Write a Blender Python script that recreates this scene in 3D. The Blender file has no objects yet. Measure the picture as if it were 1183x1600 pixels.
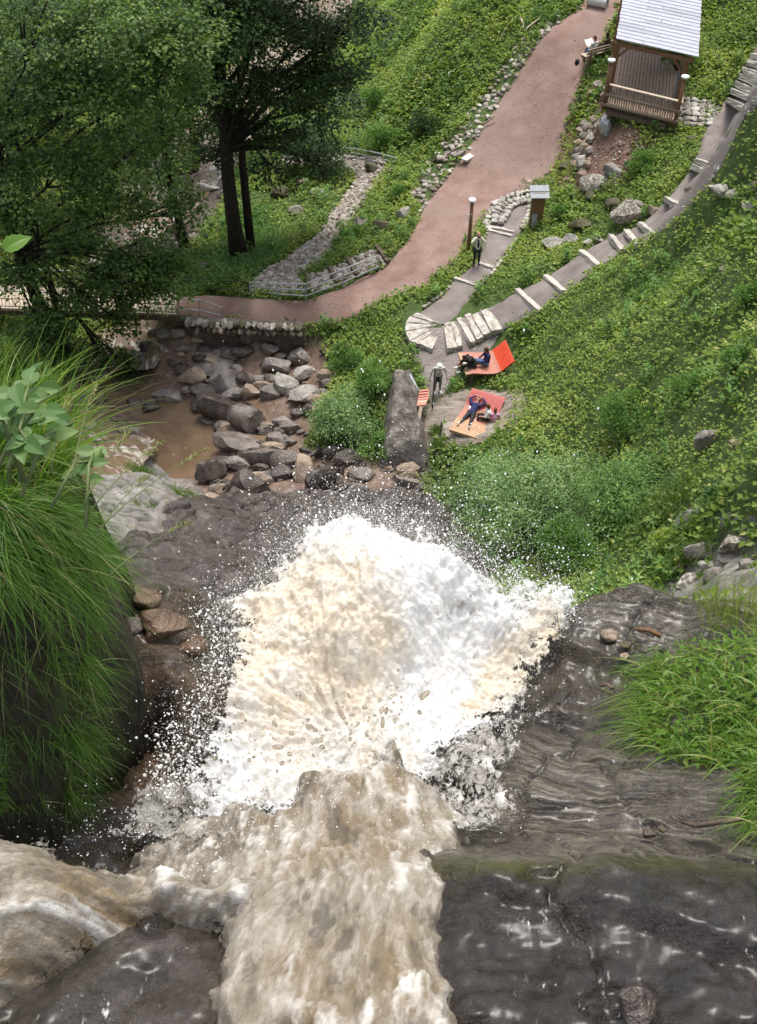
import bpy, bmesh, math, random
import numpy as np
from mathutils import Vector, Matrix

# ------------------------------------------------------------------ camera, sky, sun, exposure
SC = bpy.context.scene
COL = SC.collection
RNG = np.random.default_rng(7)
random.seed(7)
W0, H0, F = 1183.0, 1600.0, 1555.0
CAMZ = 30.0
PITCH = math.radians(47.0)
CP, SP = math.cos(PITCH), math.sin(PITCH)
cam_d = bpy.data.cameras.new('camera')
cam_d.sensor_width = 36.0
cam_d.lens = F / H0 * 36.0
cam_d.clip_start = 0.05
cam_d.clip_end = 900.0
cam = bpy.data.objects.new('camera', cam_d)
COL.objects.link(cam)
cam.location = (0, 0, CAMZ)
cam.rotation_euler = (math.radians(90) - PITCH, 0, 0)
SC.camera = cam

SUN_EL, SUN_AZ = math.radians(70), math.radians(14)      # azimuth from +Y towards +X
world = bpy.data.worlds.new('World')
SC.world = world
world.use_nodes = True
nt = world.node_tree
sky = nt.nodes.new('ShaderNodeTexSky')
sky.sky_type = 'NISHITA'
sky.sun_disc = False
sky.sun_elevation = SUN_EL
sky.sun_rotation = SUN_AZ
sky.air_density = 1.0
sky.dust_density = 3.0
sky.ozone_density = 1.0
hs = nt.nodes.new('ShaderNodeHueSaturation')      # thin high cloud: a whiter sky
hs.inputs['Saturation'].default_value = .5
nt.links.new(sky.outputs[0], hs.inputs['Color'])
nt.links.new(hs.outputs[0], nt.nodes['Background'].inputs[0])
nt.nodes['Background'].inputs[1].default_value = 0.15
sun_d = bpy.data.lights.new('sun', 'SUN')
sun_d.energy = 1.9
sun_d.angle = math.radians(20)
sun_d.color = (1.0, 0.96, 0.89)
sun = bpy.data.objects.new('sun', sun_d)
COL.objects.link(sun)
sun.rotation_euler = (-(math.pi / 2 - SUN_EL), 0, -SUN_AZ)
SC.view_settings.view_transform = 'Standard'
SC.view_settings.look = 'None'
SC.view_settings.gamma = 1.0
SC.view_settings.exposure = 0.95
SC.view_settings.use_curve_mapping = False
SC.cycles.max_bounces = 6
SC.cycles.transparent_max_bounces = 8
SC.cycles.use_denoising = True

# ------------------------------------------------------------------ pixel <-> place (only to read positions off the photograph)
def ray(px, py):
    dx = (np.asarray(px, float) - W0 / 2) / F
    dy = (H0 / 2 - np.asarray(py, float)) / F
    return dx, CP + dy * SP, -SP + dy * CP

def at_z(px, py, z):
    X, Y, Z = ray(px, py)
    t = (z - CAMZ) / Z
    return np.stack([X * t, Y * t, np.broadcast_to(z, np.shape(t)) * 1.0], -1)

def at_y(px, py, y):
    X, Y, Z = ray(px, py)
    t = y / Y
    return np.stack([X * t, Y * t, CAMZ + Z * t], -1)

def proj(x, y, z):
    d = np.maximum(y * CP - (z - CAMZ) * SP, 1e-3)
    return x / d * F + W0 / 2, H0 / 2 - (y * SP + (z - CAMZ) * CP) / d * F

def depth_of(p):
    return p[1] * CP - (p[2] - CAMZ) * SP

# ------------------------------------------------------------------ noise
_perm = np.random.default_rng(3).permutation(256)
_perm = np.concatenate([_perm, _perm, _perm])
_g = np.random.default_rng(4).normal(size=(256, 3))
_g /= np.linalg.norm(_g, axis=1)[:, None]

def pnoise(x, y, z):
    x, y, z = np.broadcast_arrays(np.asarray(x, float), np.asarray(y, float), np.asarray(z, float))
    xi, yi, zi = np.floor(x).astype(int), np.floor(y).astype(int), np.floor(z).astype(int)
    xf, yf, zf = x - xi, y - yi, z - zi
    xi &= 255; yi &= 255; zi &= 255
    fade = lambda t: t * t * t * (t * (t * 6 - 15) + 10)
    u, v, w = fade(xf), fade(yf), fade(zf)
    def gr(a, b, c):
        h = _perm[_perm[_perm[(xi + a) & 255] + ((yi + b) & 255)] + ((zi + c) & 255)]
        g = _g[h]
        return g[..., 0] * (xf - a) + g[..., 1] * (yf - b) + g[..., 2] * (zf - c)
    l = lambda a, b, t: a + t * (b - a)
    return 1.6 * l(l(l(gr(0,0,0), gr(1,0,0), u), l(gr(0,1,0), gr(1,1,0), u), v),
             l(l(gr(0,0,1), gr(1,0,1), u), l(gr(0,1,1), gr(1,1,1), u), v), w)

def fbm(x, y, z=0.0, octv=4, gain=0.5, ridged=False, billow=False):
    s, a, f, n = 0.0, 1.0, 1.0, 0.0
    for i in range(octv):
        v = pnoise(np.asarray(x) * f + 17.3 * i, np.asarray(y) * f + 5.1 * i, np.asarray(z) * f + 3.7 * i)
        if ridged: v = 1 - 2 * np.abs(v)
        if billow: v = 2 * np.abs(v) - .6
        s = s + a * v; n += a; a *= gain; f *= 2.03
    return s / n

def inpoly(px, py, poly):
    poly = np.asarray(poly, float)
    r = np.zeros(np.shape(px), bool)
    j = len(poly) - 1
    for i in range(len(poly)):
        xi, yi = poly[i]; xj, yj = poly[j]
        c = ((yi > py) != (yj > py)) & (px < (xj - xi) * (py - yi) / (yj - yi + 1e-12) + xi)
        r ^= c
        j = i
    return r

def sdist(x, y, poly):
    """signed distance, positive inside"""
    poly = np.asarray(poly, float)
    d = np.full(np.shape(x), 1e9)
    for i in range(len(poly)):
        a, b = poly[i - 1], poly[i]
        ab = b - a
        t = np.clip(((x - a[0]) * ab[0] + (y - a[1]) * ab[1]) / (ab @ ab + 1e-12), 0, 1)
        d = np.minimum(d, np.hypot(x - a[0] - t * ab[0], y - a[1] - t * ab[1]))
    return np.where(inpoly(x, y, poly), d, -d)

class RBF:
    def __init__(self, pts, c, ridge=1e-3):
        self.p = np.asarray(pts, float); self.c = c
        A = self.phi(self.p[:, 0], self.p[:, 1])
        self.m = self.p[:, 2].mean()
        self.w = np.linalg.solve(A + ridge * np.eye(len(A)), self.p[:, 2] - self.m)
    def phi(self, x, y):
        return -np.sqrt((np.asarray(x)[..., None] - self.p[:, 0]) ** 2 + (np.asarray(y)[..., None] - self.p[:, 1]) ** 2 + self.c ** 2)
    def __call__(self, x, y):
        x = np.asarray(x, float); y = np.asarray(y, float)
        out = np.empty(x.shape)
        xf, yf, of = x.ravel(), y.ravel(), out.reshape(-1)
        for i in range(0, len(xf), 40000):
            of[i:i + 40000] = self.phi(xf[i:i + 40000], yf[i:i + 40000]) @ self.w + self.m
        return out

# ------------------------------------------------------------------ objects
def tag(o, label=None, cat=None, group=None, kind=None):
    if label: o['label'] = label
    if cat: o['category'] = cat
    if group: o['group'] = group
    if kind: o['kind'] = kind
    return o

def empty(name, loc, label=None, cat=None, group=None, rz=0.0):
    o = bpy.data.objects.new(name, None)
    COL.objects.link(o)
    o.location = [float(v) for v in loc]
    o.rotation_euler = (0, 0, rz)
    return tag(o, label, cat, group)

def link_mesh(name, me, parent=None):
    o = bpy.data.objects.new(name, me)
    COL.objects.link(o)
    if parent is not None: o.parent = parent
    return o

def mesh_np(name, V, Fc, mat, parent=None, smooth=True, attrs=None, off=None, tris=None):
    """V (n,3), Fc (m,k) one face size, tris optional extra (m2,3)"""
    V = np.asarray(V, np.float32)
    if off is not None: V = V - np.asarray(off, np.float32)
    me = bpy.data.meshes.new(name)
    me.vertices.add(len(V))
    me.vertices.foreach_set('co', V.ravel())
    Fc = np.asarray(Fc, np.int32)
    idx = Fc.ravel(); starts = np.arange(len(Fc)) * Fc.shape[1]
    if tris is not None and len(tris):
        tris = np.asarray(tris, np.int32)
        starts = np.concatenate([starts, len(idx) + np.arange(len(tris)) * 3])
        idx = np.concatenate([idx, tris.ravel()])
    me.loops.add(len(idx))
    me.loops.foreach_set('vertex_index', idx)
    me.polygons.add(len(starts))
    me.polygons.foreach_set('loop_start', starts.astype(np.int32))
    me.polygons.foreach_set('use_smooth', np.full(len(starts), smooth))
    me.update(calc_edges=True)
    for k, v in (attrs or {}).items():
        a = me.attributes.new(k, 'FLOAT', 'POINT')
        a.data.foreach_set('value', np.asarray(v, np.float32))
    if mat: me.materials.append(mat)
    return link_mesh(name, me, parent)

class MB:
    """collects boxes, bars, tubes and prisms; builds them as one mesh"""
    def __init__(s): s.v, s.f = [], []
    def add(s, V, Fs):
        n = len(s.v); s.v += [tuple(map(float, p)) for p in V]; s.f += [tuple(i + n for i in f) for f in Fs]; return s
    def box(s, c, size, R=None):
        x, y, z = [k / 2 for k in size]
        P = [Vector((a * x, b * y, d * z)) for a in (-1, 1) for b in (-1, 1) for d in (-1, 1)]
        if R is not None: P = [R @ p for p in P]
        c = Vector(c)
        return s.add([p + c for p in P], [(0,1,3,2),(4,6,7,5),(0,4,5,1),(2,3,7,6),(0,2,6,4),(1,5,7,3)])
    def bar(s, a, b, w, h, up=(0, 0, 1)):
        a, b = Vector(a), Vector(b)
        d = (b - a); L = d.length; d.normalize()
        u = Vector(up); sd = d.cross(u)
        if sd.length < 1e-3: sd = d.cross(Vector((1, 0, 0)))
        sd.normalize(); u = sd.cross(d)
        R = Matrix((d, sd, u)).transposed()
        return s.box((a + b) / 2, (L, w, h), R)
    def tube(s, P, r, n=8, cap=True):
        P = [Vector(p) for p in P]
        if not hasattr(r, '__len__'): r = [r] * len(P)
        rings = []
        sd = None
        for i, p in enumerate(P):
            d = (P[min(i + 1, len(P) - 1)] - P[max(i - 1, 0)]).normalized()
            if sd is None:
                sd = d.cross(Vector((0.31, 0.9, 0.2)))
            sd = (sd - d * sd.dot(d)).normalized()
            u = d.cross(sd)
            rings.append([p + (sd * math.cos(2 * math.pi * k / n) + u * math.sin(2 * math.pi * k / n)) * r[i] for k in range(n)])
        V = [q for rg in rings for q in rg]
        Fs = [(i * n + k, i * n + (k + 1) % n, (i + 1) * n + (k + 1) % n, (i + 1) * n + k) for i in range(len(P) - 1) for k in range(n)]
        if cap: Fs += [tuple(range(n))[::-1], tuple((len(P) - 1) * n + k for k in range(n))]
        return s.add(V, Fs)
    def prism(s, poly, z0, z1):
        n = len(poly)
        V = [(p[0], p[1], z0) for p in poly] + [(p[0], p[1], z1) for p in poly]
        return s.add(V, [tuple(range(n))[::-1], tuple(range(n, 2 * n))] + [(i, (i + 1) % n, n + (i + 1) % n, n + i) for i in range(n)])
    def build(s, name, mat, parent=None, smooth=False, off=None, bevel=0, label=None):
        if off is None and parent is not None and parent.get('world_built'): off = parent.location
        me = bpy.data.meshes.new(name)
        o_ = Vector(off) if off is not None else Vector((0, 0, 0))
        me.from_pydata([tuple(Vector(p) - o_) for p in s.v], [], s.f)
        bm = bmesh.new(); bm.from_mesh(me)
        bmesh.ops.recalc_face_normals(bm, faces=bm.faces)
        if bevel: bmesh.ops.bevel(bm, geom=bm.edges[:], offset=bevel, segments=1, affect='EDGES')
        bm.to_mesh(me); bm.free()
        for p in me.polygons: p.use_smooth = smooth
        if mat: me.materials.append(mat)
        o = link_mesh(name, me, parent)
        if label: o['label'] = label
        return o

def wthing(name, loc, label, cat, group=None):
    """Empty at a thing's base whose parts are given in world coordinates"""
    o = empty(name, loc, label, cat, group); o['world_built'] = 1
    return o

def copy_tree(o, parent=None):
    c = o.copy(); COL.objects.link(c)
    if parent is not None: c.parent = parent
    for ch in list(o.children): copy_tree(ch, c)
    return c

# ------------------------------------------------------------------ materials
def nodes_of(name):
    m = bpy.data.materials.new(name); m.use_nodes = True
    t = m.node_tree
    return m, t, t.nodes['Principled BSDF'], t.nodes['Material Output']

def N(t, kind, **kw):
    n = t.nodes.new('ShaderNode' + kind)
    for k, v in kw.items():
        if k.startswith('i_'): n.inputs[k[2:].replace('_', ' ')].default_value = v
        else: setattr(n, k, v)
    return n

def ramp(t, src, stops, interp='LINEAR'):
    r = N(t, 'ValToRGB'); e = r.color_ramp.elements
    r.color_ramp.interpolation = interp
    while len(e) < len(stops): e.new(0.5)
    for k, (p, c) in zip(e, stops):
        k.position = p; k.color = (*c, 1) if len(c) == 3 else c
    t.links.new(src, r.inputs[0])
    return r

def coords(t, stretch=(1, 1, 1), rot=(0, 0, 0)):
    tc = N(t, 'TexCoord'); mp = N(t, 'Mapping')
    mp.inputs['Scale'].default_value = stretch; mp.inputs['Rotation'].default_value = rot
    t.links.new(tc.outputs['Object'], mp.inputs['Vector'])
    return mp.outputs[0]

def mix(t, fac, a, b, mode='MIX'):
    m = N(t, 'MixRGB', blend_type=mode)
    for i, v in enumerate((fac, a, b)):
        if hasattr(v, 'links'): t.links.new(v, m.inputs[i])
        else: m.inputs[i].default_value = v if not isinstance(v, tuple) else (*v, 1)
    return m.outputs[0]

def noise(t, vec, scale, detail=5, rough=.55, dist=0.0):
    n = N(t, 'TexNoise'); n.inputs['Scale'].default_value = scale; n.inputs['Detail'].default_value = detail
    n.inputs['Roughness'].default_value = rough; n.inputs['Distortion'].default_value = dist
    t.links.new(vec, n.inputs['Vector'])
    return n.outputs[0]

def bump(t, bs, h, strength, dist=0.05, prev=None):
    b = N(t, 'Bump'); b.inputs['Strength'].default_value = strength; b.inputs['Distance'].default_value = dist
    t.links.new(h, b.inputs['Height'])
    if prev is not None: t.links.new(prev.outputs[0], b.inputs['Normal'])
    t.links.new(b.outputs[0], bs.inputs['Normal'])
    return b

def pm(name, stops, scale=4, detail=6, rough=.8, bmp=.3, bscale=20, bdist=.03, stretch=(1, 1, 1), spec=.4, spots=None, rough_var=None, dist=0.0):
    m, t, bs, out = nodes_of(name)
    v = coords(t, stretch)
    c = ramp(t, noise(t, v, scale, detail, .6, dist), stops).outputs[0]
    if spots:
        for (sc, lo, hi, colr) in spots:
            f = ramp(t, noise(t, v, sc, 3, .6), [(lo, (0, 0, 0)), (hi, (1, 1, 1))]).outputs[0]
            c = mix(t, f, c, colr)
    t.links.new(c, bs.inputs['Base Color'])
    bs.inputs['Roughness'].default_value = rough
    if rough_var:
        r = ramp(t, noise(t, v, rough_var[0], 4), [(.35, (rough_var[1],) * 3), (.65, (rough_var[2],) * 3)]).outputs[0]
        t.links.new(r, bs.inputs['Roughness'])
    bs.inputs['Specular IOR Level'].default_value = spec
    if bmp: bump(t, bs, noise(t, v, bscale, 6, .65), bmp, bdist)
    return m

def leaf_mat(name, stops, rough=.5, trans=.35, spec=.3):
    m, t, bs, out = nodes_of(name)
    a = N(t, 'Attribute', attribute_name='tint')
    c = ramp(t, a.outputs['Fac'], stops).outputs[0]
    t.links.new(c, bs.inputs['Base Color'])
    bs.inputs['Roughness'].default_value = rough
    bs.inputs['Specular IOR Level'].default_value = spec
    tr = N(t, 'BsdfTranslucent')
    t.links.new(mix(t, 1.0, c, (1.5, 1.5, .7), 'MULTIPLY'), tr.inputs[0])
    ms = N(t, 'MixShader'); ms.inputs[0].default_value = trans
    t.links.new(bs.outputs[0], ms.inputs[1]); t.links.new(tr.outputs[0], ms.inputs[2])
    t.links.new(ms.outputs[0], out.inputs[0])
    return m
# ------------------------------------------------------------------ valley terrain
CT = [  # (photo x, photo y, height)
 (0,-60,0),(150,-60,-1),(300,-60,-2),(480,-60,-3),(620,-60,3),(760,-60,8),(930,-60,9.5),(1100,-60,11),(1300,-60,18),
 (0,100,-.3),(200,120,-1.5),(400,120,-2),(510,40,-2.6),(560,40,-1.5),(620,100,2.5),(700,40,6.5),(760,100,6),(860,60,8),(960,10,9),
 (-150,250,1.5),(60,250,-.5),(200,250,-1.6),(330,230,-1.8),(430,200,-1.2),(520,200,0),(600,180,1.8),(660,200,3),(720,250,3.6),(760,200,4.6),(800,130,6),
 (560,250,1),(480,255,.8),(610,260,1.5),(550,310,1.1),(640,320,2.2),(700,330,2.9),(520,370,1.2),(440,430,1.4),(400,450,1.5),
 (375,400,.3),(330,330,-1.0),(250,380,-1.2),(120,400,-1.0),(-50,420,1.2),(-150,470,1.7),
 (300,480,1.7),(400,485,1.7),(500,485,1.7),(600,440,2.0),(650,400,2.4),(780,240,4.1),(850,170,5.8),(920,100,7.4),(880,250,4.6),(900,190,5.8),
 (170,470,-1.2),(215,555,-1.2),(130,590,-.7),(270,650,-1.3),(330,690,-1.1),(200,660,-.9),(40,590,1),(-100,620,3),
 (350,540,-.4),(450,535,0),(420,600,-.5),(500,600,.4),(380,690,-.7),(470,690,-.2),(420,750,-.2),(300,750,-.6),(520,740,.2),
 (560,560,1.2),(600,520,1.9),(545,640,.8),(580,700,.6),(620,600,1.5),(640,680,1.2),(620,740,.7),(660,745,.9),
 (650,530,2.3),(700,515,2.6),(680,560,2.2),(720,570,2.3),(800,560,2.5),(740,610,2.2),(680,620,2.0),(720,660,1.9),(690,690,1.7),(780,650,2.2),
 (700,460,2.7),(745,420,3.1),(790,350,3.4),(780,480,3.2),(830,470,3.8),(870,440,4.4),(920,405,5.1),(985,372,5.9),(1055,320,7.0),(1100,262,7.8),(1125,200,8.1),(1160,150,8.6),(1190,110,9.6),
 (860,380,4.1),(830,420,3.9),(870,330,4.3),(920,310,5.3),(960,290,6.0),(900,250,5.2),(935,250,6.2),(960,230,6.9),(950,190,7.3),(1010,220,7.4),(1040,170,7.9),(1000,130,8.0),(985,60,8.2),(1070,190,8.0),(1100,180,8.1),(1150,80,9.4),(1120,30,9.3),
 (1183,250,10.2),(1183,400,12.2),(1080,400,8.6),(1000,480,7.0),(900,500,4.9),(900,600,5.2),(1000,600,7.6),(1183,550,12.6),(1100,550,9.6),
 (1183,700,12.6),(1080,700,9.6),(960,700,6),(850,700,3.8),(760,720,2.6),(700,760,1.6),(800,850,3.2),(900,830,5.2),(1000,800,8),(1100,830,11),(1183,850,12.5),(1300,600,16),(1350,850,17),(1350,300,15),
 (560,790,1.2),(650,800,1.8),(500,830,3),(400,850,4.6),(300,850,5.6),(200,850,6.5),(480,790,.9),(400,790,1),(330,790,1.6),(270,790,3.8),(220,780,4.6),(180,720,1.6),(150,780,5),(80,750,5.5),(20,800,9),(-100,760,10),(-150,900,14),(650,900,6.5),
]
P_ = np.array([at_z(a, b, c) for a, b, c in CT])
extra = [(x, y, z) for x, y, z in [(-6,12,14),(0,10,14.5),(5,11,14.5),(-6,5,20),(0,4.5,20.5),(5,4.5,20.5),(-4,1,20),(4,1,20),(10,8,18.5),(-14,20,13),(-30,40,8),(-30,70,8),
         (0,110,2),(-40,110,8),(40,110,24),(35,70,22),(30,40,24),(25,15,24)]]
TERR = RBF(np.vstack([P_, extra]), 1.2, 3e-2)

def hit(px, py):
    """where the sight line through a place of the photograph meets the smooth valley ground"""
    px, py = np.broadcast_arrays(np.asarray(px, float), np.asarray(py, float))
    shp = px.shape; px = px.ravel(); py = py.ravel()
    X, Y, Z = ray(px, py)
    t = np.linspace(8, 130, 260)[None, :]
    hx, hy, hz = X[:, None] * t, Y[:, None] * t, CAMZ + Z[:, None] * t
    below = hz < TERR(hx, hy)
    i = np.argmax(below, axis=1); i = np.maximum(i, 1)
    tt = t[0]
    a, b = tt[i - 1], tt[i]
    for _ in range(16):
        m = (a + b) / 2
        bl = CAMZ + Z * m < TERR(X * m, Y * m)
        b = np.where(bl, m, b); a = np.where(bl, a, m)
    return np.stack([X * b, Y * b, CAMZ + Z * b], -1).reshape(*shp, 3)

def ppm(px, py):
    """photo pixels to a metre at that place"""
    return F / depth_of(hit(px, py))

# outlines read off the photograph
RED_R = [(255,497),(330,499),(480,510),(530,506),(600,470),(660,450),(716,405),(752,345),(775,316),(812,298),(850,283),(872,250),(888,190),(903,150),(913,120),(935,75),(962,30),(990,-40)]
RED_L = [(255,463),(340,462),(475,470),(520,455),(600,418),(640,372),(662,322),(712,258),(755,195),(798,132),(828,80),(862,40),(905,12),(935,-40)]
LEFTB_L = [(637,502),(688,466),(712,436),(748,406),(756,374),(762,352),(775,326),(800,309)]
LEFTB_R = [(700,508),(748,450),(775,418),(803,383),(815,362),(827,345),(832,325),(826,309)]
RIGHT_L = [(688,510),(770,478),(808,455),(852,434),(908,395),(953,370),(1000,352),(1041,313),(1082,262),(1100,205),(1120,165),(1145,148),(1165,105),(1185,60)]
RIGHT_R = [(700,530),(785,514),(843,488),(881,458),(935,418),(972,394),(1022,369),(1072,330),(1119,278),(1142,230),(1158,190),(1183,165),(1205,130),(1225,80)]
LAND_L = [(640,515),(640,545),(655,575),(664,605),(672,640),(668,690),(655,740)]
LAND_R = [(790,508),(765,545),(718,570),(706,600),(690,630),(684,660),(676,700),(664,750)]
COB_L = [(390,458),(396,432),(440,410),(500,366),(520,332),(550,292),(556,272),(520,263),(470,262),(440,262)]
COB_R = [(480,458),(466,432),(500,408),(530,372),(550,342),(582,296),(606,268),(600,248),(520,243),(440,244)]
RAMP_L = [(478,432),(512,424),(545,407),(590,387)]
RAMP_R = [(482,458),(526,446),(556,434),(607,413)]
poly = lambda l, r: list(l) + list(r)[::-1]
RED, LEFTB, RIGHTB, LAND, COB, RAMP = [poly(*q) for q in ((RED_L, RED_R), (LEFTB_L, LEFTB_R), (RIGHT_L, RIGHT_R), (LAND_L, LAND_R), (COB_L, COB_R), (RAMP_L, RAMP_R))]
BED = [(280,505),(360,512),(470,512),(508,540),(520,600),(492,650),(480,700),(545,700),(600,730),(655,735),(668,790),(640,800),(300,805),(230,740),(130,740),(90,640),(110,560),(200,500),(255,497)]
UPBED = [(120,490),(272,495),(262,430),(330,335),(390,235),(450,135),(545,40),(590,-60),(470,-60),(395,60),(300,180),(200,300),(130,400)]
WETROCK = [(140,830),(250,790),(300,765),(655,770),(720,810),(765,880),(760,1000),(100,1000)]
GREYR = [(1095,870),(1130,850),(1250,850),(1300,960),(1010,960),(1060,900)]
GREYL = [(100,700),(240,690),(310,760),(300,830),(120,860)]
SOIL = [(905,130),(950,150),(950,190),(1040,200),(1000,240),(960,300),(900,300),(862,290),(870,230)]
PLAT = [(680,645),(740,625),(800,640),(790,690),(700,700),(680,690)]
SHEL = [(945,90),(960,-60),(1100,-60),(1095,90),(1120,155),(1108,202),(1050,205),(945,185)]
SHORE = [(128,590),(180,560),(205,530),(250,545),(268,600),(300,625),(330,665),(350,700),(330,760),(250,745),(215,700),(230,650),(150,640)]

ax = np.unique(np.concatenate([np.arange(-42, 42.01, .28), np.linspace(-420, -42, 30), np.linspace(42, 420, 30)]))
ay = np.unique(np.concatenate([np.arange(3, 92, .28), np.linspace(92, 500, 40), np.linspace(-60, 3, 12)]))
gx, gy = np.meshgrid(ax, ay)
gz = TERR(np.clip(gx, -60, 60), np.clip(gy, 0, 130))
far = np.maximum(0, np.maximum(np.abs(gx) - 60, gy - 130))
gz = gz + far * .25
vpx, vpy = proj(gx, gy, gz)
front = gy > 2.5
path_m = np.zeros(gx.shape, bool)
for q in (RED, LEFTB, RIGHTB, LAND, COB, RAMP):
    path_m |= inpoly(vpx, vpy, q)
path_m &= front
bed_m = (inpoly(vpx, vpy, BED) | inpoly(vpx, vpy, UPBED)) & front
wet_m = inpoly(vpx, vpy, WETROCK) & front
grey_m = (inpoly(vpx, vpy, GREYR) | inpoly(vpx, vpy, GREYL)) & front | ((gy < 12) & (gy > -30))
soil_m = inpoly(vpx, vpy, SOIL) & front
nz = fbm(gx * .45, gy * .45, 2.0, 4) * .35 + fbm(gx * 1.7, gy * 1.7, 9.0, 3) * .10
amp = np.where(path_m, 0.0, np.where(bed_m, .5, np.where(wet_m | grey_m, .25, .9)))
# steps of bedding in the bare rock
led = fbm(gx * .35 + gz * .5, gy * .3, gz * .6, 4, ridged=True) * .45 + fbm(gx * 1.3, gy * .9, gz * 1.5, 4, ridged=True) * .22
gz = gz + nz * amp + np.where((wet_m | grey_m) & (gy < 8), led, 0) - np.where(path_m, .09, 0)
_lo = ((wet_m | grey_m) & (gy > 8)).astype(float)
for _ in range(6):
    _q = _lo.copy(); _q[1:-1, 1:-1] = (_lo[1:-1, 1:-1] + _lo[:-2, 1:-1] + _lo[2:, 1:-1] + _lo[1:-1, :-2] + _lo[1:-1, 2:]) / 5; _lo = _q
gz = gz - .45 * _lo
river_d = np.maximum(sdist(vpx, vpy, SHORE), 0)
gz = gz - np.where(front, np.minimum(river_d / 25, 1) * .35, 0)
def blur(a):
    a = a.astype(float)
    for _ in range(2):
        b = a.copy()
        b[1:-1, 1:-1] = (a[1:-1, 1:-1] * 2 + a[:-2, 1:-1] + a[2:, 1:-1] + a[1:-1, :-2] + a[1:-1, 2:]) / 6
        a = b
    return a
nyy, nxx = gx.shape
def grid_faces(ny, nx):
    i = np.arange(ny * nx).reshape(ny, nx)
    return np.stack([i[:-1, :-1], i[:-1, 1:], i[1:, 1:], i[1:, :-1]], -1).reshape(-1, 4)

def ground_mat():
    m, t, bs, out = nodes_of('ground_mix')
    v = coords(t)
    turf = ramp(t, noise(t, v, 3.0, 8, .7), [(.3, (.035, .045, .014)), (.5, (.055, .09, .02)), (.7, (.09, .125, .03))]).outputs[0]
    mud = ramp(t, noise(t, v, 2.2, 8, .65), [(.3, (.10, .06, .042)), (.5, (.17, .11, .08)), (.72, (.27, .2, .155))]).outputs[0]
    vs = coords(t, (1, 1, 2.2), (.3, .1, 0))
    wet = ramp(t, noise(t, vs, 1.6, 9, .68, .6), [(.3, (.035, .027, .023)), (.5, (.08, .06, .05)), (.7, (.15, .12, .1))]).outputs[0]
    grey = ramp(t, noise(t, vs, 1.4, 9, .7, .5), [(.3, (.09, .08, .075)), (.5, (.25, .23, .215)), (.7, (.4, .38, .35))]).outputs[0]
    soil = ramp(t, noise(t, v, 3.5, 8, .7), [(.3, (.09, .05, .035)), (.5, (.18, .1, .07)), (.68, (.27, .18, .14))]).outputs[0]
    c = turf
    fw = None
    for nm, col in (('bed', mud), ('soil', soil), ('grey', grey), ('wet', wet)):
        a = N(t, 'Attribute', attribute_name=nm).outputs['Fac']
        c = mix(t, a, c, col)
        if nm in ('bed', 'wet'):
            fw = a if fw is None else mix(t, 1.0, fw, a, 'LIGHTEN')
    t.links.new(c, bs.inputs['Base Color'])
    wr = ramp(t, noise(t, v, 1.1, 5), [(.35, (.22,) * 3), (.65, (.6,) * 3)]).outputs[0]
    t.links.new(mix(t, fw, (.95, .95, .95), wr), bs.inputs['Roughness'])
    bs.inputs['Specular IOR Level'].default_value = .4
    b = bump(t, bs, noise(t, vs, 5, 9, .7), .7, .15)
    bump(t, bs, noise(t, v, 30, 5, .7), .5, .02, b)
    return m
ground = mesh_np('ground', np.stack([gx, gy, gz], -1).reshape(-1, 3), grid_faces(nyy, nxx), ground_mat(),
    attrs={'bed': blur(bed_m).ravel(), 'wet': np.maximum(blur(wet_m), .75 * blur(inpoly(vpx, vpy, UPBED) & front)).ravel(), 'grey': blur(grey_m).ravel(), 'soil': blur(soil_m).ravel()})  # wet tone under the trees also paints their shade into the stream bed
tag(ground, 'steep valley ground of soil, bare rock and stream bed below the waterfall', kind='structure')

def ground_z(x, y):
    """height of the built ground sheet"""
    x = np.asarray(x, float); y = np.asarray(y, float)
    i = np.clip(np.searchsorted(ax, x) - 1, 0, len(ax) - 2); j = np.clip(np.searchsorted(ay, y) - 1, 0, len(ay) - 2)
    u = (x - ax[i]) / (ax[i + 1] - ax[i]); w = (y - ay[j]) / (ay[j + 1] - ay[j])
    return (gz[j, i] * (1 - u) + gz[j, i + 1] * u) * (1 - w) + (gz[j + 1, i] * (1 - u) + gz[j + 1, i + 1] * u) * w

# ------------------------------------------------------------------ paths
def resample(p, n):
    p = np.asarray(p, float)
    d = np.concatenate([[0], np.cumsum(np.hypot(*np.diff(p, axis=0).T))])
    q = np.linspace(0, d[-1], n)
    return np.stack([np.interp(q, d, p[:, 0]), np.interp(q, d, p[:, 1])], -1)

def ribbon(name, L, R, na, nb, dz, mat, wob=3.0, rough_z=0.0, label=None):
    a, b = resample(L, na), resample(R, na)
    k = np.arange(na)
    a = a + np.stack([fbm(k * .35, 3.1, 0, 3), fbm(k * .35, 8.2, 0, 3)], -1) * wob
    b = b + np.stack([fbm(k * .35, 23.1, 0, 3), fbm(k * .35, 38.2, 0, 3)], -1) * wob
    s = np.linspace(0, 1, nb)[None, :, None]
    g = a[:, None] * (1 - s) + b[:, None] * s
    V = hit(g[..., 0], g[..., 1])
    e = np.minimum(np.linspace(0, 1, nb), np.linspace(1, 0, nb))
    V[..., 2] += dz - np.where(e < 1e-6, .10, 0)[None, :]
    if rough_z: V[..., 2] += fbm(V[..., 0] * 1.2, V[..., 1] * 1.2, 0, 4) * rough_z
    o = mesh_np(name, V.reshape(-1, 3), grid_faces(na, nb), mat)
    return tag(o, label, kind='structure')

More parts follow.
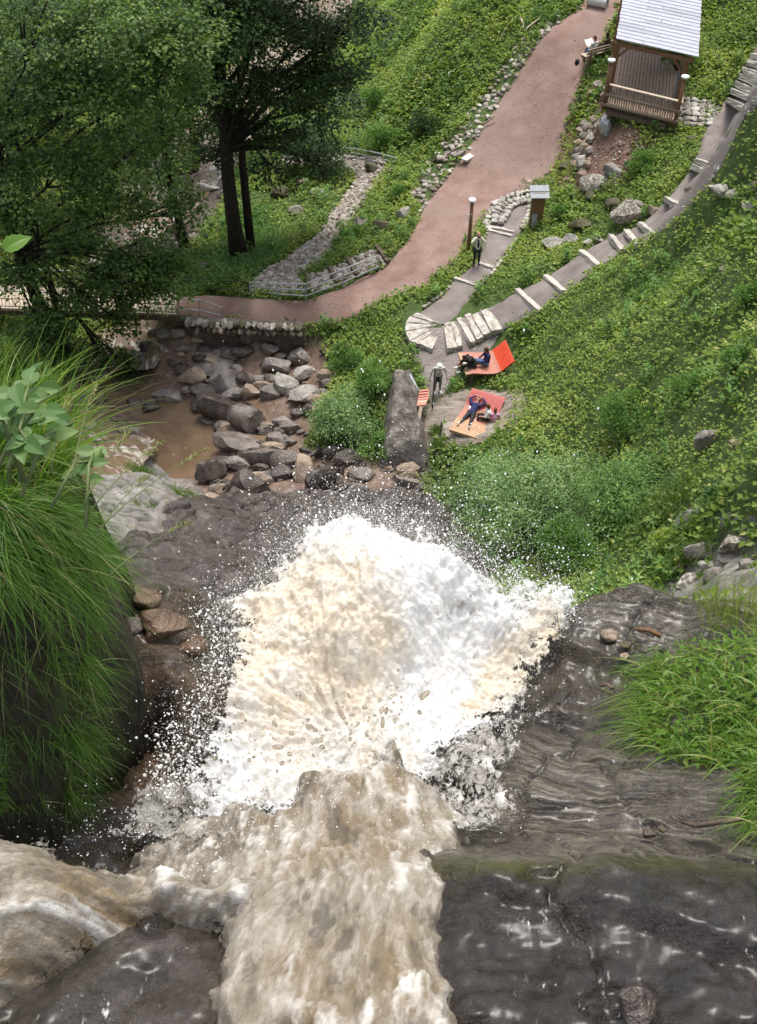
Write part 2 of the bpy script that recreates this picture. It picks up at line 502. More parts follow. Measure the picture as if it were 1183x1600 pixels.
m_red = pm('red_gravel', [(.25, (.15, .086, .066)), (.5, (.225, .143, .113)), (.75, (.31, .215, .18))], .9, 9, .95, .5, 60, .02, spots=[(70, .58, .72, (.45, .33, .29)), (45, .60, .74, (.16, .09, .075)), (.35, .45, .72, (.235, .165, .14))])
m_grit = pm('grey_grit', [(.25, (.125, .1, .092)), (.5, (.19, .16, .148)), (.75, (.26, .22, .205))], 1.1, 9, .95, .5, 55, .02, spots=[(60, .62, .74, (.42, .38, .34))])
m_cob = pm('path_mortar', [(.3, (.10, .085, .07)), (.7, (.2, .17, .15))], 4, 8, .9, .5, 40, .02)
ribbon('red_gravel_path', RED_L, RED_R, 150, 24, .045, m_red, 3.5, .03, 'wide reddish gravel path running from the footbridge up past the shelter')
ribbon('landing_path', LAND_L, LAND_R, 40, 10, .045, m_grit, 3, .02, 'grey gravel landing beside the red loungers')
ribbon('lower_grit_path', LEFTB_L, LEFTB_R, 50, 10, .055, m_grit, 2, .02, 'grey gravel branch path where the photographing man stands')
ribbon('upper_grit_path', RIGHT_L, RIGHT_R, 110, 10, .065, m_grit, 2, .02, 'grey gravel stair path climbing the slope to the shelter')
ribbon('cobbled_path', COB_L, COB_R, 70, 8, .04, m_cob, 2, .02, 'cobbled side path curving down to the stream')
ribbon('cobbled_ramp', RAMP_L, RAMP_R, 24, 6, .05, m_cob, 1, .02, 'cobbled ramp with dark timber edges beside the metal fence')

# ------------------------------------------------------------------ rocks
def ico(sub):
    bm = bmesh.new(); bmesh.ops.create_icosphere(bm, subdivisions=sub, radius=1)
    V = np.array([v.co[:] for v in bm.verts]); Fs = np.array([[v.index for v in f.verts] for f in bm.faces]); bm.free()
    return V, Fs
ICO = {s: ico(s) for s in (1, 2, 3, 4)}

def rock_shape(seed, sub=3, ang=10, rough=.09):
    r = np.random.default_rng(seed)
    V = ICO[sub][0].copy()
    n = r.normal(size=(ang, 3)); n /= np.linalg.norm(n, axis=1)[:, None]
    d = r.uniform(.42, .8, ang)
    for k in range(ang):
        h = V @ n[k] - d[k]
        V = V - np.maximum(h, 0)[:, None] * n[k] * .93
    o = r.uniform(0, 50)
    V = V * (1 + rough * fbm(V[:, 0] * 2.2 + o, V[:, 1] * 2.2, V[:, 2] * 2.2, 4)[:, None] * 1.6)
    return V / np.abs(V).max(0)

def stone_mat(name, a, b, c, rough=.75, lich=None, wet=False):
    spots = [(9, .5, .62, lich)] if lich else None
    m = pm(name, [(.28, a), (.5, b), (.72, c)], 2.2, 9, rough, .8, 9, .08, spots=spots, rough_var=(3, .18, .5) if wet else None, spec=.5 if wet else .35)
    return m
S = {
 'wet': stone_mat('stone_wet_brown', (.065, .05, .042), (.16, .13, .112), (.28, .24, .215), wet=True),
 'dark': stone_mat('stone_dark', (.028, .021, .017), (.075, .058, .048), (.15, .12, .105), wet=True),
 'grey': stone_mat('stone_grey', (.1, .085, .075), (.24, .21, .19), (.36, .33, .3)),
 'pale': stone_mat('stone_pale', (.2, .18, .15), (.40, .37, .33), (.58, .55, .5)),
 'tan': stone_mat('stone_tan', (.15, .105, .07), (.3, .23, .17), (.44, .36, .28)),
 'moss': stone_mat('stone_mossy', (.03, .025, .015), (.09, .075, .045), (.19, .165, .12), lich=(.05, .065, .015)),
 'rust': stone_mat('stone_rust_brown', (.045, .028, .018), (.135, .085, .052), (.24, .165, .105), wet=True),
 'lichen': stone_mat('stone_lichen', (.09, .075, .05), (.22, .19, .15), (.33, .3, .25), lich=(.5, .48, .42)),
 'blue': stone_mat('stone_bluish', (.2, .2, .21), (.38, .39, .41), (.55, .56, .58)),
}
def rock(px, py, w, h, m, label, group=None, seed=None, name='boulder', tall=.62, sub=3, rz=None, sink=.25, ang=13, flat=1.0):
    seed = int(px * 7 + py * 13) if seed is None else seed
    r = np.random.default_rng(seed)
    p = hit(px, py + h * .25)
    d = depth_of(p); k = d / F * (1.18 if group and 'stream' in group else 1.05)
    dep = math.atan2(CAMZ - p[2], p[1])
    rx = w * k / 2
    # shown height = depth*sin + height*cos
    H = h * k; rzv = H * tall / (math.cos(dep) + .2) * flat
    ry = max(rx * .55, (H - rzv * math.cos(dep)) / math.sin(dep) / 2)
    V = rock_shape(seed, sub, ang)
    a = r.uniform(-.5, .5) if rz is None else rz
    ca, sa = math.cos(a * .5), math.sin(a * .5)
    V = V * [rx, ry, rzv * .75]
    V = np.stack([V[:, 0] * ca - V[:, 1] * sa, V[:, 0] * sa + V[:, 1] * ca, V[:, 2]], -1)
    o = mesh_np(name, V, ICO[sub][1], S[m], smooth=False if sub < 3 else True)
    if sub >= 3:
        try: o.data.set_sharp_from_angle(angle=math.radians(28))
        except Exception: pass
    z = float(ground_z(p[0], p[1]))
    o.location = (p[0], p[1], z + rzv * .75 * (1 - 2 * sink))
    return tag(o, label, 'rock', group)

BIG = []
def short(label):
    w = []
    for k in label.split():
        if k in ('in', 'beside', 'with', 'at', 'of', 'under', 'behind', 'lying', 'leaning', 'just', 'between', 'below', 'stacked', 'standing', 'wedged', 'resting', 'splitting', 'left', 'right', 'on', 'above', 'patched', 'half', 'alone', 'lower', 'that'): break
        w.append(k)
    return 'the ' + ' '.join(w[-4:])
SAID = set()
def place_label(px, py, w, m):
    """says where a loose stone lies by the named boulder nearest to it"""
    col = {'wet': 'brown', 'dark': 'dark', 'grey': 'grey', 'tan': 'tan', 'pale': 'pale', 'moss': 'mossy', 'rust': 'rusty', 'lichen': 'mottled', 'blue': 'bluish'}[m]
    sz = 'tiny' if w < 12 else 'small' if w < 19 else 'mid sized'
    for bx, by, ph in sorted(BIG, key=lambda q: math.hypot(q[0] - px, q[1] - py))[:4]:
        dx, dy = px - bx, py - by
        d = ('beyond' if dy < 0 else 'in front of') if abs(dy) > abs(dx) else ('left of' if dx < 0 else 'right of')
        l = f'{sz} {col} loose stone {d} {ph}'
        if l not in SAID: break
    SAID.add(l)
    return l
def boulders(rows, group=None):
    BIG.extend((q[0], q[1], short(q[5])) for q in rows)
    for row in rows:
        px, py, w, h, m, label = row[:6]
        rock(px, py, w, h, m, label, group, **(row[6] if len(row) > 6 else {}))
G1 = 'boulders piled along the stream'
boulders([
 (340,566,78,24,'grey','long flat grey slab just below the retaining wall', dict(tall=.5)),
 (347,597,48,38,'grey','square block with flat light top beside the brown pool', dict(ang=7, rz=0)),
 (316,610,36,30,'wet','small brownish block between square block and pool'),
 (345,640,76,52,'dark','large dark boulder with black overhanging front at the pool edge'),
 (383,657,58,54,'wet','big rounded brown boulder in the middle of the boulder pile', dict(ang=6)),
 (428,570,48,30,'grey','grey flat topped boulder in the muddy bank under the wall'),
 (401,593,36,25,'grey','grey lump behind the big rounded boulder'),
 (421,612,34,32,'wet','brown pointed boulder beside the small muddy pool'),
 (452,599,44,34,'pale','pale ridged boulder on the dry side of the bed'),
 (476,582,30,20,'pale','pale tan block at the edge of the green bushes'),
 (477,617,46,32,'pale','pale tilted slab lying against the green bushes'),
 (379,692,84,36,'wet','long low wet slab below the rounded boulder', dict(tall=.5)),
 (413,713,46,30,'wet','wet brown boulder stacked on the low slab'),
 (450,718,54,36,'wet','rounded wet boulder beside the tan leaning slab'),
 (473,727,30,52,'tan','tan slab leaning upright in the lower pile', dict(tall=.45)),
 (330,736,46,44,'dark','black wet boulder standing in the pool outflow'),
 (392,755,56,62,'dark','tall dark split boulder near the wet rock face'),
 (436,690,34,30,'wet','brown boulder wedged behind the low slab'),
 (509,746,58,40,'dark','dark wet boulder under the overhanging bush'),
 (560,739,42,26,'wet','brown wet block right of the dark boulder under the bush'),
 (563,763,42,26,'wet','brown wet block resting on the lip of the wet rock'),
 (227,550,60,26,'wet','wet rock in the stream just below the footbridge', dict(tall=.45)),
 (262,609,42,30,'grey','pale wet rock splitting the stream above the pool', dict(tall=.4)),
 (237,631,36,30,'dark','dark jagged rock at the left shore of the pool'),
 (128,624,46,20,'dark','flat dark rock under the low maple branches'),
 (472,532,22,16,'moss','mossy block at the end of the retaining wall'),
 (372,530,26,15,'grey','grey stone lying at the foot of the retaining wall'),
 (443,770,56,26,'wet','flat wet slab at the top of the wet rock face'),
 (445,664,26,18,'wet','small stone beside the big rounded boulder'),
 (250,668,30,18,'dark','dark stone in shallow water left of the pool'),
 (212,624,30,16,'dark','dark stone beside the jagged rock'),
 (530,770,40,24,'dark','dark stone at the upper rim of the wet rock'),
 (650,700,26,20,'wet','brown stone below the bedrock outcrop'),
 (634,752,34,20,'wet','wet brown stone under the bedrock outcrop'),
 (312,560,22,22,'dark','dark stone beside the bridge abutment'),
 (286,575,26,24,'dark','black stone under the bridge abutment'),
], G1)
r = np.random.default_rng(11)
for k in range(270):   # the many smaller stones between them
    while True:
        x, y = r.uniform(130, 670), r.uniform(512, 800)
        if inpoly(np.array([x]), np.array([y]), BED)[0] and not inpoly(np.array([x]), np.array([y]), SHORE)[0] and (x > 290 or r.random() < .35): break
    w = r.uniform(7, 26) if k > 70 else r.uniform(24, 42)
    m_ = str(r.choice(['wet', 'wet', 'grey', 'tan', 'dark'] if x < 520 else ['wet', 'dark', 'tan']))
    rock(x, y, w, w * r.uniform(.5, .8), m_, place_label(x, y, w, m_),
         'small loose stones in the stream bed', seed=900 + k, name='stone', sub=2)
G2 = 'rocks of the embankment below the shelter'
boulders([
 (945,196,27,40,'blue','bluish white rock under the corner of the shelter deck', dict(tall=.6)),
 (926,284,54,36,'lichen','long tilted grey slab in the red soil bank', dict(tall=.55)),
 (955,264,42,28,'grey','grey block with pale top above the tilted slab'),
 (908,254,16,32,'pale','pale upright sliver beside the tilted slab'),
 (979,336,56,46,'lichen','big boulder patched with white lichen beside the stair path', dict(tall=.7)),
 (996,318,30,17,'grey','grey flat stone behind the lichen boulder'),
 (1020,327,22,20,'tan','tan wedge stone at the stair edge'),
 (956,319,26,24,'moss','mossy stone left of the lichen boulder'),
 (910,348,40,22,'moss','weathered brown stone in the grass above the white stones'),
 (864,379,36,22,'pale','pale cracked stone in the grass between the two paths'),
 (894,369,26,20,'pale','whitest round stone in the grass between the two paths', dict(ang=5)),
 (917,377,20,12,'pale','thin pale stone beside the stair path'),
 (934,372,16,14,'lichen','small mottled stone beside the stair path'),
 (1128,297,46,26,'pale','broad pale flat stone right of the stair path'),
 (1146,304,30,16,'pale','lower pale stone leaning on the broad pale stone'),
 (1178,292,20,16,'grey','grey stone at the right end of the pale stone row'),
 (1174,323,30,14,'pale','pale flat stone in the slope below the pale stone row'),
 (1149,360,16,12,'grey','small grey stone alone in the green slope'),
 (1130,420,16,14,'grey','small half hidden stone lower in the green slope'),
 (824,280,20,14,'tan','yellowish stone lying on the red gravel'),
 (813,289,10,7,'dark','small dark stone beside the yellowish stone'),
 (925,303,22,18,'moss','brown stone wedged under the tilted slab'),
 (632,333,26,26,'pale','pale quartz stone in the grass beside the red path'),
 (1078,219,22,14,'moss','brown stone in the grass left of the upper stair path'),
 (600,350,34,24,'moss','dark mossy stone beside the cobbled path'),
 (562,348,24,22,'dark','black stone at the edge of the cobbled path'),
 (613,268,22,16,'moss','brown boulder at the bend of the cobbled path'),
 (572,20,24,14,'wet','reddish brown rock on the far stream bank'),
 (570,33,18,12,'wet','smaller reddish rock under the reddish brown rock'),
 (1101,686,36,44,'grey','grey pyramid shaped stone standing in the green slope', dict(tall=.8, ang=8)),
 (1147,692,26,22,'tan','tan stone half buried right of the pyramid stone'),
 (1100,852,60,34,'grey','flat grey rock at the top of the fissured cliff'),(1152,838,56,36,'lichen','mottled rock leaning at the edge of the fissured cliff'),(1128,882,70,40,'grey','broad grey block in the middle of the fissured cliff'),(1176,872,44,36,'grey','grey block beside the broad cliff block'),(1082,896,50,34,'lichen','mottled low rock before the banded ledge'),(1160,915,60,40,'grey','grey rock half hidden by the thin stalks'),(1108,872,34,26,'pale','pale small rock wedged among the cliff blocks'),(1145,862,44,30,'grey','angular grey rock above the broad cliff block'),(1104,918,46,28,'grey','low grey slab at the foot of the fissured cliff'),(1138,922,40,30,'lichen','mottled slab beside the thin stalks'),(1178,902,40,34,'lichen','mottled block at the steep end of the fissured cliff'),(1068,880,34,22,'moss','mossy low rock at the grassy rim of the fissured cliff'),
 (596,620,22,16,'moss','brown stone in the bushes left of the bedrock outcrop'),
], G2)
for k in range(60):   # stacked stones of the bank left of the shelter
    t = r.random()
    x = 945 - 60 * t + r.uniform(-16, 22); y = 130 + 165 * t + r.uniform(-12, 12)
    w = r.uniform(9, 22)
    m_ = str(r.choice(['tan', 'lichen', 'grey', 'moss', 'tan']))
    rock(x, y, w, w * r.uniform(.7, 1.3), m_, place_label(x, y, w, m_).replace('loose', 'stacked'), 'stacked stones of the shelter bank', seed=1200 + k, name='stone', sub=2, sink=.15)
boulders([(262,388,46,40,'wet','large brown boulder in the stream under the trees'),(322,292,42,20,'pale','pale flat rock in the stream behind the dark trunk'),(583,262,34,26,'moss','mossy rock beside the upper rails'),(440,300,34,22,'moss','mossy rock on the grassy strip behind the thick trunk'),(465,330,28,18,'grey','grey rock above the cobbled path near the trees'),(420,375,26,16,'moss','dark mossy stone beside the thick trunk'),(330,415,40,24,'wet','brown rock in the ferns left of the thick trunk'),(300,440,30,18,'dark','dark rock in the ferns above the wire fence'),(500,300,30,18,'pale','pale rock at the grassy bend of the cobbled path'),(475,285,26,18,'tan','tan rock beside the pale rock at the bend')], 'rocks under the trees')
for k in range(46):   # stones in the stream under the trees
    x, y = r.uniform(120, 420), r.uniform(200, 420)
    if not inpoly(np.array([x]), np.array([y]), UPBED)[0]: continue
    w = r.uniform(14, 44)
    m_ = str(r.choice(['wet', 'grey', 'grey', 'moss', 'dark']))
    rock(x, y, w, w * r.uniform(.5, .8), m_, place_label(x, y, w * .6, m_).replace('loose', 'shaded'), 'stones in the shaded stream', seed=1500 + k, name='stone')

# bedrock outcrop between bushes and landing
def outcrop():
    L = [(612,583),(606,620),(600,660),(594,700),(586,730)]; R = [(642,583),(656,620),(664,660),(668,700),(672,742)]
    na, nb = 60, 30
    a, b = resample(L, na), resample(R, na)
    s = np.linspace(0, 1, nb)
    g = a[:, None] * (1 - s[None, :, None]) + b[:, None] * s[None, :, None]
    V = hit(g[..., 0], g[..., 1])
    u = np.linspace(0, 1, na)[:, None]
    prof = np.minimum(1, 5 * np.minimum(s, 1 - s))[None, :] ** .6 * np.minimum(1, 9 * (1 - u)) ** .5 * np.minimum(1, 8 * u + .1)
    V[..., 2] += prof * (.75 + .45 * u) - .15 + prof * (fbm(V[..., 0] * 1.5, V[..., 1] * 1.2, 3, 5, ridged=True) * .28 + fbm(V[..., 0] * 6, V[..., 1] * 4, 3, 3) * .1)
    o = mesh_np('bedrock_outcrop', V.reshape(-1, 3), grid_faces(na, nb), pm('outcrop_rock', [(.3, (.055, .045, .038)), (.5, (.15, .13, .115)), (.7, (.26, .235, .21))], 1.8, 9, .8, 1.0, 7, .1, (1, 1, 2), spots=[(3, .55, .7, (.09, .08, .045))]))
    tag(o, 'long grey brown bedrock outcrop between the bushes and the landing', 'rock')
    g = [(684,648),(712,636),(742,622),(745,655),(728,690),(702,698),(686,694)]
    # flat bedrock platform under the lower lounger
    p = np.array(g + [(800,690),(795,640)], float)
    c = hit(735, 660)
    n = 40
    xs = np.linspace(c[0] - 2.6, c[0] + 2.2, n); ys = np.linspace(c[1] - 1.7, c[1] + 1.9, n)
    X, Y = np.meshgrid(xs, ys)
    Z = TERR(X, Y)
    d = np.hypot((X - c[0]) / 2.5, (Y - c[1]) / 1.75)
    Z = Z + .2 * np.clip((1 - d) * 5, -3, 1) + .10 * fbm(X * .8 + Y * 2, Y * 3.2, 0, 5, ridged=True)
    o = mesh_np('rock_platform', np.stack([X, Y, Z], -1).reshape(-1, 3), grid_faces(n, n), pm('platform_rock', [(.3, (.1, .08, .062)), (.5, (.27, .225, .18)), (.7, (.42, .37, .31))], 1.4, 9, .85, 1.0, 8, .1, (.6, 2.2, 1), dist=1.0))
    tag(o, 'pale layered rock platform under the lower red lounger', 'rock')
outcrop()
# ------------------------------------------------------------------ built things in the valley
def wood(name, a, b, stretch=(6, 1, 6), rough=.75):
    return pm(name, [(.25, a), (.75, b)], 3, 8, rough, .5, 12, .02, stretch)
m_wood = wood('wood_brown', (.10, .052, .026), (.24, .13, .065))
m_woodg = wood('wood_grey_brown', (.13, .095, .065), (.30, .235, .17))
m_deck = wood('wood_deck', (.21, .14, .10), (.36, .26, .20), (1.2, 1.2, 1.2))
m_roof = pm('wood_roof_silver', [(.25, (.27, .275, .315)), (.7, (.41, .415, .47))], 2, 8, .6, .4, 10, .02, (.6, 6, 6), spots=[(5, .6, .75, (.20, .20, .22))])
m_roof2 = pm('wood_roof_grey', [(.25, (.23, .235, .265)), (.7, (.35, .355, .40))], 2, 8, .6, .4, 10, .02, (.6, 6, 6), spots=[(4, .55, .7, (.17, .165, .17))])

m_pale = wood('wood_pale', (.34, .27, .19), (.52, .44, .33))
m_step = pm('step_stone', [(.28, (.2, .17, .14)), (.5, (.42, .385, .335)), (.7, (.58, .545, .49))], 3.5, 8, .85, .7, 18, .03, spots=[(6, .56, .7, (.17, .14, .11))])
m_timber = wood('step_timber', (.34, .30, .25), (.56, .52, .46), (3, 3, 3))
m_tdark = wood('timber_dark', (.06, .042, .028), (.14, .1, .07))
m_steel = pm('steel_grey', [(.3, (.28, .29, .30)), (.7, (.4, .41, .42))], 5, 4, .45, .1, 20, .01)
m_iron = pm('iron_dark', [(.3, (.025, .022, .02)), (.7, (.06, .05, .045))], 5, 4, .6, .2, 20, .01)
m_white = pm('white_enamel', [(.3, (.72, .72, .72)), (.7, (.82, .82, .81))], 5, 4, .35, .05, 20, .01)
m_conc = pm('concrete_pale', [(.3, (.5, .48, .44)), (.7, (.66, .64, .6))], 3, 7, .85, .3, 20, .02)
m_zinc = pm('zinc_sheet', [(.3, (.12, .14, .16)), (.7, (.2, .225, .25))], 3, 5, .45, .1, 8, .01)

def step(parent, pl, z, th, mat, name='step'):
    b = MB(); b.prism([at_z(x, y, z)[:2] for x, y in pl], z - th, z)
    return b.build(name, mat, parent, bevel=.015)

def draped_riser(parent, a, b, w, h, lift, mat, seed):
    A, B = hit(*a), hit(*b)
    o = MB().bar(A + [0, 0, lift], B + [0, 0, lift], w, h).build('step', mat, parent)
    bm = bmesh.new(); bm.from_mesh(o.data)
    bmesh.ops.subdivide_edges(bm, edges=bm.edges[:], cuts=3, use_grid_fill=True)
    rr = np.random.default_rng(seed + 1)
    for v in bm.verts: v.co += Vector(rr.normal(size=3) * .014)
    bm.to_mesh(o.data); bm.free()

def rough_slab(parent, pl, z, th, mat, name='step', seed=0):
    """a hewn stone slab: subdivided prism with an uneven top and edges"""
    b = MB(); b.prism([at_z(x, y, z)[:2] for x, y in pl], z - th, z)
    o = b.build(name, mat, parent)
    bm = bmesh.new(); bm.from_mesh(o.data)
    bmesh.ops.triangulate(bm, faces=[f for f in bm.faces if len(f.verts) > 4])
    bmesh.ops.subdivide_edges(bm, edges=bm.edges[:], cuts=2, use_grid_fill=True)
    rr = np.random.default_rng(seed + 1)
    for v in bm.verts: v.co += Vector(rr.normal(size=3) * .017)
    bm.to_mesh(o.data); bm.free()
    return o

# single risers of the upper stair path
st = wthing('hillside_stairs', hit(945, 395), 'long hillside stair of pale stone edged risers climbing to the shelter', 'stairs')
RIS = [((808,455),(843,488)),((852,434),(881,458)),((908,395),(935,418)),((953,370),(972,394)),((978,363),(996,386)),((1000,352),(1022,369)),((1041,313),(1072,330)),((1082,262),(1118,277)),((1088,253),(1122,266))]
for i, (a, b) in enumerate(RIS):
    a, b = np.array(a, float), np.array(b, float)
    draped_riser(st, a, b, .24, .22, .05, m_step if i > 2 else m_timber, i)
tp = wthing('stone_steps', hit(1165, 140), 'flight of broad pale stone steps rising beyond the shelter', 'stairs')
for i, (a, b) in enumerate([((1140,158),(1171,174)),((1145,144),(1182,161)),((1152,132),(1190,149)),((1158,121),(1196,137)),((1164,110),(1202,125)),((1171,99),(1208,113)),((1177,88),(1214,102))]):
    a, b = np.array(a, float), np.array(b, float)
    draped_riser(tp, a, b, .3, .24, .03 + .03 * (i % 2), m_step, 50 + i)
cs = wthing('curved_stone_steps', hit(715, 515), 'curved flight of wedge shaped stone steps above the loungers', 'stairs')
c5 = lambda x, y: (580 + x / 4.55, 480 + y / 4.55)
for i, pl in enumerate([[(780,25),(828,8),(938,152),(858,168)],[(715,52),(762,38),(862,178),(800,194)],[(660,52),(702,42),(800,208),(752,226)],[(608,78),(645,66),(742,238),(704,248)],[(565,106),(602,96),(652,264),(614,272)],[(518,112),(560,104),(612,284),(544,292)]]):
    pl = [c5(*p) for p in pl]
    m = np.mean(pl, axis=0)
    rough_slab(cs, pl, float(hit(*m)[2]) + .13, .25, m_step, seed=80 + i)
hub = (508, 122)
outs = [(330,38),(282,58),(246,108),(243,168),(272,238),(335,258),(440,296)]
for i in range(len(outs) - 1):
    a, b = np.array(outs[i], float), np.array(outs[i + 1], float)
    h = np.array(hub, float)
    e = .04
    pl = [c5(*(h + (a - h) * .06)), c5(*(a + (b - a) * e)), c5(*(b + (a - b) * e)), c5(*(h + (b - h) * .12))]
    m = np.mean(pl, axis=0)
    rough_slab(cs, pl, float(hit(*m)[2]) + .05 + .025 * (5 - i), .25, m_step, seed=95 + i)
lb = wthing('branch_stairs', hit(735, 440), 'two timber edged risers on the path below the photographing man', 'stairs')
for i, (a, b) in enumerate([((711,437),(749,449)),((748,413),(772,421)),((766,357),(803,365)),((764,362),(800,371))]):
    a, b = np.array(a, float), np.array(b, float)
    draped_riser(lb, a, b, .16, .2, .03, m_timber, 120 + i)
# low stone curbs around the round step landing
ra = wthing('round_stone_steps', hit(795, 340), 'half round stack of pale stone kerbs stepping down to the red path', 'stairs')
c7 = lambda x, y: (720 + x / 7.39, 280 + y / 7.39)
k_ = 0
def stone_row(parent, pts, n, zoff, w, mat, seed, hgt=.22, name='stone'):
    p = resample(pts, n + 1)
    rr = np.random.default_rng(seed)
    for i in range(n):
        A, B = hit(*p[i]), hit(*p[i + 1])
        c = (A + B) / 2; L = np.linalg.norm(B - A)
        ang = math.atan2(B[1] - A[1], B[0] - A[0])
        V = rock_shape(seed * 50 + i, 2, 8, .06) * [L * .56, w * rr.uniform(.45, .62), hgt * .62]
        ca, sa = math.cos(ang), math.sin(ang)
        V = np.stack([V[:, 0] * ca - V[:, 1] * sa + c[0], V[:, 0] * sa + V[:, 1] * ca + c[1], V[:, 2] + c[2] + zoff + rr.uniform(-.02, .02)], -1)
        mesh_np(name, V, ICO[2][1], mat, parent, smooth=False, off=parent.location)
arcs = [([(325,600),(295,530),(295,470),(340,360),(430,260),(560,200),(700,172),(800,160)], 13, .06), ([(390,540),(388,480),(400,430),(430,370),(520,310),(640,262),(790,230)], 11, .14), ([(440,560),(480,500),(510,460),(560,370),(640,310),(720,285),(805,296)], 11, .22), ([(800,330),(795,420),(760,500),(715,590)], 6, .1)]
for j, (pts, n, zo) in enumerate(arcs):
    stone_row(ra, [c7(*p) for p in pts], n, zo, .42, S['pale'], 31 + j)
# kerb stones along the lower path edge
kb = wthing('path_kerb', hit(790, 400), 'thin line of pale kerb stones along the branch path edge', 'kerb')
stone_row(kb, [(808,372),(795,396),(776,418),(765,432)], 9, .04, .16, S['pale'], 44, .14)
stone_row(kb, [(757,372),(764,360)], 3, .04, .16, S['pale'], 45, .14)
stone_row(kb, [(712,440),(688,462),(660,482)], 8, .02, .2, S['lichen'], 46, .16)
# paving rows beside the shelter
pv = wthing('stone_paving', hit(1088, 178), 'rows of pale paving stones beside the shelter deck', 'paving')
for j in range(5):
    t = j / 4
    stone_row(pv, [(1062 + 50 * t, 152 + 6 * t), (1060 + 48 * t, 200 - 2 * t)], 6, .10 - .02 * j, .42, S['lichen'] if j % 2 else S['pale'], 60 + j, .2)
# retaining wall
rw = wthing('retaining_wall', hit(380, 520), 'low dry stone retaining wall holding up the red path above the boulders', 'wall')
A, B = at_z(288, 502, 1.62), at_z(472, 511, 1.62)
rr = np.random.default_rng(5)
for row in range(2):
    n = 19 - row
    for i in range(n):
        t = (i + .5 + (row % 2) * .3) / (n + .3)
        c = A + (B - A) * t
        L = np.linalg.norm(B - A) / n
        V = rock_shape(7000 + row * 40 + i, 2, 9, .06) * [L * rr.uniform(.45, .66), .3, .17 * rr.uniform(.7, 1.25)]
        hz = 1.60 - .27 * row - rr.uniform(0, .09)
        if row > 1 and t > .8: continue
        V = V + [c[0], c[1] - .05 * row + rr.uniform(-.05, .05), hz]
        mesh_np('stone', V, ICO[2][1], S[rr.choice(['moss', 'wet', 'tan', 'moss'] if row else ['grey', 'moss', 'lichen'])], rw, smooth=False, off=rw.location)
wb = MB(); wb.prism([(A[0], A[1] + .05), (B[0], B[1] + .05), (B[0], B[1] + .6), (A[0], A[1] + .6)], -.6, 1.5); wb.build('wall_core', S['dark'], rw)
# cobbles (too small to pick apart: joined)
def cobbles(name, pl, n, size, label, zo=.06):
    Vs, Fs = [], []
    rr = np.random.default_rng(len(label))
    b = ICO[1]
    P = np.array(pl); k = 0
    lo, hi = P.min(0), P.max(0)
    q = rr.uniform(lo, hi, (n * 4, 2)); q = q[inpoly(q[:, 0], q[:, 1], pl)][:n]
    C = hit(q[:, 0], q[:, 1])
    for c in C:
        s = size * rr.uniform(.6, 1.4)
        a = rr.uniform(0, 6.28)
        V = b[0] * (1 + rr.normal(size=(len(b[0]), 1)) * .12) * [s, s * rr.uniform(.6, 1), s * .65]
        V = np.stack([V[:, 0] * math.cos(a) - V[:, 1] * math.sin(a), V[:, 0] * math.sin(a) + V[:, 1] * math.cos(a), V[:, 2]], -1) + c + [0, 0, zo]
        Vs.append(V); Fs.append(b[1] + len(b[0]) * k); k += 1
    tint = np.repeat(rr.random(k) if 'chips' not in name else rr.uniform(.55, 1, k), len(b[0]))
    o = mesh_np(name, np.concatenate(Vs), np.concatenate(Fs), None, smooth=False, attrs={'tint': tint})
    m, t, bs, out = nodes_of(name)
    a = N(t, 'Attribute', attribute_name='tint')
    c = ramp(t, a.outputs['Fac'], [(0, (.15, .115, .09)), (.4, (.26, .22, .18)), (.8, (.38, .34, .29)), (1, (.5, .47, .42))]).outputs[0]
    v = coords(t)
    c = mix(t, .6, c, mix(t, 1.0, c, ramp(t, noise(t, v, 9, 5), [(.3, (.5,) * 3), (.7, (1.3,) * 3)]).outputs[0], 'MULTIPLY'))
    t.links.new(c, bs.inputs['Base Color']); bs.inputs['Roughness'].default_value = .85
    o.data.materials.append(m)
    return tag(o, label, kind='stuff')
cobbles('path_cobbles', COB, 1900, .13, 'small uneven cobbles laid on the side path')
cobbles('ramp_cobbles', RAMP, 420, .12, 'small cobbles laid between the dark timbers of the ramp')
RUB = [(640,300),(690,222),(722,190),(760,140),(800,75),(880,10),(905,12),(850,55),(812,110),(770,180),(735,235),(690,290),(650,345)]
cobbles('rubble_strip', RUB, 520, .16, 'loose stone rubble and dry twigs along the upper edge of the red path', .03)
cobbles('path_edge_gravel', [(600,470),(660,448),(716,403),(752,343),(870,250),(903,150),(930,85),(920,85),(890,150),(860,240),(745,340),(705,400),(650,440),(600,460)], 260, .035, 'loose pale grit on the edge of the red path', .06)
cobbles('path_chips', poly(RED_L[2:-2], RED_R[2:-2]), 500, .028, 'scattered pale chips lying on the red gravel', .06)
cobbles('grit_chips', poly(RIGHT_L, RIGHT_R), 260, .03, 'scattered pale chips on the stair path', .085)
cobbles('landing_chips', poly(LAND_L, LAND_R), 200, .035, 'scattered pale chips on the landing', .06)
cobbles('soil_pebbles', [(925,240),(985,205),(1030,210),(1000,240),(965,290),(925,300)], 260, .05, 'small reddish pebbles in the bare soil bank', .1)

# dark timbers across the ramp
for (a, b, lb_) in [((480,432),(484,458),'lowest dark timber edging the cobbled ramp'),((516,422),(527,446),'second dark timber up the cobbled ramp'),((543,407),(557,434),'third dark timber up the cobbled ramp'),((588,388),(606,414),'topmost dark timber edging the cobbled ramp')]:
    A, B = hit(*a), hit(*b)
    o = MB().bar(A + [0, 0, .12], B + [0, 0, .12], .2, .3).build('step_timber', m_tdark, bevel=.02)
    tag(o, lb_, 'timber', 'timbers of the cobbled ramp')

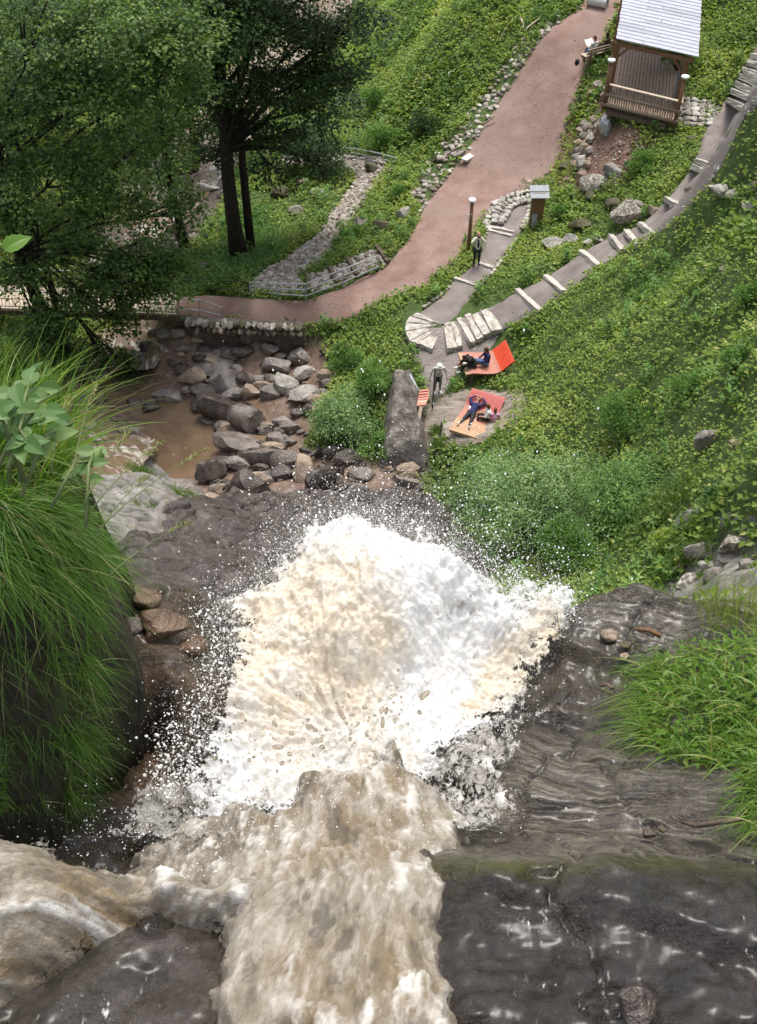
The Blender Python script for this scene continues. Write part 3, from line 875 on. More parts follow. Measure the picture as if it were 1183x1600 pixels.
# ---- footbridge
ZB = 1.78
br = wthing('footbridge', at_z(140, 462, ZB), 'wooden plank footbridge with thin metal railings under the maple', 'bridge')
e0, e1 = at_z(-90, 478, ZB), at_z(276, 491, ZB)
f0, f1 = at_z(-90, 441, ZB), at_z(276, 458, ZB)
npl = 66
mp = None
for i in range(npl):
    t0, t1 = i / npl, (i + .86) / npl
    q = [e0 + (e1 - e0) * t0, e0 + (e1 - e0) * t1, f0 + (f1 - f0) * t1, f0 + (f1 - f0) * t0]
    MB().prism([p[:2] for p in q], ZB - .06, ZB).build('plank', m_pale, br)
for (a, b) in ((e0, e1), (f0, f1)):
    MB().bar(a - [0, 0, .2], b - [0, 0, .2], .16, .26).build('stringer', m_tdark, br)
    up = np.array([0, 0, 1.0])
    MB().bar(a + up * 1.0, b + up * 1.0, .05, .05).build('rail', m_steel, br)
    MB().bar(a + up * .55, b + up * .55, .03, .03).build('rail', m_iron, br)
    MB().bar(a + up * .12, b + up * .12, .03, .03).build('rail', m_iron, br)
    for i in range(9):
        c = a + (b - a) * i / 8
        MB().bar(c - up * .1, c + up * 1.0, .045, .045).build('post', m_steel if i == 8 else m_iron, br)
    for i in range(8):
        p_ = MB()
        for j in range(1, 8):
            c = a + (b - a) * (i + j / 8) / 8
            p_.bar(c + up * .12, c + up * 1.0, .012, .012)
        o = p_.build('baluster_bars', m_iron, br); o['kind'] = 'stuff'
ab = MB(); ab.prism([tuple(e1[:2] + [-.25, -.1]), tuple(e1[:2] + [.6, -.05]), tuple(f1[:2] + [.6, .1]), tuple(f1[:2] + [-.25, .1])], -1.4, ZB - .34); ab.build('abutment', S['dark'], br)

# ---- metal fences
def fence(label, tops, bots, rails, mat, post_h=None, th=.035):
    P0 = [hit(*b) for b in bots]
    f = wthing('metal_fence', P0[0], label, 'fence')
    tops3 = []
    for (tpx, tpy), p in zip(tops, P0):
        q = at_y(tpx, tpy, p[1])
        tops3.append(np.array([q[0], p[1], max(q[2], p[2] + .5)]))
        MB().bar(p - [0, 0, .1], tops3[-1], .05, .05).build('post', mat, f)
    for i in range(len(P0) - 1):
        for fr in rails:
            a = P0[i] + (tops3[i] - P0[i]) * fr; b = P0[i + 1] + (tops3[i + 1] - P0[i + 1]) * fr
            MB().tube([a, b], th, 6).build('rail', mat, f)
    return f
fence('metal tube fence between the cobbled ramp and the red path', [(390,441),(433,443),(477,444),(536,421),(592,399)], [(390,460),(433,466),(478,470),(536,450),(592,424)], (1, .66, .3), m_steel)
fence('thin dark wire fence along the grass strip by the footbridge', [(270,434),(330,437),(388,441)], [(270,456),(330,458),(388,461)], (1, .4), m_iron, th=.018)
fence('short metal handrail ending at the footbridge corner', [(279,467),(312,469),(348,481)], [(279,495),(312,498),(348,504)], (1, .45), m_steel)
fence('metal tube fence half hidden in leaves at the far end of the cobbled path', [(524,231),(555,232),(590,239),(620,247)], [(524,247),(555,248),(590,256),(620,263)], (1, .55, .15), m_steel)

# ---- shelter
ZD = 8.4
O = at_z(945, 161.5, ZD); R_ = at_z(1059.5, 190, ZD)
u = (R_ - O); SW = np.linalg.norm(u); u = u / SW
v = np.array([math.sin(math.radians(13)), math.cos(math.radians(13)), 0]); up = np.array([0, 0, 1.0])
sh = wthing('shelter', O, 'open wooden shelter with silvery plank roof standing above the red path', 'shelter')
L3 = lambda a, b, c: O + u * a + v * b + up * c
SD = 7.5
npk = 21
for i in range(npk):
    a0, a1 = SW * i / npk + .014, SW * (i + 1) / npk - .014
    MB().bar(L3((a0 + a1) / 2, .1, -.03), L3((a0 + a1) / 2, SD, -.03), a1 - a0, .05).build('floor_plank', m_deck, sh)
for b in (.15, 2.4, 4.8, SD - .1):
    MB().bar(L3(0, b, -.17), L3(SW, b, -.17), .14, .2).build('joist', m_tdark, sh)
MB().bar(L3(.15, -.02, -.36), L3(SW - .5, -.02, -.36), .2, .18).build('front_beam', m_tdark, sh)
for a in (.35, SW - .7):
    MB().bar(L3(a, .1, -1.6), L3(a, .1, -.2), .22, .22).build('foundation_post', m_tdark, sh)
rl = MB().tube([L3(-.08, 0, .45), L3(SW + .06, 0, .45)], .085, 8).build('log_rail', m_woodg, sh, True)
MB().tube([L3(-.14, 0, -.04), L3(SW + .02, 0, -.04)], .09, 8).build('log_rail', m_woodg, sh, True)
MB().bar(L3(.1, .12, .88), L3(SW + .05, .12, .88), .16, .05).build('hand_rail', m_pale, sh)
for i in range(30):
    a = .12 + (SW - .2) * i / 29
    MB().bar(L3(a, .07, 0), L3(a, .10, .86), .055, .04, up=tuple(u)).build('baluster', m_woodg, sh)
RZ = 2.5
rl0 = at_z(963, 60, ZD + RZ); rr0 = at_z(1092, 88, ZD + RZ)
UV = np.linalg.inv(np.array([[u[0], v[0]], [u[1], v[1]]]))
ra_, rb_ = UV @ (rl0 - O)[:2]
rc_, rd_ = UV @ (rr0 - O)[:2]
print('SHELTER', SW, ra_, rb_, rc_, rd_)
RB = (rb_ + rd_) / 2
slope = .05
nrp = 22
for i in range(nrp):
    b0 = RB + i * .38; b1 = b0 + .41
    for (s0, s1) in ((ra_, ra_ + (rc_ - ra_) * .52), (ra_ + (rc_ - ra_) * .522, rc_)) if i % 2 else ((ra_, ra_ + (rc_ - ra_) * .33), (ra_ + (rc_ - ra_) * .332, rc_)):
        z0 = RZ + slope * (b0 - RB); z1 = RZ + slope * (b1 - RB) - .025
        jl = random.uniform(-.02, .02)
        B_ = MB()
        q = [L3(s0 + jl, b0, z0), L3(s1 + jl, b0, z0), L3(s1 + jl, b1, z1), L3(s0 + jl, b1, z1)]
        V = [tuple(p) for p in q] + [tuple(p - up * .035) for p in q]
        B_.add(V, [(0,1,2,3),(7,6,5,4),(0,4,5,1),(1,5,6,2),(2,6,7,3),(3,7,4,0)])
        B_.build('roof_plank', m_roof if random.random() < .6 else m_roof2, sh)
for a in (ra_ + .35, (ra_ + rc_) / 2, rc_ - .35):
    MB().bar(L3(a, RB + .05, RZ - .12), L3(a, RB + 8, RZ - .12 + slope * 8), .12, .16).build('rafter', m_wood, sh)
for (a, b) in ((.12, 1.55), (SW - .12, 1.55), (.12, SD - .6), (SW - .12, SD - .6)):
    top = RZ - .2 + slope * (b - RB)
    MB().bar(L3(a, b, -.2), L3(a, b, top), .26, .26).build('post', m_wood, sh, bevel=.02)
    s_ = 1 if a < 1 else -1
    MB().bar(L3(a + s_ * .1, b, top - .7), L3(a + s_ * .7, b, top - .06), .1, .1).build('brace', m_wood, sh)
for b in (1.55, SD - .6):
    MB().bar(L3(-.2, b, RZ - .28 + slope * (b - RB)), L3(SW + .2, b, RZ - .28 + slope * (b - RB)), .16, .18).build('cross_beam', m_wood, sh)
MB().bar(L3(SW - .32, 1.75, .0), L3(SW - .32, 1.75, RZ - .2), .35, .04).build('side_board', m_zinc, sh)
for sd in (.0, SW):
    MB().bar(L3(sd, .2, .88), L3(sd, 1.4, .88), .1, .05).build('side_rail', m_woodg, sh)
# lamps on the shelter corners and the path
def lamp(base, h, r, label, mast=None, lean=(0, 0), arms=True):
    t = wthing('path_lamp', base, label, 'lamp', 'round white lamps on wooden posts')
    b = np.array(base); top = b + np.array([lean[0], lean[1], h])
    MB().tube([b - [0, 0, .3], top], [r, r * .85], 10).build('post', m_wood, t, True)
    k = MB(); k.tube([top + [0, 0, -.04], top + [0, 0, .02], top + [0, 0, .07], top + [0, 0, .10]], [.14, .19, .17, .03], 16).build('lamp_head', m_white, t, True)
    if arms:
        MB().tube([top + [-.3, .02, -.2], top + [0, 0, -.12], top + [.22, .02, -.22]], .012, 5).build('wire_bracket', m_steel, t)
        MB().box(top + np.array([-.12, -.08, -.75]), (.1, .08, .16)).build('junction_box', m_white, t)
    return t
lamp(L3(-.02, .05, 0), 2.0, .12, 'lamp on the corner post of the shelter beside the tall mast', arms=False)
lamp(L3(SW - .12, .1, 0), 2.0, .09, 'lamp on the corner post of the shelter beside the paving stones', arms=False)
p = hit(732, 393); lamp(p, 2.75, .1, 'lamp on a brown post beside the man photographing')
ms = MB().tube([L3(-.06, .2, 1.9), L3(-.02, .25, 5.6)], .045, 8).build('mast', m_wood, None, True)
tag(ms, 'thin brown mast standing on the shelter corner post', 'mast')
# information pillar
p = hit(836, 352)
t = wthing('information_pillar', p, 'wooden information pillar with small slanted grey roof beside the round steps', 'pillar')
MB().box(p + [0, 0, .85], (.62, .3, 1.9)).build('pillar_body', m_wood, t, bevel=.02)
MB().box(p + [-.1, -.17, .35], (.26, .02, .7)).build('notice_panel', m_steel, t)
q = MB(); q.add([tuple(p + k) for k in ([-.45,-.38,1.68],[.47,-.38,1.68],[.47,.3,1.98],[-.45,.3,1.98],[-.45,-.38,1.64],[.47,-.38,1.64],[.47,.3,1.94],[-.45,.3,1.94])], [(0,1,2,3),(7,6,5,4),(0,4,5,1),(1,5,6,2),(2,6,7,3),(3,7,4,0)]); q.build('pillar_roof', m_zinc, t)
MB().bar(p + [-.46, -.05, 1.835], p + [.48, -.05, 1.835], .03, .02).build('roof_seam', m_iron, t)
# paddle shaped board, rail and handrail posts by the outcrop
m_redb = pm('red_board', [(.3, (.42, .12, .09)), (.7, (.55, .24, .18))], 3, 6, .6, .2, 20, .01, (1, 5, 1))
p0, p1, p2 = at_z(662, 608, 2.75), at_z(658, 634, 2.65), at_z(655, 655, 2.25)
t = wthing('slat_seat', hit(656, 655), 'red and tan board with a tapered end on a short pale post beside the outcrop', 'seat')
sd = np.array([.2, .03, 0])
b = MB(); q = [p0 - sd * .9, p0 + sd * 1.15, p0 * .45 + p1 * .55 + sd * 1.3, p1 + sd * .9, p1 - sd * .9]
b.prism([k[:2] for k in q], 2.62, 2.68).build('board', m_redb, t)
for i in range(6):
    c = p0 + (p1 - p0) * (i + .5) / 6
    MB().bar(c - sd * .85 + [0, 0, -.0], c + sd * 1.0, .1, .02).build('slat', m_redb if i < 4 else m_pale, t)
MB().bar(p1 + [0, 0, -.05], p2, .13, .09).build('leg', m_pale, t)
MB().bar(p0 + [.1, 0, -.05], hit(664, 622) + [0, .3, -.1], .1, .09).build('leg', m_pale, t)
a, b = at_z(640.5, 585, 3.0), at_z(654, 611, 2.8)
o = MB().tube([a, b], .05, 8).build('rail_tube', m_steel, None, True); tag(o, 'grey tube rail leaning on the top of the bedrock outcrop', 'rail')
for (tx, ty, bx, by, lb_) in [(680,575,675,645,'tall thin black post in front of the man in white'),(690,659,687,688,'short thin black post at the lower platform corner')]:
    q = hit(bx, by); tp_ = at_y(tx, ty, q[1])
    o = MB().tube([q - [0, 0, .1], tp_], .032, 8).build('handrail_post', m_iron, None, True); tag(o, lb_, 'post')
# white slab, pipe, logs
q = hit(732, 249); o = MB().box((0, 0, 0), (.95, .38, .12)).build('white_slab', m_conc, None, bevel=.015); o.location = q + [0, 0, .12]; o.rotation_euler = (0, .05, .95); tag(o, 'clean white slab lying on the upper edge of the red path', 'slab')
q = hit(716, 243); o = MB().box((0, 0, 0), (1.0, .4, .14)).build('grey_slab', S['grey'], None, bevel=.03); o.location = q + [0, 0, .15]; o.rotation_euler = (.1, .05, .8); tag(o, 'mossy grey slab beside the white slab', 'slab')
def pipe():
    q = hit(933, 10)
    n = 20; V = []
    for x, ri in ((-.55, .3), (.55, .3), (.55, .24), (-.55, .24)):
        V += [(x, ri * math.cos(2 * math.pi * k / n), ri * math.sin(2 * math.pi * k / n)) for k in range(n)]
    b = MB(); b.add(V, [(i * n + k, i * n + (k + 1) % n, ((i + 1) % 4) * n + (k + 1) % n, ((i + 1) % 4) * n + k) for i in range(4) for k in range(n)])
    o = b.build('concrete_pipe', m_conc); o.location = q + [0, 0, .28]; o.rotation_euler = (0, 0, -.5)
    tag(o, 'pale concrete pipe piece lying beside the far red path', 'pipe')
pipe()
for i, (a, b, r_, lb_) in enumerate([((812,38),(818,52),.07,'bleached upright stump in the rubble by the far red path'),((820,60),(842,38),.06,'long bleached log in the rubble by the far red path'),((700,132),(716,112),.06,'bleached branch lying on the green slope'),((638,143),(662,131),.05,'thin dry branch in the green slope'),((745,205),(772,192),.07,'brown dead branch on the rubble strip'),((700,250),(722,234),.06,'dry branch on the rubble beside the slabs'),((778,80),(796,40),.03,'thin dark pole sticking out of the green slope')]):
    A, B = hit(*a) + [0, 0, .35], hit(*b) + [0, 0, .3]
    rr = np.random.default_rng(i)
    P = [A + (B - A) * t + rr.normal(size=3) * .06 for t in (0, .3, .6, 1)]
    o = MB().tube(P, [r_, r_ * .9, r_ * .8, r_ * .5], 6).build('dead_branch', m_pale if i < 4 else m_woodg, None, True); tag(o, lb_, 'branch')

# ---- loungers
m_red1 = pm('slat_red_bright', [(.3, (.50, .045, .02)), (.7, (.66, .085, .035))], 3, 6, .45, .15, 20, .01, (1, 6, 1))
m_red2 = pm('slat_red_worn', [(.32, (.46, .25, .17)), (.5, (.42, .15, .11)), (.7, (.44, .29, .20))], 3.5, 8, .65, .2, 20, .01, (1, 5, 1))
m_red3 = pm('slat_red_dull', [(.3, (.36, .07, .065)), (.7, (.5, .13, .11))], 3, 6, .6, .15, 20, .01, (1, 6, 1))
m_tan = pm('slat_tan', [(.3, (.34, .19, .10)), (.7, (.52, .34, .21))], 3, 7, .65, .2, 20, .01, (1, 5, 1))
def lounger(label, foot, head, width, zf, prof, mats, n=26):
    """slatted wave lounger; foot and head are ground places, prof gives height along it"""
    d = head[:2] - foot[:2]; L = np.linalg.norm(d); d = d / L
    o = empty('sun_lounger', (foot[0], foot[1], zf), label, 'lounger', 'red slatted loungers on the landing', rz=math.atan2(d[1], d[0]))
    hs = np.array(prof, float)
    f = lambda s: float(np.interp(s, hs[:, 0], hs[:, 1]))
    fs = lambda s: sum(f(min(max(s + k, 0), 1)) for k in (-.06, -.03, 0, .03, .06)) / 5
    for i in range(n):
        s0, s1 = i / n, (i + .9) / n
        a = Vector((s0 * L, 0, fs(s0))); b = Vector((s1 * L, 0, fs(s1)))
        c = (a + b) / 2; dd = (b - a)
        R = Matrix.Rotation(-math.atan2(dd.z, dd.x), 3, 'Y')
        MB().box(c, (dd.length, width, .035), R).build('slat', mats(i / n), o)
    for y in (-width / 2 + .12, width / 2 - .12):
        q = MB()
        for i in range(n):
            q.bar((i / n * L, y, fs(i / n) - .075), ((i + 1) / n * L, y, fs((i + 1) / n) - .075), .06, .12)
        q.build('side_frame', m_wood, o)
        for s in (.12, .8):
            MB().bar((s * L, y, -.5), (s * L, y, fs(s) - .1), .09, .09).build('leg', m_tdark, o)
    MB().box((-.03, 0, fs(0) - .05), (.06, width, .14)).build('foot_board', m_tan, o)
    return o
l1f = (at_z(718.5, 588, 2.75) + at_z(729, 553.6, 2.75)) / 2; l1h = (at_z(793.5, 576, 2.75) + at_z(798, 549, 2.75)) / 2 ; l1h = l1h * 1.0
lounger('bright red wave shaped lounger with a seated woman in blue', l1f, l1h, 1.5, 2.55, [(0,.28),(.15,.30),(.35,.2),(.6,.14),(.72,.2),(1,.75)], lambda s: m_red1 if s > .72 else m_red2 if s > .05 else m_tan)
l2f = (at_z(707.5, 671, 2.4) + at_z(751.4, 686.6, 2.4)) / 2; l2h = (at_z(741.5, 606, 2.75) + at_z(786.6, 622, 2.75)) / 2
lounger('dull red wave shaped lounger carrying the man lying on his back', l2f, l2h, 1.5, 2.05, [(0,.36),(.2,.42),(.45,.3),(.65,.3),(1,.72)], lambda s: m_red3 if s > .68 else m_tan if s < .34 else m_red2)
L1A = math.atan2(*(l1h - l1f)[1::-1]); L2A = math.atan2(*(l2h - l2f)[1::-1])
# ---- bench
bf, bb = hit(921, 108), hit(956, 84)
bd = (bb - bf); BL = float(np.linalg.norm(bd[:2])); BA = math.atan2(bd[1], bd[0])
BZ = float((bf[2] + bb[2]) / 2)
bench = empty('park_bench', ((bf + bb) / 2)[:2].tolist() + [BZ], 'plain wooden bench at the edge of the red path with two people on it', 'bench', rz=BA)
BLn = max(2.2, min(BL, 3.2))
for k in range(3): MB().box((0, .08 + .15 * k, .45), (BLn, .13, .045)).build('seat_plank', m_pale, bench)
for k in range(2): MB().box((0, -.06 - .02 * k, .62 + .16 * k), (BLn, .035, .13)).build('back_plank', m_pale, bench)
for x in (-BLn / 2 + .3, BLn / 2 - .3):
    MB().box((x, .42, .21), (.09, .09, .44)).build('leg', m_wood, bench)
    MB().box((x, -.02, .43), (.09, .07, .86)).build('leg', m_wood, bench)
print('BENCH', BL, BA, 'L1', L1A, 'L2', L2A, np.linalg.norm(l1h - l1f), np.linalg.norm(l2h - l2f))
# ------------------------------------------------------------------ people
def cloth(name, c, rough=.85):
    return pm(name, [(.3, tuple(k * .8 for k in c)), (.7, tuple(min(k * 1.15, .9) for k in c))], 9, 5, rough, .4, 30, .015)
PM = {k: cloth('cloth_' + k, c) for k, c in dict(navy=(.018, .02, .085), blue=(.03, .05, .17), jeans=(.10, .16, .30), charcoal=(.022, .022, .028), black=(.012, .012, .014), offwhite=(.55, .54, .48), beige=(.42, .41, .36), grey=(.2, .19, .19), white=(.75, .75, .72), pink=(.55, .3, .42), redcloth=(.4, .05, .09), brown=(.05, .03, .022)).items()}
PM['skin'] = pm('skin', [(.3, (.42, .22, .15)), (.7, (.52, .29, .21))], 8, 3, .5, .05, 30, .005)
PM['hair_brown'] = cloth('hair_brown', (.10, .045, .02)); PM['hair_dark'] = cloth('hair_dark', (.018, .012, .009)); PM['hair_grey'] = cloth('hair_grey', (.3, .28, .26))

def capsule(b, A, B, ra, rb, n=12, m=4):
    A, B = Vector(A), Vector(B)
    d = (B - A)
    if d.length < 1e-5: d = Vector((0, 0, 1e-3))
    u = d.normalized()
    P, R = [], []
    for i in range(m + 1):
        a = math.pi / 2 * (1 - i / m); P.append(A - u * ra * math.sin(a)); R.append(max(ra * math.cos(a), .002))
    for i in range(m + 1):
        a = math.pi / 2 * i / m; P.append(B + u * rb * math.sin(a)); R.append(max(rb * math.cos(a), .002))
    b.tube(P, R, n)

def ellipsoid(b, c, r, R=None):
    V = ICO[2][0] * np.array(r)
    if R is not None: V = V @ np.array(R).T
    b.add(V + np.array(c), [tuple(f) for f in ICO[2][1]])

def person(label, loc, rz, J, cl, hair='hair_brown', hair_len=0, hat=None, s=1.0, headdir=(0, -1, 0), headup=(0, 0, 1), tilt=None, group=None):
    """J: joints in local metres, facing -Y. cl: top, legs, shoes, lower arm colours"""
    g = lambda k: Vector(J[k])
    bones = []   # (A, B, ra, rb, material)
    top, leg, shoe = cl['top'], cl['legs'], cl['shoes']; fore = cl.get('fore', top)
    sL, sR = g('shL'), g('shR')
    bones += [(g('pelvis'), g('pelvis') * .4 + g('chest') * .6, .15, .145, top), (g('pelvis') * .3 + g('chest') * .7, g('chest'), .145, .15, top), (sL, sR, .075, .075, top), (g('chest'), (sL + sR) / 2, .14, .10, top),
              (g('hipL'), g('hipR'), .125, .125, leg), ((sL + sR) / 2, g('head') - Vector(headup) * .06, .06, .05, 'skin')]
    for k in 'LR':
        bones += [(g('sh' + k), g('el' + k), .065, .05, top), (g('el' + k), g('wr' + k), .05, .036, fore),
                  (g('hip' + k), g('kn' + k), .105, .07, leg), (g('kn' + k), g('an' + k), .068, .045, leg), (g('an' + k), g('to' + k), .05, .042, shoe)]
        hd = (g('wr' + k) - g('el' + k)).normalized()
        bones += [(g('wr' + k), g('wr' + k) + hd * .07, .034, .036, 'skin')]
    b = MB()
    for A, B, ra, rb, m in bones: capsule(b, A, B, ra, rb)
    f_ = Vector(headdir).normalized(); upv = Vector(headup).normalized(); sd = f_.cross(upv).normalized(); upv = sd.cross(f_)
    R = Matrix((sd, -f_, upv)).transposed()
    hc = g('head')
    ellipsoid(b, hc, (.078, .098, .118), R)
    b_head = (hc, hc, .11, .11, 'skin'); bones.append(b_head)
    ellipsoid(b, hc + f_ * .098 - upv * .02, (.016, .022, .026), R)
    for e in (-1, 1): ellipsoid(b, hc + sd * e * .08, (.012, .026, .034), R)
    o = b.build('person', None)
    md = o.modifiers.new('r', 'REMESH'); md.mode = 'VOXEL'; md.voxel_size = .02
    sm = o.modifiers.new('s', 'SMOOTH'); sm.iterations = 3; sm.factor = .5
    dg = bpy.context.evaluated_depsgraph_get()
    me = bpy.data.meshes.new_from_object(o.evaluated_get(dg))
    o.modifiers.clear(); old = o.data; o.data = me; bpy.data.meshes.remove(old)
    # fingers: four and a thumb, rooted in the palm
    fb = MB()
    for k in 'LR':
        w = g('wr' + k); hd = (w - g('el' + k)).normalized()
        sdv = hd.cross(Vector((0, .3, 1))).normalized(); nv = hd.cross(sdv)
        for i, (off, ln) in enumerate(((-.027, .065), (-.009, .078), (.009, .072), (.027, .055))):
            r0 = w + hd * .075 + sdv * off
            fb.tube([r0, r0 + hd * ln * .55 + nv * .008, r0 + hd * ln + nv * .026], [.0095, .0085, .006], 6)
        r0 = w + hd * .03 - sdv * .03
        fb.tube([r0, r0 + hd * .03 - sdv * .025, r0 + hd * .055 - sdv * .03 + nv * .01], [.011, .010, .007], 6)
    n0 = len(me.polygons)
    bm = bmesh.new(); bm.from_mesh(me)
    vs = [bm.verts.new(p) for p in fb.v]
    for f in fb.f:
        try: bm.faces.new([vs[i] for i in f])
        except ValueError: pass
    bm.to_mesh(me); bm.free()
    names = ['skin'] + sorted({q[4] for q in bones} - {'skin'})
    me.materials.clear()
    for nme in names: me.materials.append(PM[nme])
    C = np.empty(len(me.polygons) * 3); me.polygons.foreach_get('center', C); C = C.reshape(-1, 3)
    best = np.full(len(C), 1e9); idx = np.zeros(len(C), int)
    for A, B, ra, rb, m in bones:
        A_, B_ = np.array(A), np.array(B); ab = B_ - A_
        t = np.clip(((C - A_) @ ab) / (ab @ ab + 1e-9), 0, 1)
        dd = np.linalg.norm(C - A_ - t[:, None] * ab, axis=1) - (ra + (rb - ra) * t)
        if m == 'skin' and A is not hc: dd = dd + .004
        w = dd < best; best[w] = dd[w]; idx[w] = names.index(m)
    idx[n0:] = 0
    me.polygons.foreach_set('material_index', idx.astype(np.int32)); me.polygons.foreach_set('use_smooth', np.ones(len(C), bool))
    tag(o, label, 'person', group)
    # face
    eb = MB()
    for e in (-1, 1): ellipsoid(eb, hc + f_ * .088 + sd * e * .03 + upv * .012, (.011, .008, .007), R)
    eb2 = MB(); ellipsoid(eb2, hc + f_ * .088 - upv * .055, (.024, .008, .006), R)
    for e in (-1, 1):
        q = MB(); ellipsoid(q, hc + f_ * .09 + sd * e * .03 + upv * .012, (.011, .008, .007), R); q.build('eye', PM['black'], o, True)
    eb2.build('mouth', PM['redcloth'], o, True)
    if hair or hat:
        V = ICO[3][0]; keep = (V[:, 2] > -.05) | (V[:, 1] > (.15 if not hair_len else -.15)) & (V[:, 2] > -.95)
        keep &= ~((V[:, 1] < -.55) & (V[:, 2] < .45))
        W = V * np.array([.088, .108, .126])
        if hair_len: W[:, 2] = np.where((V[:, 2] < -.1) & (V[:, 1] > -.2), W[:, 2] - hair_len * (-.1 - V[:, 2]), W[:, 2])
        W = W * (1 + .05 * fbm(V[:, 0] * 4, V[:, 1] * 4, V[:, 2] * 4, 2)[:, None])
        W = W @ np.array(R).T + np.array(hc)
        Fk = ICO[3][1][keep[ICO[3][1]].all(1)]
        if hair: mesh_np('hair', W, Fk, PM[hair], o)
        if hat:
            q = MB(); c = hc + upv * .05
            n = 14; rings = [(.128, .02), (.112, .03), (.106, .07), (.08, .105), (.02, .12)]
            Vv = [c + sd * (r_ * math.cos(2 * math.pi * k / n)) + f_ * ((r_ * (1.25 if i == 0 else 1.12)) * math.sin(2 * math.pi * k / n)) + upv * z_ for i, (r_, z_) in enumerate(rings) for k in range(n)]
            q.add(Vv, [(i * n + k, i * n + (k + 1) % n, (i + 1) * n + (k + 1) % n, (i + 1) * n + k) for i in range(len(rings) - 1) for k in range(n)])
            q.build('cap', PM[hat], o, True)
    if cl.get('front'):
        q = MB(); c = g('pelvis') * .4 + g('chest') * .6 + Vector((0, -.085, .02)); ellipsoid(q, c, (.07, .085, .27)); q.build('shirt_front', PM[cl['front']], o, True)
    if cl.get('coat'):   # open jacket: a shell over back and sides with hanging hem
        q = MB(); n = 16
        sp = (sL + sR) / 2; pv_ = g('pelvis')
        for i, (t_, w_, d_) in enumerate(((0, .15, .10), (.15, .235, .14), (.5, .225, .16), (1.05, .25, .19))):
            c = sp + (pv_ - sp) * t_
            for k in range(n):
                a = math.radians(-62 + 304 * k / (n - 1))
                q.v.append((c.x + w_ * math.cos(a) , c.y + d_ * math.sin(a) , c.z))
        q.f = [(i * n + k, i * n + k + 1, (i + 1) * n + k + 1, (i + 1) * n + k) for i in range(3) for k in range(n - 1)]
        co = q.build('jacket', PM[cl['coat']], o, True)
        md = co.modifiers.new('t', 'SOLIDIFY'); md.thickness = .02
    o.scale = (s, s, s); o.location = [float(k) for k in loc]; o.rotation_euler = (0, 0, rz)
    return o
def J_(**k): return k
stand = J_(pelvis=(0,0,.97), chest=(0,0,1.28), head=(0,-.03,1.645), shL=(.18,0,1.42), shR=(-.18,0,1.42), elL=(.25,.04,1.13), elR=(-.25,.04,1.13), wrL=(.26,-.08,.9), wrR=(-.26,-.08,.9), hipL=(.09,0,.92), hipR=(-.09,0,.92), knL=(.11,-.02,.5), knR=(-.11,-.02,.5), anL=(.12,.02,.07), anR=(-.12,.02,.07), toL=(.14,-.16,.05), toR=(-.14,-.16,.05))
J1 = dict(stand, elL=(.33,-.16,1.28), elR=(-.33,-.16,1.28), wrL=(.10,-.2,1.56), wrR=(-.10,-.2,1.56), head=(0,-.02,1.65))
q = hit(744, 415)
person('bald man in an open pale jacket photographing beside the path lamp', q + [0, 0, .05], .1, J1, dict(top='offwhite', legs='charcoal', shoes='brown', front='charcoal'), hair=None, headdir=(0, -1, .25), headup=(0, .25, 1))
k_ = MB().box((0, 0, 0), (.13, .07, .085)); k_.tube([(0, -.03, 0), (0, -.09, .012)], [.035, .032], 10)
o = k_.build('camera', PM['black'], None, bevel=.006); o.location = q + [0.02, -.2, 1.68]; tag(o, 'small black camera held up by the bald man', 'camera')
q = hit(683, 614)
J2 = dict(stand, chest=(0,-.07,1.25), shL=(.2,-.1,1.38), shR=(-.2,-.1,1.38), head=(0,-.22,1.56), elL=(.33,-.06,1.12), elR=(-.33,-.06,1.12), wrL=(.36,-.16,.88), wrR=(-.36,-.12,.88), toL=(.16,-.16,.05))
person('older man in white cap and loose pale jacket standing behind the thin post', q + [0, 0, .05], .15, J2, dict(top='offwhite', legs='grey', shoes='white', front='beige'), hair='hair_grey', hat='white', headdir=(.1, -1, -.35), headup=(0, -.35, 1))
o = MB().box((0, 0, 0), (.16, .09, .26)).build('black_bag', PM['black'], None, bevel=.03); o.location = q + [-.02, -.3, 1.0]; tag(o, 'small black bag hanging in front of the man in the white cap', 'bag')
# seated woman and companion on lounger 1; local -Y points to the lounger foot
sit = J_(pelvis=(0,0,.12), chest=(0,.03,.42), head=(0,-.06,.80), shL=(.17,.02,.56), shR=(-.17,.02,.56), elL=(.24,-.1,.33), elR=(-.24,-.1,.33), wrL=(.15,-.3,.28), wrR=(-.15,-.3,.28), hipL=(.09,-.02,.1), hipR=(-.09,-.02,.1), knL=(.12,-.42,.34), knR=(-.13,-.45,.22), anL=(.12,-.72,.06), anR=(-.1,-.85,.06), toL=(.13,-.9,.09), toR=(-.1,-1.02,.1))
def on_lounger(foot, head, s, side, z):
    d = (head - foot); d2 = np.array([d[0], d[1], 0]); d2 /= np.linalg.norm(d2)
    n = np.array([-d2[1], d2[0], 0])
    p = foot * (1 - s) + head * s + n * side
    return np.array([p[0], p[1], z])
person('woman with brown hair in blue top and jeans sitting on the bright lounger', on_lounger(l1f, l1h, .48, -.12, 2.76), L1A - math.pi / 2, sit, dict(top='navy', legs='jeans', shoes='white'), hair='hair_brown', hair_len=.12, headdir=(.0, -1, -.3), headup=(0, -.3, 1))
J4 = dict(sit, chest=(0,-.16,.36), shL=(.18,-.26,.44), shR=(-.18,-.26,.44), head=(0,-.45,.5), elL=(.22,-.4,.22), elR=(-.22,-.4,.25), wrL=(.1,-.6,.16), wrR=(-.12,-.6,.2), knL=(.16,-.45,.2), knR=(-.16,-.45,.26), anL=(.15,-.62,-.12), anR=(-.15,-.66,-.1), toL=(.16,-.78,-.14), toR=(-.15,-.82,-.12))
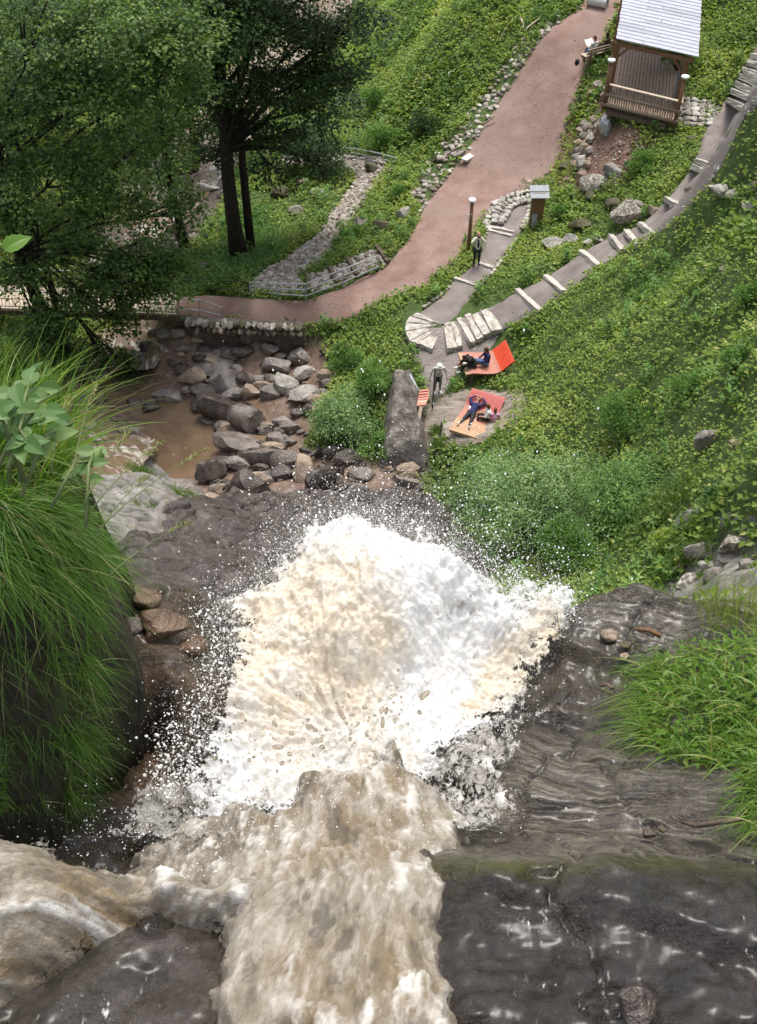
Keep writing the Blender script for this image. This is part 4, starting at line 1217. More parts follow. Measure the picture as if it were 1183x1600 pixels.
person('person in black bending forward over the foot of the bright lounger', on_lounger(l1f, l1h, .2, -.25, 2.86), L1A - math.pi / 2, J4, dict(top='black', legs='black', shoes='white'), hair='hair_dark', headdir=(0, -1, -.6), headup=(0, -.6, 1))
# lying man on lounger 2: head towards +Y of his frame
lie = J_(pelvis=(0,0,.13), chest=(0,.32,.14), head=(0,.70,.25), shL=(.18,.46,.17), shR=(-.18,.46,.17), elL=(.36,.66,.22), elR=(-.36,.66,.22), wrL=(.15,.80,.30), wrR=(-.15,.80,.30), hipL=(.09,-.04,.12), hipR=(-.09,-.04,.12), knL=(.16,-.46,.19), knR=(-.14,-.46,.19), anL=(.22,-.9,.13), anR=(-.2,-.9,.13), toL=(.27,-.96,.30), toR=(-.25,-.96,.30))
lp = on_lounger(l2f, l2h, .52, .28, 2.36)
o = person('man in navy sweater and dark trousers lying on the dull red lounger', lp, L2A - math.pi / 2, lie, dict(top='navy', legs='charcoal', shoes='white'), hair='hair_brown', headdir=(0, -.35, 1), headup=(0, 1, .35))
o.rotation_euler = (math.radians(4), 0, L2A - math.pi / 2)
J6 = dict(sit, knL=(.12,-.4,.18), knR=(-.12,-.4,.18), anL=(.12,-.5,-.2), anR=(-.12,-.5,-.2), toL=(.13,-.66,-.2), toR=(-.13,-.66,-.2))
person('person with brown hair in a white top sitting beside the lying man', on_lounger(l2f, l2h, .52, -.42, 2.36), L2A + math.pi / 2 + 1.9, J6, dict(top='white', legs='charcoal', shoes='white', fore='skin'), hair='hair_brown', hair_len=.1, headdir=(.2, -1, -.7), headup=(0, -.7, 1), s=.92)
person('child in a pink top and red trousers sitting on the lounger edge', on_lounger(l2f, l2h, .5, -.74, 2.34), L2A + math.pi / 2 + .35, J6, dict(top='pink', legs='redcloth', shoes='white', fore='skin'), hair='hair_brown', hair_len=.08, headdir=(-.3, -1, -.5), headup=(0, -.5, 1), s=.82)
# bench people: face +Y of the bench frame, so turned by pi
bsit = dict(sit, pelvis=(0,0,.12), knL=(.11,-.44,.14), knR=(-.11,-.44,.14), anL=(.11,-.62,-.32), anR=(-.11,-.66,-.32), toL=(.12,-.8,-.36), toR=(-.12,-.84,-.36), wrL=(.14,-.36,.36), wrR=(-.14,-.36,.36))
Bm = Matrix.Translation(bench.location) @ Matrix.Rotation(BA, 4, 'Z')
person('person in a cream shirt and jeans reading on the park bench', np.array(Bm @ Vector((-.45, .16, .44))), BA + math.pi, bsit, dict(top='offwhite', legs='jeans', shoes='brown', fore='offwhite'), hair='hair_brown', headdir=(0, -1, -.5), headup=(0, -.5, 1))
person('dark haired person in dark clothes leaning at the far end of the bench', np.array(Bm @ Vector((.42, .16, .44))), BA + math.pi + .4, bsit, dict(top='brown', legs='black', shoes='brown'), hair='hair_dark', hair_len=.12, headdir=(0, -1, 0))
b = MB(); b.box((-.13, 0, 0), (.27, .38, .004), Matrix.Rotation(.25, 3, 'Y')); b.box((.13, 0, 0), (.27, .38, .004), Matrix.Rotation(-.25, 3, 'Y'))
o = b.build('newspaper', PM['white']); o.location = Bm @ Vector((-.45, .62, .88)); o.rotation_euler = (.7, 0, BA); tag(o, 'open white sheet held by the reading person on the bench', 'paper')
t = empty('rucksack', Bm @ Vector((-BLn / 2 - .35, .25, .0)), 'black and white rucksack leaning at the near end of the bench', 'bag', rz=BA)
t.scale = (.75, .75, .75)
b = MB(); ellipsoid(b, (0, 0, .24), (.17, .13, .25)); b.build('bag_body', PM['charcoal'], t, True)
b = MB(); ellipsoid(b, (.02, .1, .2), (.13, .07, .14)); b.build('front_pocket', PM['white'], t, True)
for x in (-.08, .08): MB().tube([(x, -.12, .42), (x, -.2, .3), (x, -.13, .1)], .018, 6).build('strap', PM['black'], t, True)
# ------------------------------------------------------------------ bare rock faces under the fall
def rock_face(name, pl, dx, amp, lift, mat, label, zx=1.0, seed=0, fall=.9):
    P = np.array([hit(*p) for p in pl])
    x0, y0 = P[:, :2].min(0) - .6; x1, y1 = P[:, :2].max(0) + .6
    X, Y = np.meshgrid(np.arange(x0, x1, dx), np.arange(y0, y1, dx))
    Z = TERR(X, Y)
    d = sdist(X, Y, P[:, :2]) + .5 * fbm(X * .8, Y * .8, seed, 4)
    e = np.clip(d / fall, -1, 1)
    wx = X + .5 * fbm(X * .5, Y * .5, 7 + seed, 3); wy = Y + .5 * fbm(X * .5, Y * .5, 3 + seed, 3)
    # tilted joint blocks: terraces of a warped plane
    s = (wx * .45 + wy * .75 + Z * .35) / 2.3
    ter = s - np.floor(s); st_ = np.where(ter < .8, ter * .25, .2 + (ter - .8) * 4) + np.floor(s) - s
    s2 = (wx * .8 - wy * .4 + Z * .25) / 1.7 + seed
    t2 = s2 - np.floor(s2); st2 = np.where(t2 < .82, t2 * .2, .164 + (t2 - .82) * 4.64) + np.floor(s2) - s2
    crack = np.abs(fbm(wx * .7, wy * .7, 11 + seed, 3)); crack = -np.exp(-(crack / .03) ** 2) * .16
    n = st_ * .62 + st2 * .34 + fbm(wx * .5, wy * .8, seed, 3, ridged=True) * .16 + fbm(wx * 2.2, wy * 3.0, seed, 4, ridged=True) * .05 + crack
    Z = Z + (lift + .35) * np.maximum(e, 0) ** .6 - np.maximum(-e, 0) * .9 + n * amp * np.clip(e * 2 + .6, 0, 1)
    F_ = grid_faces(*X.shape); keep = (e > -.6).ravel()[F_].any(1)
    o = mesh_np(name, np.stack([X, Y, Z], -1).reshape(-1, 3), F_[keep], mat)
    return tag(o, label, 'rock')

def wet_rock_mat(name, stops, wet=(.12, .5), bs_=6, stretch=(1, 1, 2.2), rust=None, moss=None):
    m, t, bs, out = nodes_of(name)
    v = coords(t, stretch, (.2, .1, .4))
    c = ramp(t, noise(t, v, bs_ * .35, 10, .7, .7), stops).outputs[0]
    if rust: c = mix(t, ramp(t, noise(t, v, bs_ * .28, 5, .6), [(.52, (0, 0, 0)), (.68, (.8,) * 3)]).outputs[0], c, rust)
    if moss: c = mix(t, ramp(t, noise(t, v, bs_ * .4, 6, .65), [(.56, (0, 0, 0)), (.7, (.8,) * 3)]).outputs[0], c, moss)
    t.links.new(c, bs.inputs['Base Color'])
    t.links.new(ramp(t, noise(t, v, bs_ * .6, 6, .6), [(.35, (wet[0],) * 3), (.65, (wet[1],) * 3)]).outputs[0], bs.inputs['Roughness'])
    bs.inputs['Specular IOR Level'].default_value = .6
    b = bump(t, bs, noise(t, v, bs_, 9, .7, .8), .8, .6 / bs_)
    bump(t, bs, noise(t, v, bs_ * 7, 6, .7), .6, .12 / bs_, b)
    return m
m_wetface = wet_rock_mat('wet_bedrock', [(.3, (.028, .021, .018)), (.5, (.07, .054, .046)), (.7, (.14, .112, .095))], (.1, .45), 4)
m_greyface = pm('dry_bedrock', [(.28, (.075, .066, .058)), (.5, (.19, .175, .16)), (.72, (.33, .31, .285))], 1.6, 10, .85, .7, 5, .10, (1, 1, 1), spots=[(2.5, .55, .68, (.13, .125, .075))], dist=.6)
rock_face('wet_rock_face', [(150,860),(245,800),(300,772),(380,778),(480,768),(600,772),(665,772),(715,812),(765,880),(790,990),(500,1010),(100,1000)], .055, 1.5, .55, m_wetface, 'broad dark wet bedrock face just beyond the splash', seed=1)
rock_face('grey_rock_face', [(118,760),(190,745),(245,745),(300,775),(312,815),(260,850),(130,870)], .05, 1.0, .5, m_greyface, 'pale grey rounded bedrock with grass tufts left of the wet face', seed=4)
rock_face('cliff_rock', [(1075,855),(1110,835),(1150,818),(1215,790),(1290,880),(1300,985),(1010,985),(1055,905)], .04, 1.3, -.05, m_greyface, 'grey fissured cliff rock beside the bushes on the slope', seed=9, fall=.5)
rock_face('cliff_rock', [(1060,812),(1100,796),(1150,798),(1170,815),(1110,832),(1065,830)], .04, .8, .3, m_greyface, 'small bare grey rock patch in the grass above the fissured cliff', seed=12, fall=.5)
# side cascade into the pool
# ------------------------------------------------------------------ stream water
def water_mat(name, brown, foam, f0, f1, scale, stretch=(1, 1, 1), rough=.08, b=.35, bsc=6, rot=(0, 0, 0)):
    m, t, bs, out = nodes_of(name)
    v = coords(t, stretch, rot)
    c = ramp(t, noise(t, v, scale * .4, 6, .6, .5), [(.3, tuple(k * .75 for k in brown)), (.7, tuple(k * 1.25 for k in brown))]).outputs[0]
    f = ramp(t, noise(t, v, scale, 9, .68, 1.0), [(f0, (0, 0, 0)), (f1, (1, 1, 1))]).outputs[0]
    c = mix(t, f, c, foam)
    t.links.new(c, bs.inputs['Base Color'])
    t.links.new(mix(t, f, (rough,) * 3, (.6,) * 3), bs.inputs['Roughness'])
    bs.inputs['IOR'].default_value = 1.33
    bump(t, bs, noise(t, v, bsc, 6, .6, .4), b, .1)
    return m
m_pool = water_mat('pool_water', (.15, .10, .062), (.5, .42, .34), .74, .9, 3, b=.25, bsc=5, rough=.12)
m_rapid = water_mat('rapid_water', (.17, .115, .075), (.6, .57, .53), .52, .68, 1.6, (1, .5, 1), b=.8, bsc=4)
def sheet(name, pl, z, mat, label, dx=.12, amp=.02):
    P = np.array([at_z(*p, z) for p in pl])
    X, Y = np.meshgrid(np.arange(P[:, 0].min(), P[:, 0].max(), dx), np.arange(P[:, 1].min(), P[:, 1].max(), dx))
    Z = z + fbm(X * 1.5, Y * 1.5, 3, 4) * amp
    F_ = grid_faces(*X.shape); k = inpoly(X.ravel(), Y.ravel(), P[:, :2])[F_].any(1)
    return tag(mesh_np(name, np.stack([X, Y, Z], -1).reshape(-1, 3), F_[k], mat), label, kind='structure')
sheet('pool_water', [(120,600),(150,565),(200,540),(255,545),(285,590),(330,620),(350,660),(390,690),(380,740),(300,760),(235,740),(225,690),(130,640)], -1.12, m_pool, 'still brown water of the pool at the foot of the fall')
sheet('side_puddle', [(390,600),(470,600),(470,680),(400,670)], -.62, m_pool, 'small muddy puddle between the boulders')
sheet('outflow_water', [(395,680),(500,690),(545,770),(400,770)], -.42, m_pool, 'thin brown water running between the lower boulders')
ribbon('upper_rapids', [(120,600),(150,540),(140,480),(110,430),(110,380),(140,300),(230,200),(330,110),(440,40),(490,-30)], [(240,575),(265,545),(225,500),(215,440),(240,390),(320,310),(390,220),(455,130),(535,50),(590,-30)], 120, 24, .10, m_rapid, 4, .14, 'shallow white rapids of the stream running away under the trees')
# ------------------------------------------------------------------ leaves
def leaf_quads(P, D, Nn, L, Wd, fold=.18):
    """P base, D direction, Nn face normal, arrays; returns V (4n,3), F (n,4)"""
    D = D / np.linalg.norm(D, axis=1)[:, None]
    S_ = np.cross(Nn, D); S_ /= np.linalg.norm(S_, axis=1)[:, None] + 1e-9
    U = np.cross(D, S_)
    L = L[:, None]; Wd = Wd[:, None]
    m = P + D * L * .45
    V = np.stack([P, m + S_ * Wd * .5 + U * Wd * fold, P + D * L - U * L * .08, m - S_ * Wd * .5 + U * Wd * fold], 1)
    n = len(P)
    return V.reshape(-1, 3), np.arange(4 * n).reshape(n, 4)

def unit(a): return a / (np.linalg.norm(a, axis=-1, keepdims=True) + 1e-9)

def lvs(P, outw, size, rr, spread=1.0, aspect=.6, upb=.8):
    n = len(P)
    D = unit(outw + rr.normal(size=(n, 3)) * spread * np.array([1, 1, .6]))
    Nn = unit(np.array([0, 0, upb]) + outw * .5 + rr.normal(size=(n, 3)) * .45)
    L = size * rr.uniform(.6, 1.35, n)
    return leaf_quads(P, D, Nn, L, L * aspect)

m_maple = leaf_mat('maple_leaves', [(0, (.028, .06, .016)), (.35, (.07, .125, .03)), (.7, (.125, .20, .05)), (1, (.20, .28, .085))], trans=.4)
m_dark = leaf_mat('dark_leaves', [(0, (.018, .038, .012)), (.5, (.045, .085, .024)), (1, (.10, .165, .05))], trans=.25)
m_bush = leaf_mat('bush_leaves', [(0, (.05, .115, .03)), (.4, (.12, .23, .058)), (.75, (.19, .32, .085)), (1, (.28, .41, .13))], trans=.35)
m_feather = leaf_mat('feathery_leaves', [(0, (.035, .085, .03)), (.35, (.15, .255, .09)), (.7, (.265, .385, .155)), (1, (.38, .48, .23))], trans=.35)
m_cover = leaf_mat('cover_leaves', [(0, (.08, .14, .028)), (.35, (.185, .275, .056)), (.7, (.29, .365, .085)), (1, (.42, .43, .15))], trans=.4)
m_grass = leaf_mat('grass_blades', [(0, (.035, .065, .015)), (.4, (.07, .13, .022)), (.8, (.12, .19, .035)), (1, (.24, .23, .09))], trans=.35, rough=.45)
m_bark = pm('bark', [(.3, (.012, .009, .007)), (.7, (.04, .03, .023))], 3, 8, .9, 1.0, 10, .06, (3, 3, .7))

def merge(parts):
    V, F_, T, n = [], [], [], 0
    for v, f, t in parts:
        V.append(v); F_.append(f + n); T.append(t); n += len(v)
    return np.concatenate(V), np.concatenate(F_), np.concatenate(T)

def crown_leaves(lobes, rr, per=46, size=.17, dens=9.5, flat=.55, discr=.75, aspect=.85):
    """lobes: (centre, radius); leaf sprays spread through each lobe, thicker at its skin"""
    parts = []
    for c, R in lobes:
        R = np.array([R, R, R * .8]) if np.isscalar(R) else np.array(R)
        nc = int(dens * R[0] * R[1] + 4)
        d = unit(rr.normal(size=(nc, 3))); d[:, 2] = np.abs(d[:, 2]) * .9 - .35 * rr.random(nc)
        rad = rr.uniform(.45, 1.0, nc) ** .6
        rad *= 1 + .5 * pnoise(d[:, 0] * 2.2 + c[0], d[:, 1] * 2.2 + c[1], d[:, 2] * 2.2)
        C = c + d * R * rad[:, None]
        lightc = rr.normal(.45, .24, nc)
        k = np.repeat(np.arange(nc), per)
        a = rr.uniform(0, 6.283, len(k)); r_ = np.sqrt(rr.random(len(k))) * discr * np.repeat(rr.uniform(.6, 1.3, nc), per)
        off = np.stack([np.cos(a) * r_, np.sin(a) * r_, rr.normal(size=len(k)) * .16 - r_ ** 2 * .35], -1)
        tl = np.repeat(rr.normal(size=(nc, 2)) * .35, per, 0)
        off[:, 2] += off[:, 0] * tl[:, 0] + off[:, 1] * tl[:, 1]
        P = C[k] + off
        ow = unit(np.stack([np.cos(a), np.sin(a), np.full(len(k), -.25)], -1) + d[k] * .4)
        v, f = lvs(P, ow, size, rr, .5, aspect, 1.0)
        parts.append((v, f, np.repeat(np.clip(lightc[k] + rr.normal(size=len(k)) * .14, 0, 1), 4)))
    return merge(parts)

def tree(label, base, top_h, r0, lobes, mat, seed, lean=(0, 0), name='broadleaf_tree', size=.17, per=50, dens=10.0, fork=.35, extra_trunks=()):
    rr = np.random.default_rng(seed)
    b = np.array(base, float)
    t = wthing(name, b, label, 'tree', 'trees along the stream')
    mb = MB()
    n = 9
    ax_ = [b + np.array([lean[0] * s ** 1.3 + .12 * math.sin(s * 7 + seed), lean[1] * s + .1 * math.cos(s * 5 + seed), top_h * s - .3]) for s in np.linspace(0, 1, n)]
    mb.tube(ax_, [r0 * (1.35 if i == 0 else 1) * (1 - .8 * i / (n - 1)) for i in range(n)], 10)
    for (dx, dy, h) in extra_trunks:
        mb.tube([b + np.array([dx * (1 - .0), dy, -.3]), b + np.array([dx * 1.05, dy, h * .5]), b + np.array([dx * 1.5, dy, h])], [r0 * .62, r0 * .46, r0 * .15], 9)
    for c, R in lobes:
        c = np.array(c)
        s = min(max((c[2] - b[2]) / top_h * .8 - .12, fork), .9)
        i = s * (n - 1); j = int(i); a = ax_[j] + (ax_[min(j + 1, n - 1)] - ax_[j]) * (i - j)
        m1 = (a + c) / 2 + np.array([0, 0, .5]) + rr.normal(size=3) * .2
        mb.tube([a, a * .6 + m1 * .4, m1, c], [r0 * .42 * (1 - .5 * s), r0 * .3 * (1 - .5 * s), r0 * .2, .03], 7)
        for q in range(3):
            e = c + unit(rr.normal(size=3)) * np.array(R).max() * .7
            mb.tube([m1 * .5 + c * .5, (c + e) / 2 + [0, 0, .2], e], [.06, .04, .012], 5)
    mb.build('trunk', m_bark, t, True)
    V, F_, T = crown_leaves([(np.array(c), R) for c, R in lobes], rr, per, size, dens)
    o = mesh_np('crown', V, F_, mat, t, smooth=False, attrs={'tint': T}, off=b)
    return t
def lob(Y, *rows):   # (photo x, photo y, radius m, offset in distance)
    return [(at_y(x, y, Y + o), r_) for x, y, r_, o in rows]
g3 = lambda x, y: hit(x, y)
b = g3(78, 548); Y = b[1]
tree('large maple with a double trunk in front of the footbridge', b, 17, .30, lob(Y, (60,60,2.6,0),(180,40,2.6,.5),(130,150,2.5,-.5),(30,180,2.4,0),(250,130,2.2,.8),(215,235,2.0,0),(95,270,2.3,-1),(160,330,1.8,-.8),(30,330,2.0,0),(215,400,1.5,-.5),(120,395,1.4,-1),(170,560,1.2,-1.2),(25,430,1.3,-1),(270,60,2.2,1),(100,490,1.0,-1.2),(215,455,1.0,-.6),(130,610,.7,-1.5),(160,440,1.2,-.8),(235,425,1.1,-.5),(185,500,1.0,-1),(110,560,1.2,-1.4),(140,465,1.3,-1.6),(230,455,1.1,-1.2),(185,430,1.4,-1.4),(60,510,1.2,-1.4),(265,420,.9,-.5),(280,330,1.4,.5),(210,590,.7,-1.3)), m_maple, 1, extra_trunks=((.9, .1, 13),))
b = g3(286, 385); Y = b[1]
tree('slender tree with a thin dark trunk standing in the stream', b, 15, .26, lob(Y, (270,40,2.4,0),(300,140,2.2,-.5),(245,200,2.0,0),(320,210,1.6,.4),(250,290,1.5,0),(200,330,1.3,.5)), m_maple, 2)
b = g3(374, 402); Y = b[1]
tree('tall tree with a thick dark forked trunk beside the cobbled path', b, 18, .42, lob(Y, (400,40,2.6,-.3),(470,60,2.0,.5),(345,80,1.9,0),(430,140,1.9,.6),(490,170,1.5,1.4),(470,240,1.4,1.8),(400,210,1.2,1.5),(345,20,2.0,0),(505,110,1.2,1),(425,265,1.1,1.5),(360,190,1.2,.6),(520,60,1.6,1.5),(440,215,1.3,.2),(400,130,1.6,-.6),(350,150,1.2,-.4),(480,130,1.5,-.2),(420,-80,3.0,0),(520,-50,2.6,.5),(560,35,1.3,.8),(548,120,.9,1.2),(300,-20,2.4,0),(500,260,.9,1.6),(335,250,.9,.6)), m_dark, 3, lean=(.1, .3), dens=8.0, per=60, extra_trunks=((.6, .5, 10),))
b = g3(310, 255); Y = b[1]
tree('tree with a leaning trunk farther up the stream bank', b, 15, .24, lob(Y, (330,30,2.8,0),(250,90,2.5,0),(390,60,2.2,1),(300,160,1.6,0)), m_maple, 4)
b = g3(20, 330); Y = b[1]
tree('dense tree behind the maple on the far bank', b, 15, .3, lob(Y, (20,40,3.4,0),(-60,120,3,0),(90,100,2.8,1),(40,180,2.6,0),(150,160,2.4,1),(-40,240,2.2,0),(60,270,1.9,.5)), m_dark, 5)
b = g3(160, 215); Y = b[1]
tree('pale leaved tree beyond the stream bend', b, 13, .25, lob(Y, (150,20,3.2,0),(230,30,3,1),(190,110,2.3,0),(90,30,3,0)), m_maple, 6)
b = g3(505, 262); Y = b[1]
tree('small drooping tree at the far end of the cobbled path', b, 6.5, .12, lob(Y, (500,200,1.1,0),(530,160,1.0,.3),(470,215,.9,0),(520,230,.8,-.3)), m_dark, 7, fork=.2)

# ------------------------------------------------------------------ bushes
def bush(px, py, w, h, mat, label, seed, name='bush', size=.11, dens=1.0, lobes=9, base=None, group='bushes on the slope', cat='bush', feather=False, up_=1.0):
    rr = np.random.default_rng(seed)
    p = hit(px, py + h * .32) if base is None else np.array(base)
    k = depth_of(p) / F
    rx, rz_ = w * k / 2, h * k * .62 * up_
    t = wthing(name, p, label, cat, group)
    mb = MB(); L = []
    for i in range(lobes):
        a = rr.uniform(0, 6.28); r_ = math.sqrt(rr.random()) * .68
        c = p + np.array([math.cos(a) * rx * r_, math.sin(a) * rx * r_ * .8, rz_ * rr.uniform(.25, .72) * (1.15 - r_ * .6)])
        L.append((c, rx * rr.uniform(.28, .45)))
        for q in range(2):
            e = c + rr.normal(size=3) * rx * .12
            mb.tube([p + rr.normal(size=3) * .08 * rx * [1, 1, 0], (p + e) / 2 + rr.normal(size=3) * .05, e], [.03, .022, .008], 5)
    mb.build('stem', m_bark, t, True)
    parts = []
    if feather:
        V, F_, T = crown_leaves([(c, R) for c, R in L], rr, 34, size, 58 * dens * (.55 / rx) ** .9 * 2.2, discr=.36, aspect=.36)
        mesh_np('foliage', V, F_, mat, t, smooth=False, attrs={'tint': T}, off=p)
        return t
    for c, R in L:
        n = int(420 * dens * (R / size * .11) ** 2 / .25) + 60
        d = unit(rr.normal(size=(n, 3))); d[:, 2] = np.abs(d[:, 2]) * 1.1 - .3
        rad = R * rr.uniform(.5, 1.12, n) ** .7 * (1 + .28 * pnoise(d[:, 0] * 2.5 + c[0], d[:, 1] * 2.5 + c[1], d[:, 2] * 2.5))
        P = c + d * rad[:, None]
        v, f = lvs(P, unit(d + [0, 0, .25]), size, rr, .55, .5, .6)
        tt = rr.normal(.42, .13) + .25 * pnoise(P[:, 0] * 2, P[:, 1] * 2, P[:, 2] * 2) + rr.normal(size=n) * .14
        parts.append((v, f, np.repeat(np.clip(tt, 0, 1), 4)))
    V, F_, T = merge(parts)
    mesh_np('foliage', V, F_, mat, t, smooth=False, attrs={'tint': T}, off=p)
    return t
bush(830, 765, 330, 265, m_feather, 'largest feathery green bush beside the splash', 21, size=.12, dens=.82, lobes=17, feather=True, base=hit(835, 850), up_=1.05)
bush(965, 745, 210, 170, m_bush, 'looser green bush right of the largest bush', 22, size=.12, lobes=12, feather=True, up_=1.2)
bush(730, 735, 130, 120, m_feather, 'low green bush filling the hollow below the lounger platform', 23, size=.10, lobes=7)
bush(900, 860, 200, 90, m_bush, 'light green low bush just behind the banded rock', 24, size=.09, lobes=8)
bush(545, 630, 125, 140, m_feather, 'blue green bush overhanging the boulders', 25, size=.13, lobes=10, feather=True)
bush(590, 580, 90, 110, m_bush, 'bright bush between the red path and the outcrop', 26, size=.10, lobes=7)
bush(540, 555, 70, 60, m_bush, 'low flowering shrub under the curve of the red path', 27, size=.10, lobes=6)
bush(590, 690, 70, 70, m_bush, 'small bush clinging to the left side of the outcrop', 28, size=.10, lobes=6)
bush(665, 190, 60, 70, m_dark, 'dark rounded shrub on the bank above the rubble strip', 29, size=.14, lobes=6)
bush(600, 215, 90, 60, m_bush, 'leafy shrub above the far metal fence', 30, size=.14, lobes=6)
bush(1165, 455, 60, 70, m_bush, 'dense dark green shrub at the steep end of the slope', 31, size=.09, lobes=6)
bush(1000, 455, 70, 50, m_bush, 'low bright shrub in the middle of the slope', 32, size=.09, lobes=6)
bush(985, 640, 120, 70, m_bush, 'spreading shrub on the slope above the largest bush', 33, size=.09, lobes=7)
bush(1080, 600, 90, 60, m_bush, 'shrub on the slope left of the pyramid stone', 34, size=.09, lobes=6)
bush(1150, 560, 60, 50, m_bush, 'small shrub on the steep slope above the pyramid stone', 35, size=.09, lobes=5)
bush(620, 300, 44, 40, m_bush, 'shrub beside the bend of the cobbled path', 36, size=.12, lobes=5)
bush(545, 355, 50, 40, m_bush, 'fern like shrub between cobbled path and ramp', 37, size=.12, lobes=5)
bush(1060, 90, 70, 60, m_bush, 'shrub in the grass right of the shelter', 38, size=.12, lobes=6)
bush(1010, 250, 60, 50, m_bush, 'green shrub growing in front of the shelter', 39, size=.10, lobes=6)
bush(878, 325, 50, 36, m_bush, 'green shrub behind the white stones', 40, size=.10, lobes=5)
bush(20, 560, 90, 90, m_maple, 'shaded shrub at the foot of the double maple', 41, size=.12, lobes=6)
bush(60, 600, 70, 60, m_maple, 'low shaded shrub on the left pool shore', 42, size=.12, lobes=5)
bush(590, 150, 70, 50, m_bush, 'silvery shrub on the far green bank', 43, size=.15, lobes=5)
bush(480, 215, 60, 60, m_dark, 'dark shrub behind the forked trunk', 44, size=.14, lobes=5)
bush(1040, 835, 70, 60, m_cover, 'yellow green tuft shrub beside the fissured cliff', 45, size=.09, lobes=6)

# ------------------------------------------------------------------ ground cover
NOGO = [RED, LEFTB, RIGHTB, LAND, COB, RAMP, BED, UPBED, WETROCK, GREYR, GREYL, SHORE, [(895,300),(912,200),(945,195),(1000,205),(990,245),(960,285),(925,300)], [(680,645),(738,600),(800,615),(795,650),(760,700),(695,695)], [(608,585),(645,585),(668,640),(672,742),(590,735)],
        [(935,175),(985,-40),(1085,-40),(1075,200)], [(700,575),(740,545),(812,535),(805,590),(720,605)], [(630,470),(800,470),(800,545),(630,545)], [(640,310),(690,232),(722,200),(760,150),(800,85),(830,75),(755,200),(700,270),(660,330)],
        [(1060,150),(1115,155),(1108,200),(1058,200)], [(745,300),(835,300),(830,350),(770,370)]]
def cover(n, seed):
    rr = np.random.default_rng(seed)
    x = rr.uniform(-30, 42, n); y = rr.uniform(9, 88, n)
    z = ground_z(x, y)
    px, py = proj(x, y, z)
    ok = (px > -120) & (px < 1300) & (py > -90) & (py < 1000)
    x, y, z, px, py = [q[ok] for q in (x, y, z, px, py)]
    jx, jy = px + fbm(x * .8, y * .8, 1, 3) * 5, py + fbm(x * .8, y * .8, 5, 3) * 4
    bad = np.zeros(len(x), bool)
    for q in NOGO: bad |= inpoly(jx, jy, q) & ((rr.random(len(x)) > .28) if q is GREYR else True)
    return rr, x[~bad], y[~bad], z[~bad], px[~bad], py[~bad]
def ground_cover():
    rr, x, y, z, px, py = cover(205000, 77)
    hn = fbm(x * .35, y * .35, 4, 4); sp = fbm(x * .22 + 9, y * .22, 8, 3)
    shady = inpoly(px, py, [(240,300),(430,300),(520,285),(556,295),(500,350),(400,425),(260,465)])
    trim = inpoly(px, py, [(640,460),(745,400),(830,360),(980,330),(1080,270),(1130,160),(1183,60),(1183,330),(1000,420),(800,545),(640,545)]) | inpoly(px, py, [(850,290),(905,110),(950,130),(930,250)])
    hgt = np.clip(.16 + .42 * (hn + .25), .05, .6) * np.where(trim, .32, 1)
    keep = rr.random(len(x)) < np.where(y > 60, .8, 1) * np.where(shady, .3, 1)
    x, y, z, hn, sp, hgt = [q[keep] for q in (x, y, z, hn, sp, hgt)]
    per = 6
    n = len(x); k = np.repeat(np.arange(n), per)
    a = rr.uniform(0, 6.28, n * per); r_ = rr.uniform(.02, .22, n * per)
    P = np.stack([x[k] + np.cos(a) * r_, y[k] + np.sin(a) * r_, z[k] + hgt[k] * rr.uniform(.15, 1.05, n * per)], -1)
    ow = np.stack([np.cos(a), np.sin(a), rr.uniform(-.2, .5, n * per)], -1)
    sp2 = fbm(x * .18 + 40, y * .18, 50, 3)
    big = np.clip((sp2 - .05) * 6, 0, 1)
    size = (1 + .55 * big[k]) * np.clip((.105 + .045 * sp + .0014 * (y - 20)), .07, .2)[k]
    D = unit(ow + rr.normal(size=P.shape) * .4)
    Nn = unit(np.array([0, 0, 1.0]) + rr.normal(size=P.shape) * .4)
    L = size * rr.uniform(.6, 1.5, n * per)
    v, f = leaf_quads(P, D, Nn, L, L * rr.uniform(.45, .8, n * per))
    T = np.clip(.45 + .5 * sp + .22 * hn - .28 * big, .05, .95)[k] + rr.normal(size=n * per) * .16
    T = np.where(rr.random(n * per) < .03, 1.0, T)
    o = mesh_np('ground_cover', v, f, m_cover, smooth=False, attrs={'tint': np.repeat(np.clip(T, 0, 1), 4)})
    tag(o, 'low leafy green ground cover over the valley slopes', kind='stuff')
    print('COVER', len(f))
ground_cover()
def blades(P, D, L, Wd, droop, rr, segs=5, flat=None):
    """grass blades as tapering ribbons"""
    n = len(P)
    D = unit(D)
    S_ = unit(np.cross(D, unit(rr.normal(size=(n, 3)) + np.array([0, .6, .2]))))
    t = np.linspace(0, 1, segs + 1)
    C = P[:, None] + D[:, None] * (L[:, None] * t)[..., None]
    C[..., 2] -= (droop * L)[:, None] * t ** 2.2
    H = D * [1, 1, 0]
    C += (H * (droop * L * .35)[:, None])[:, None] * (t ** 2)[None, :, None]
    w = (Wd[:, None] * (1 - t ** 1.6 * .94))[..., None] * .5
    A = C - S_[:, None] * w; B = C + S_[:, None] * w
    V = np.stack([A, B], 2).reshape(n, -1, 3)
    m = 2 * (segs + 1)
    fi = np.array([[2 * i, 2 * i + 1, 2 * i + 3, 2 * i + 2] for i in range(segs)])
    F_ = (fi[None] + (np.arange(n) * m)[:, None, None]).reshape(-1, 4)
    return V.reshape(-1, 3), F_, m
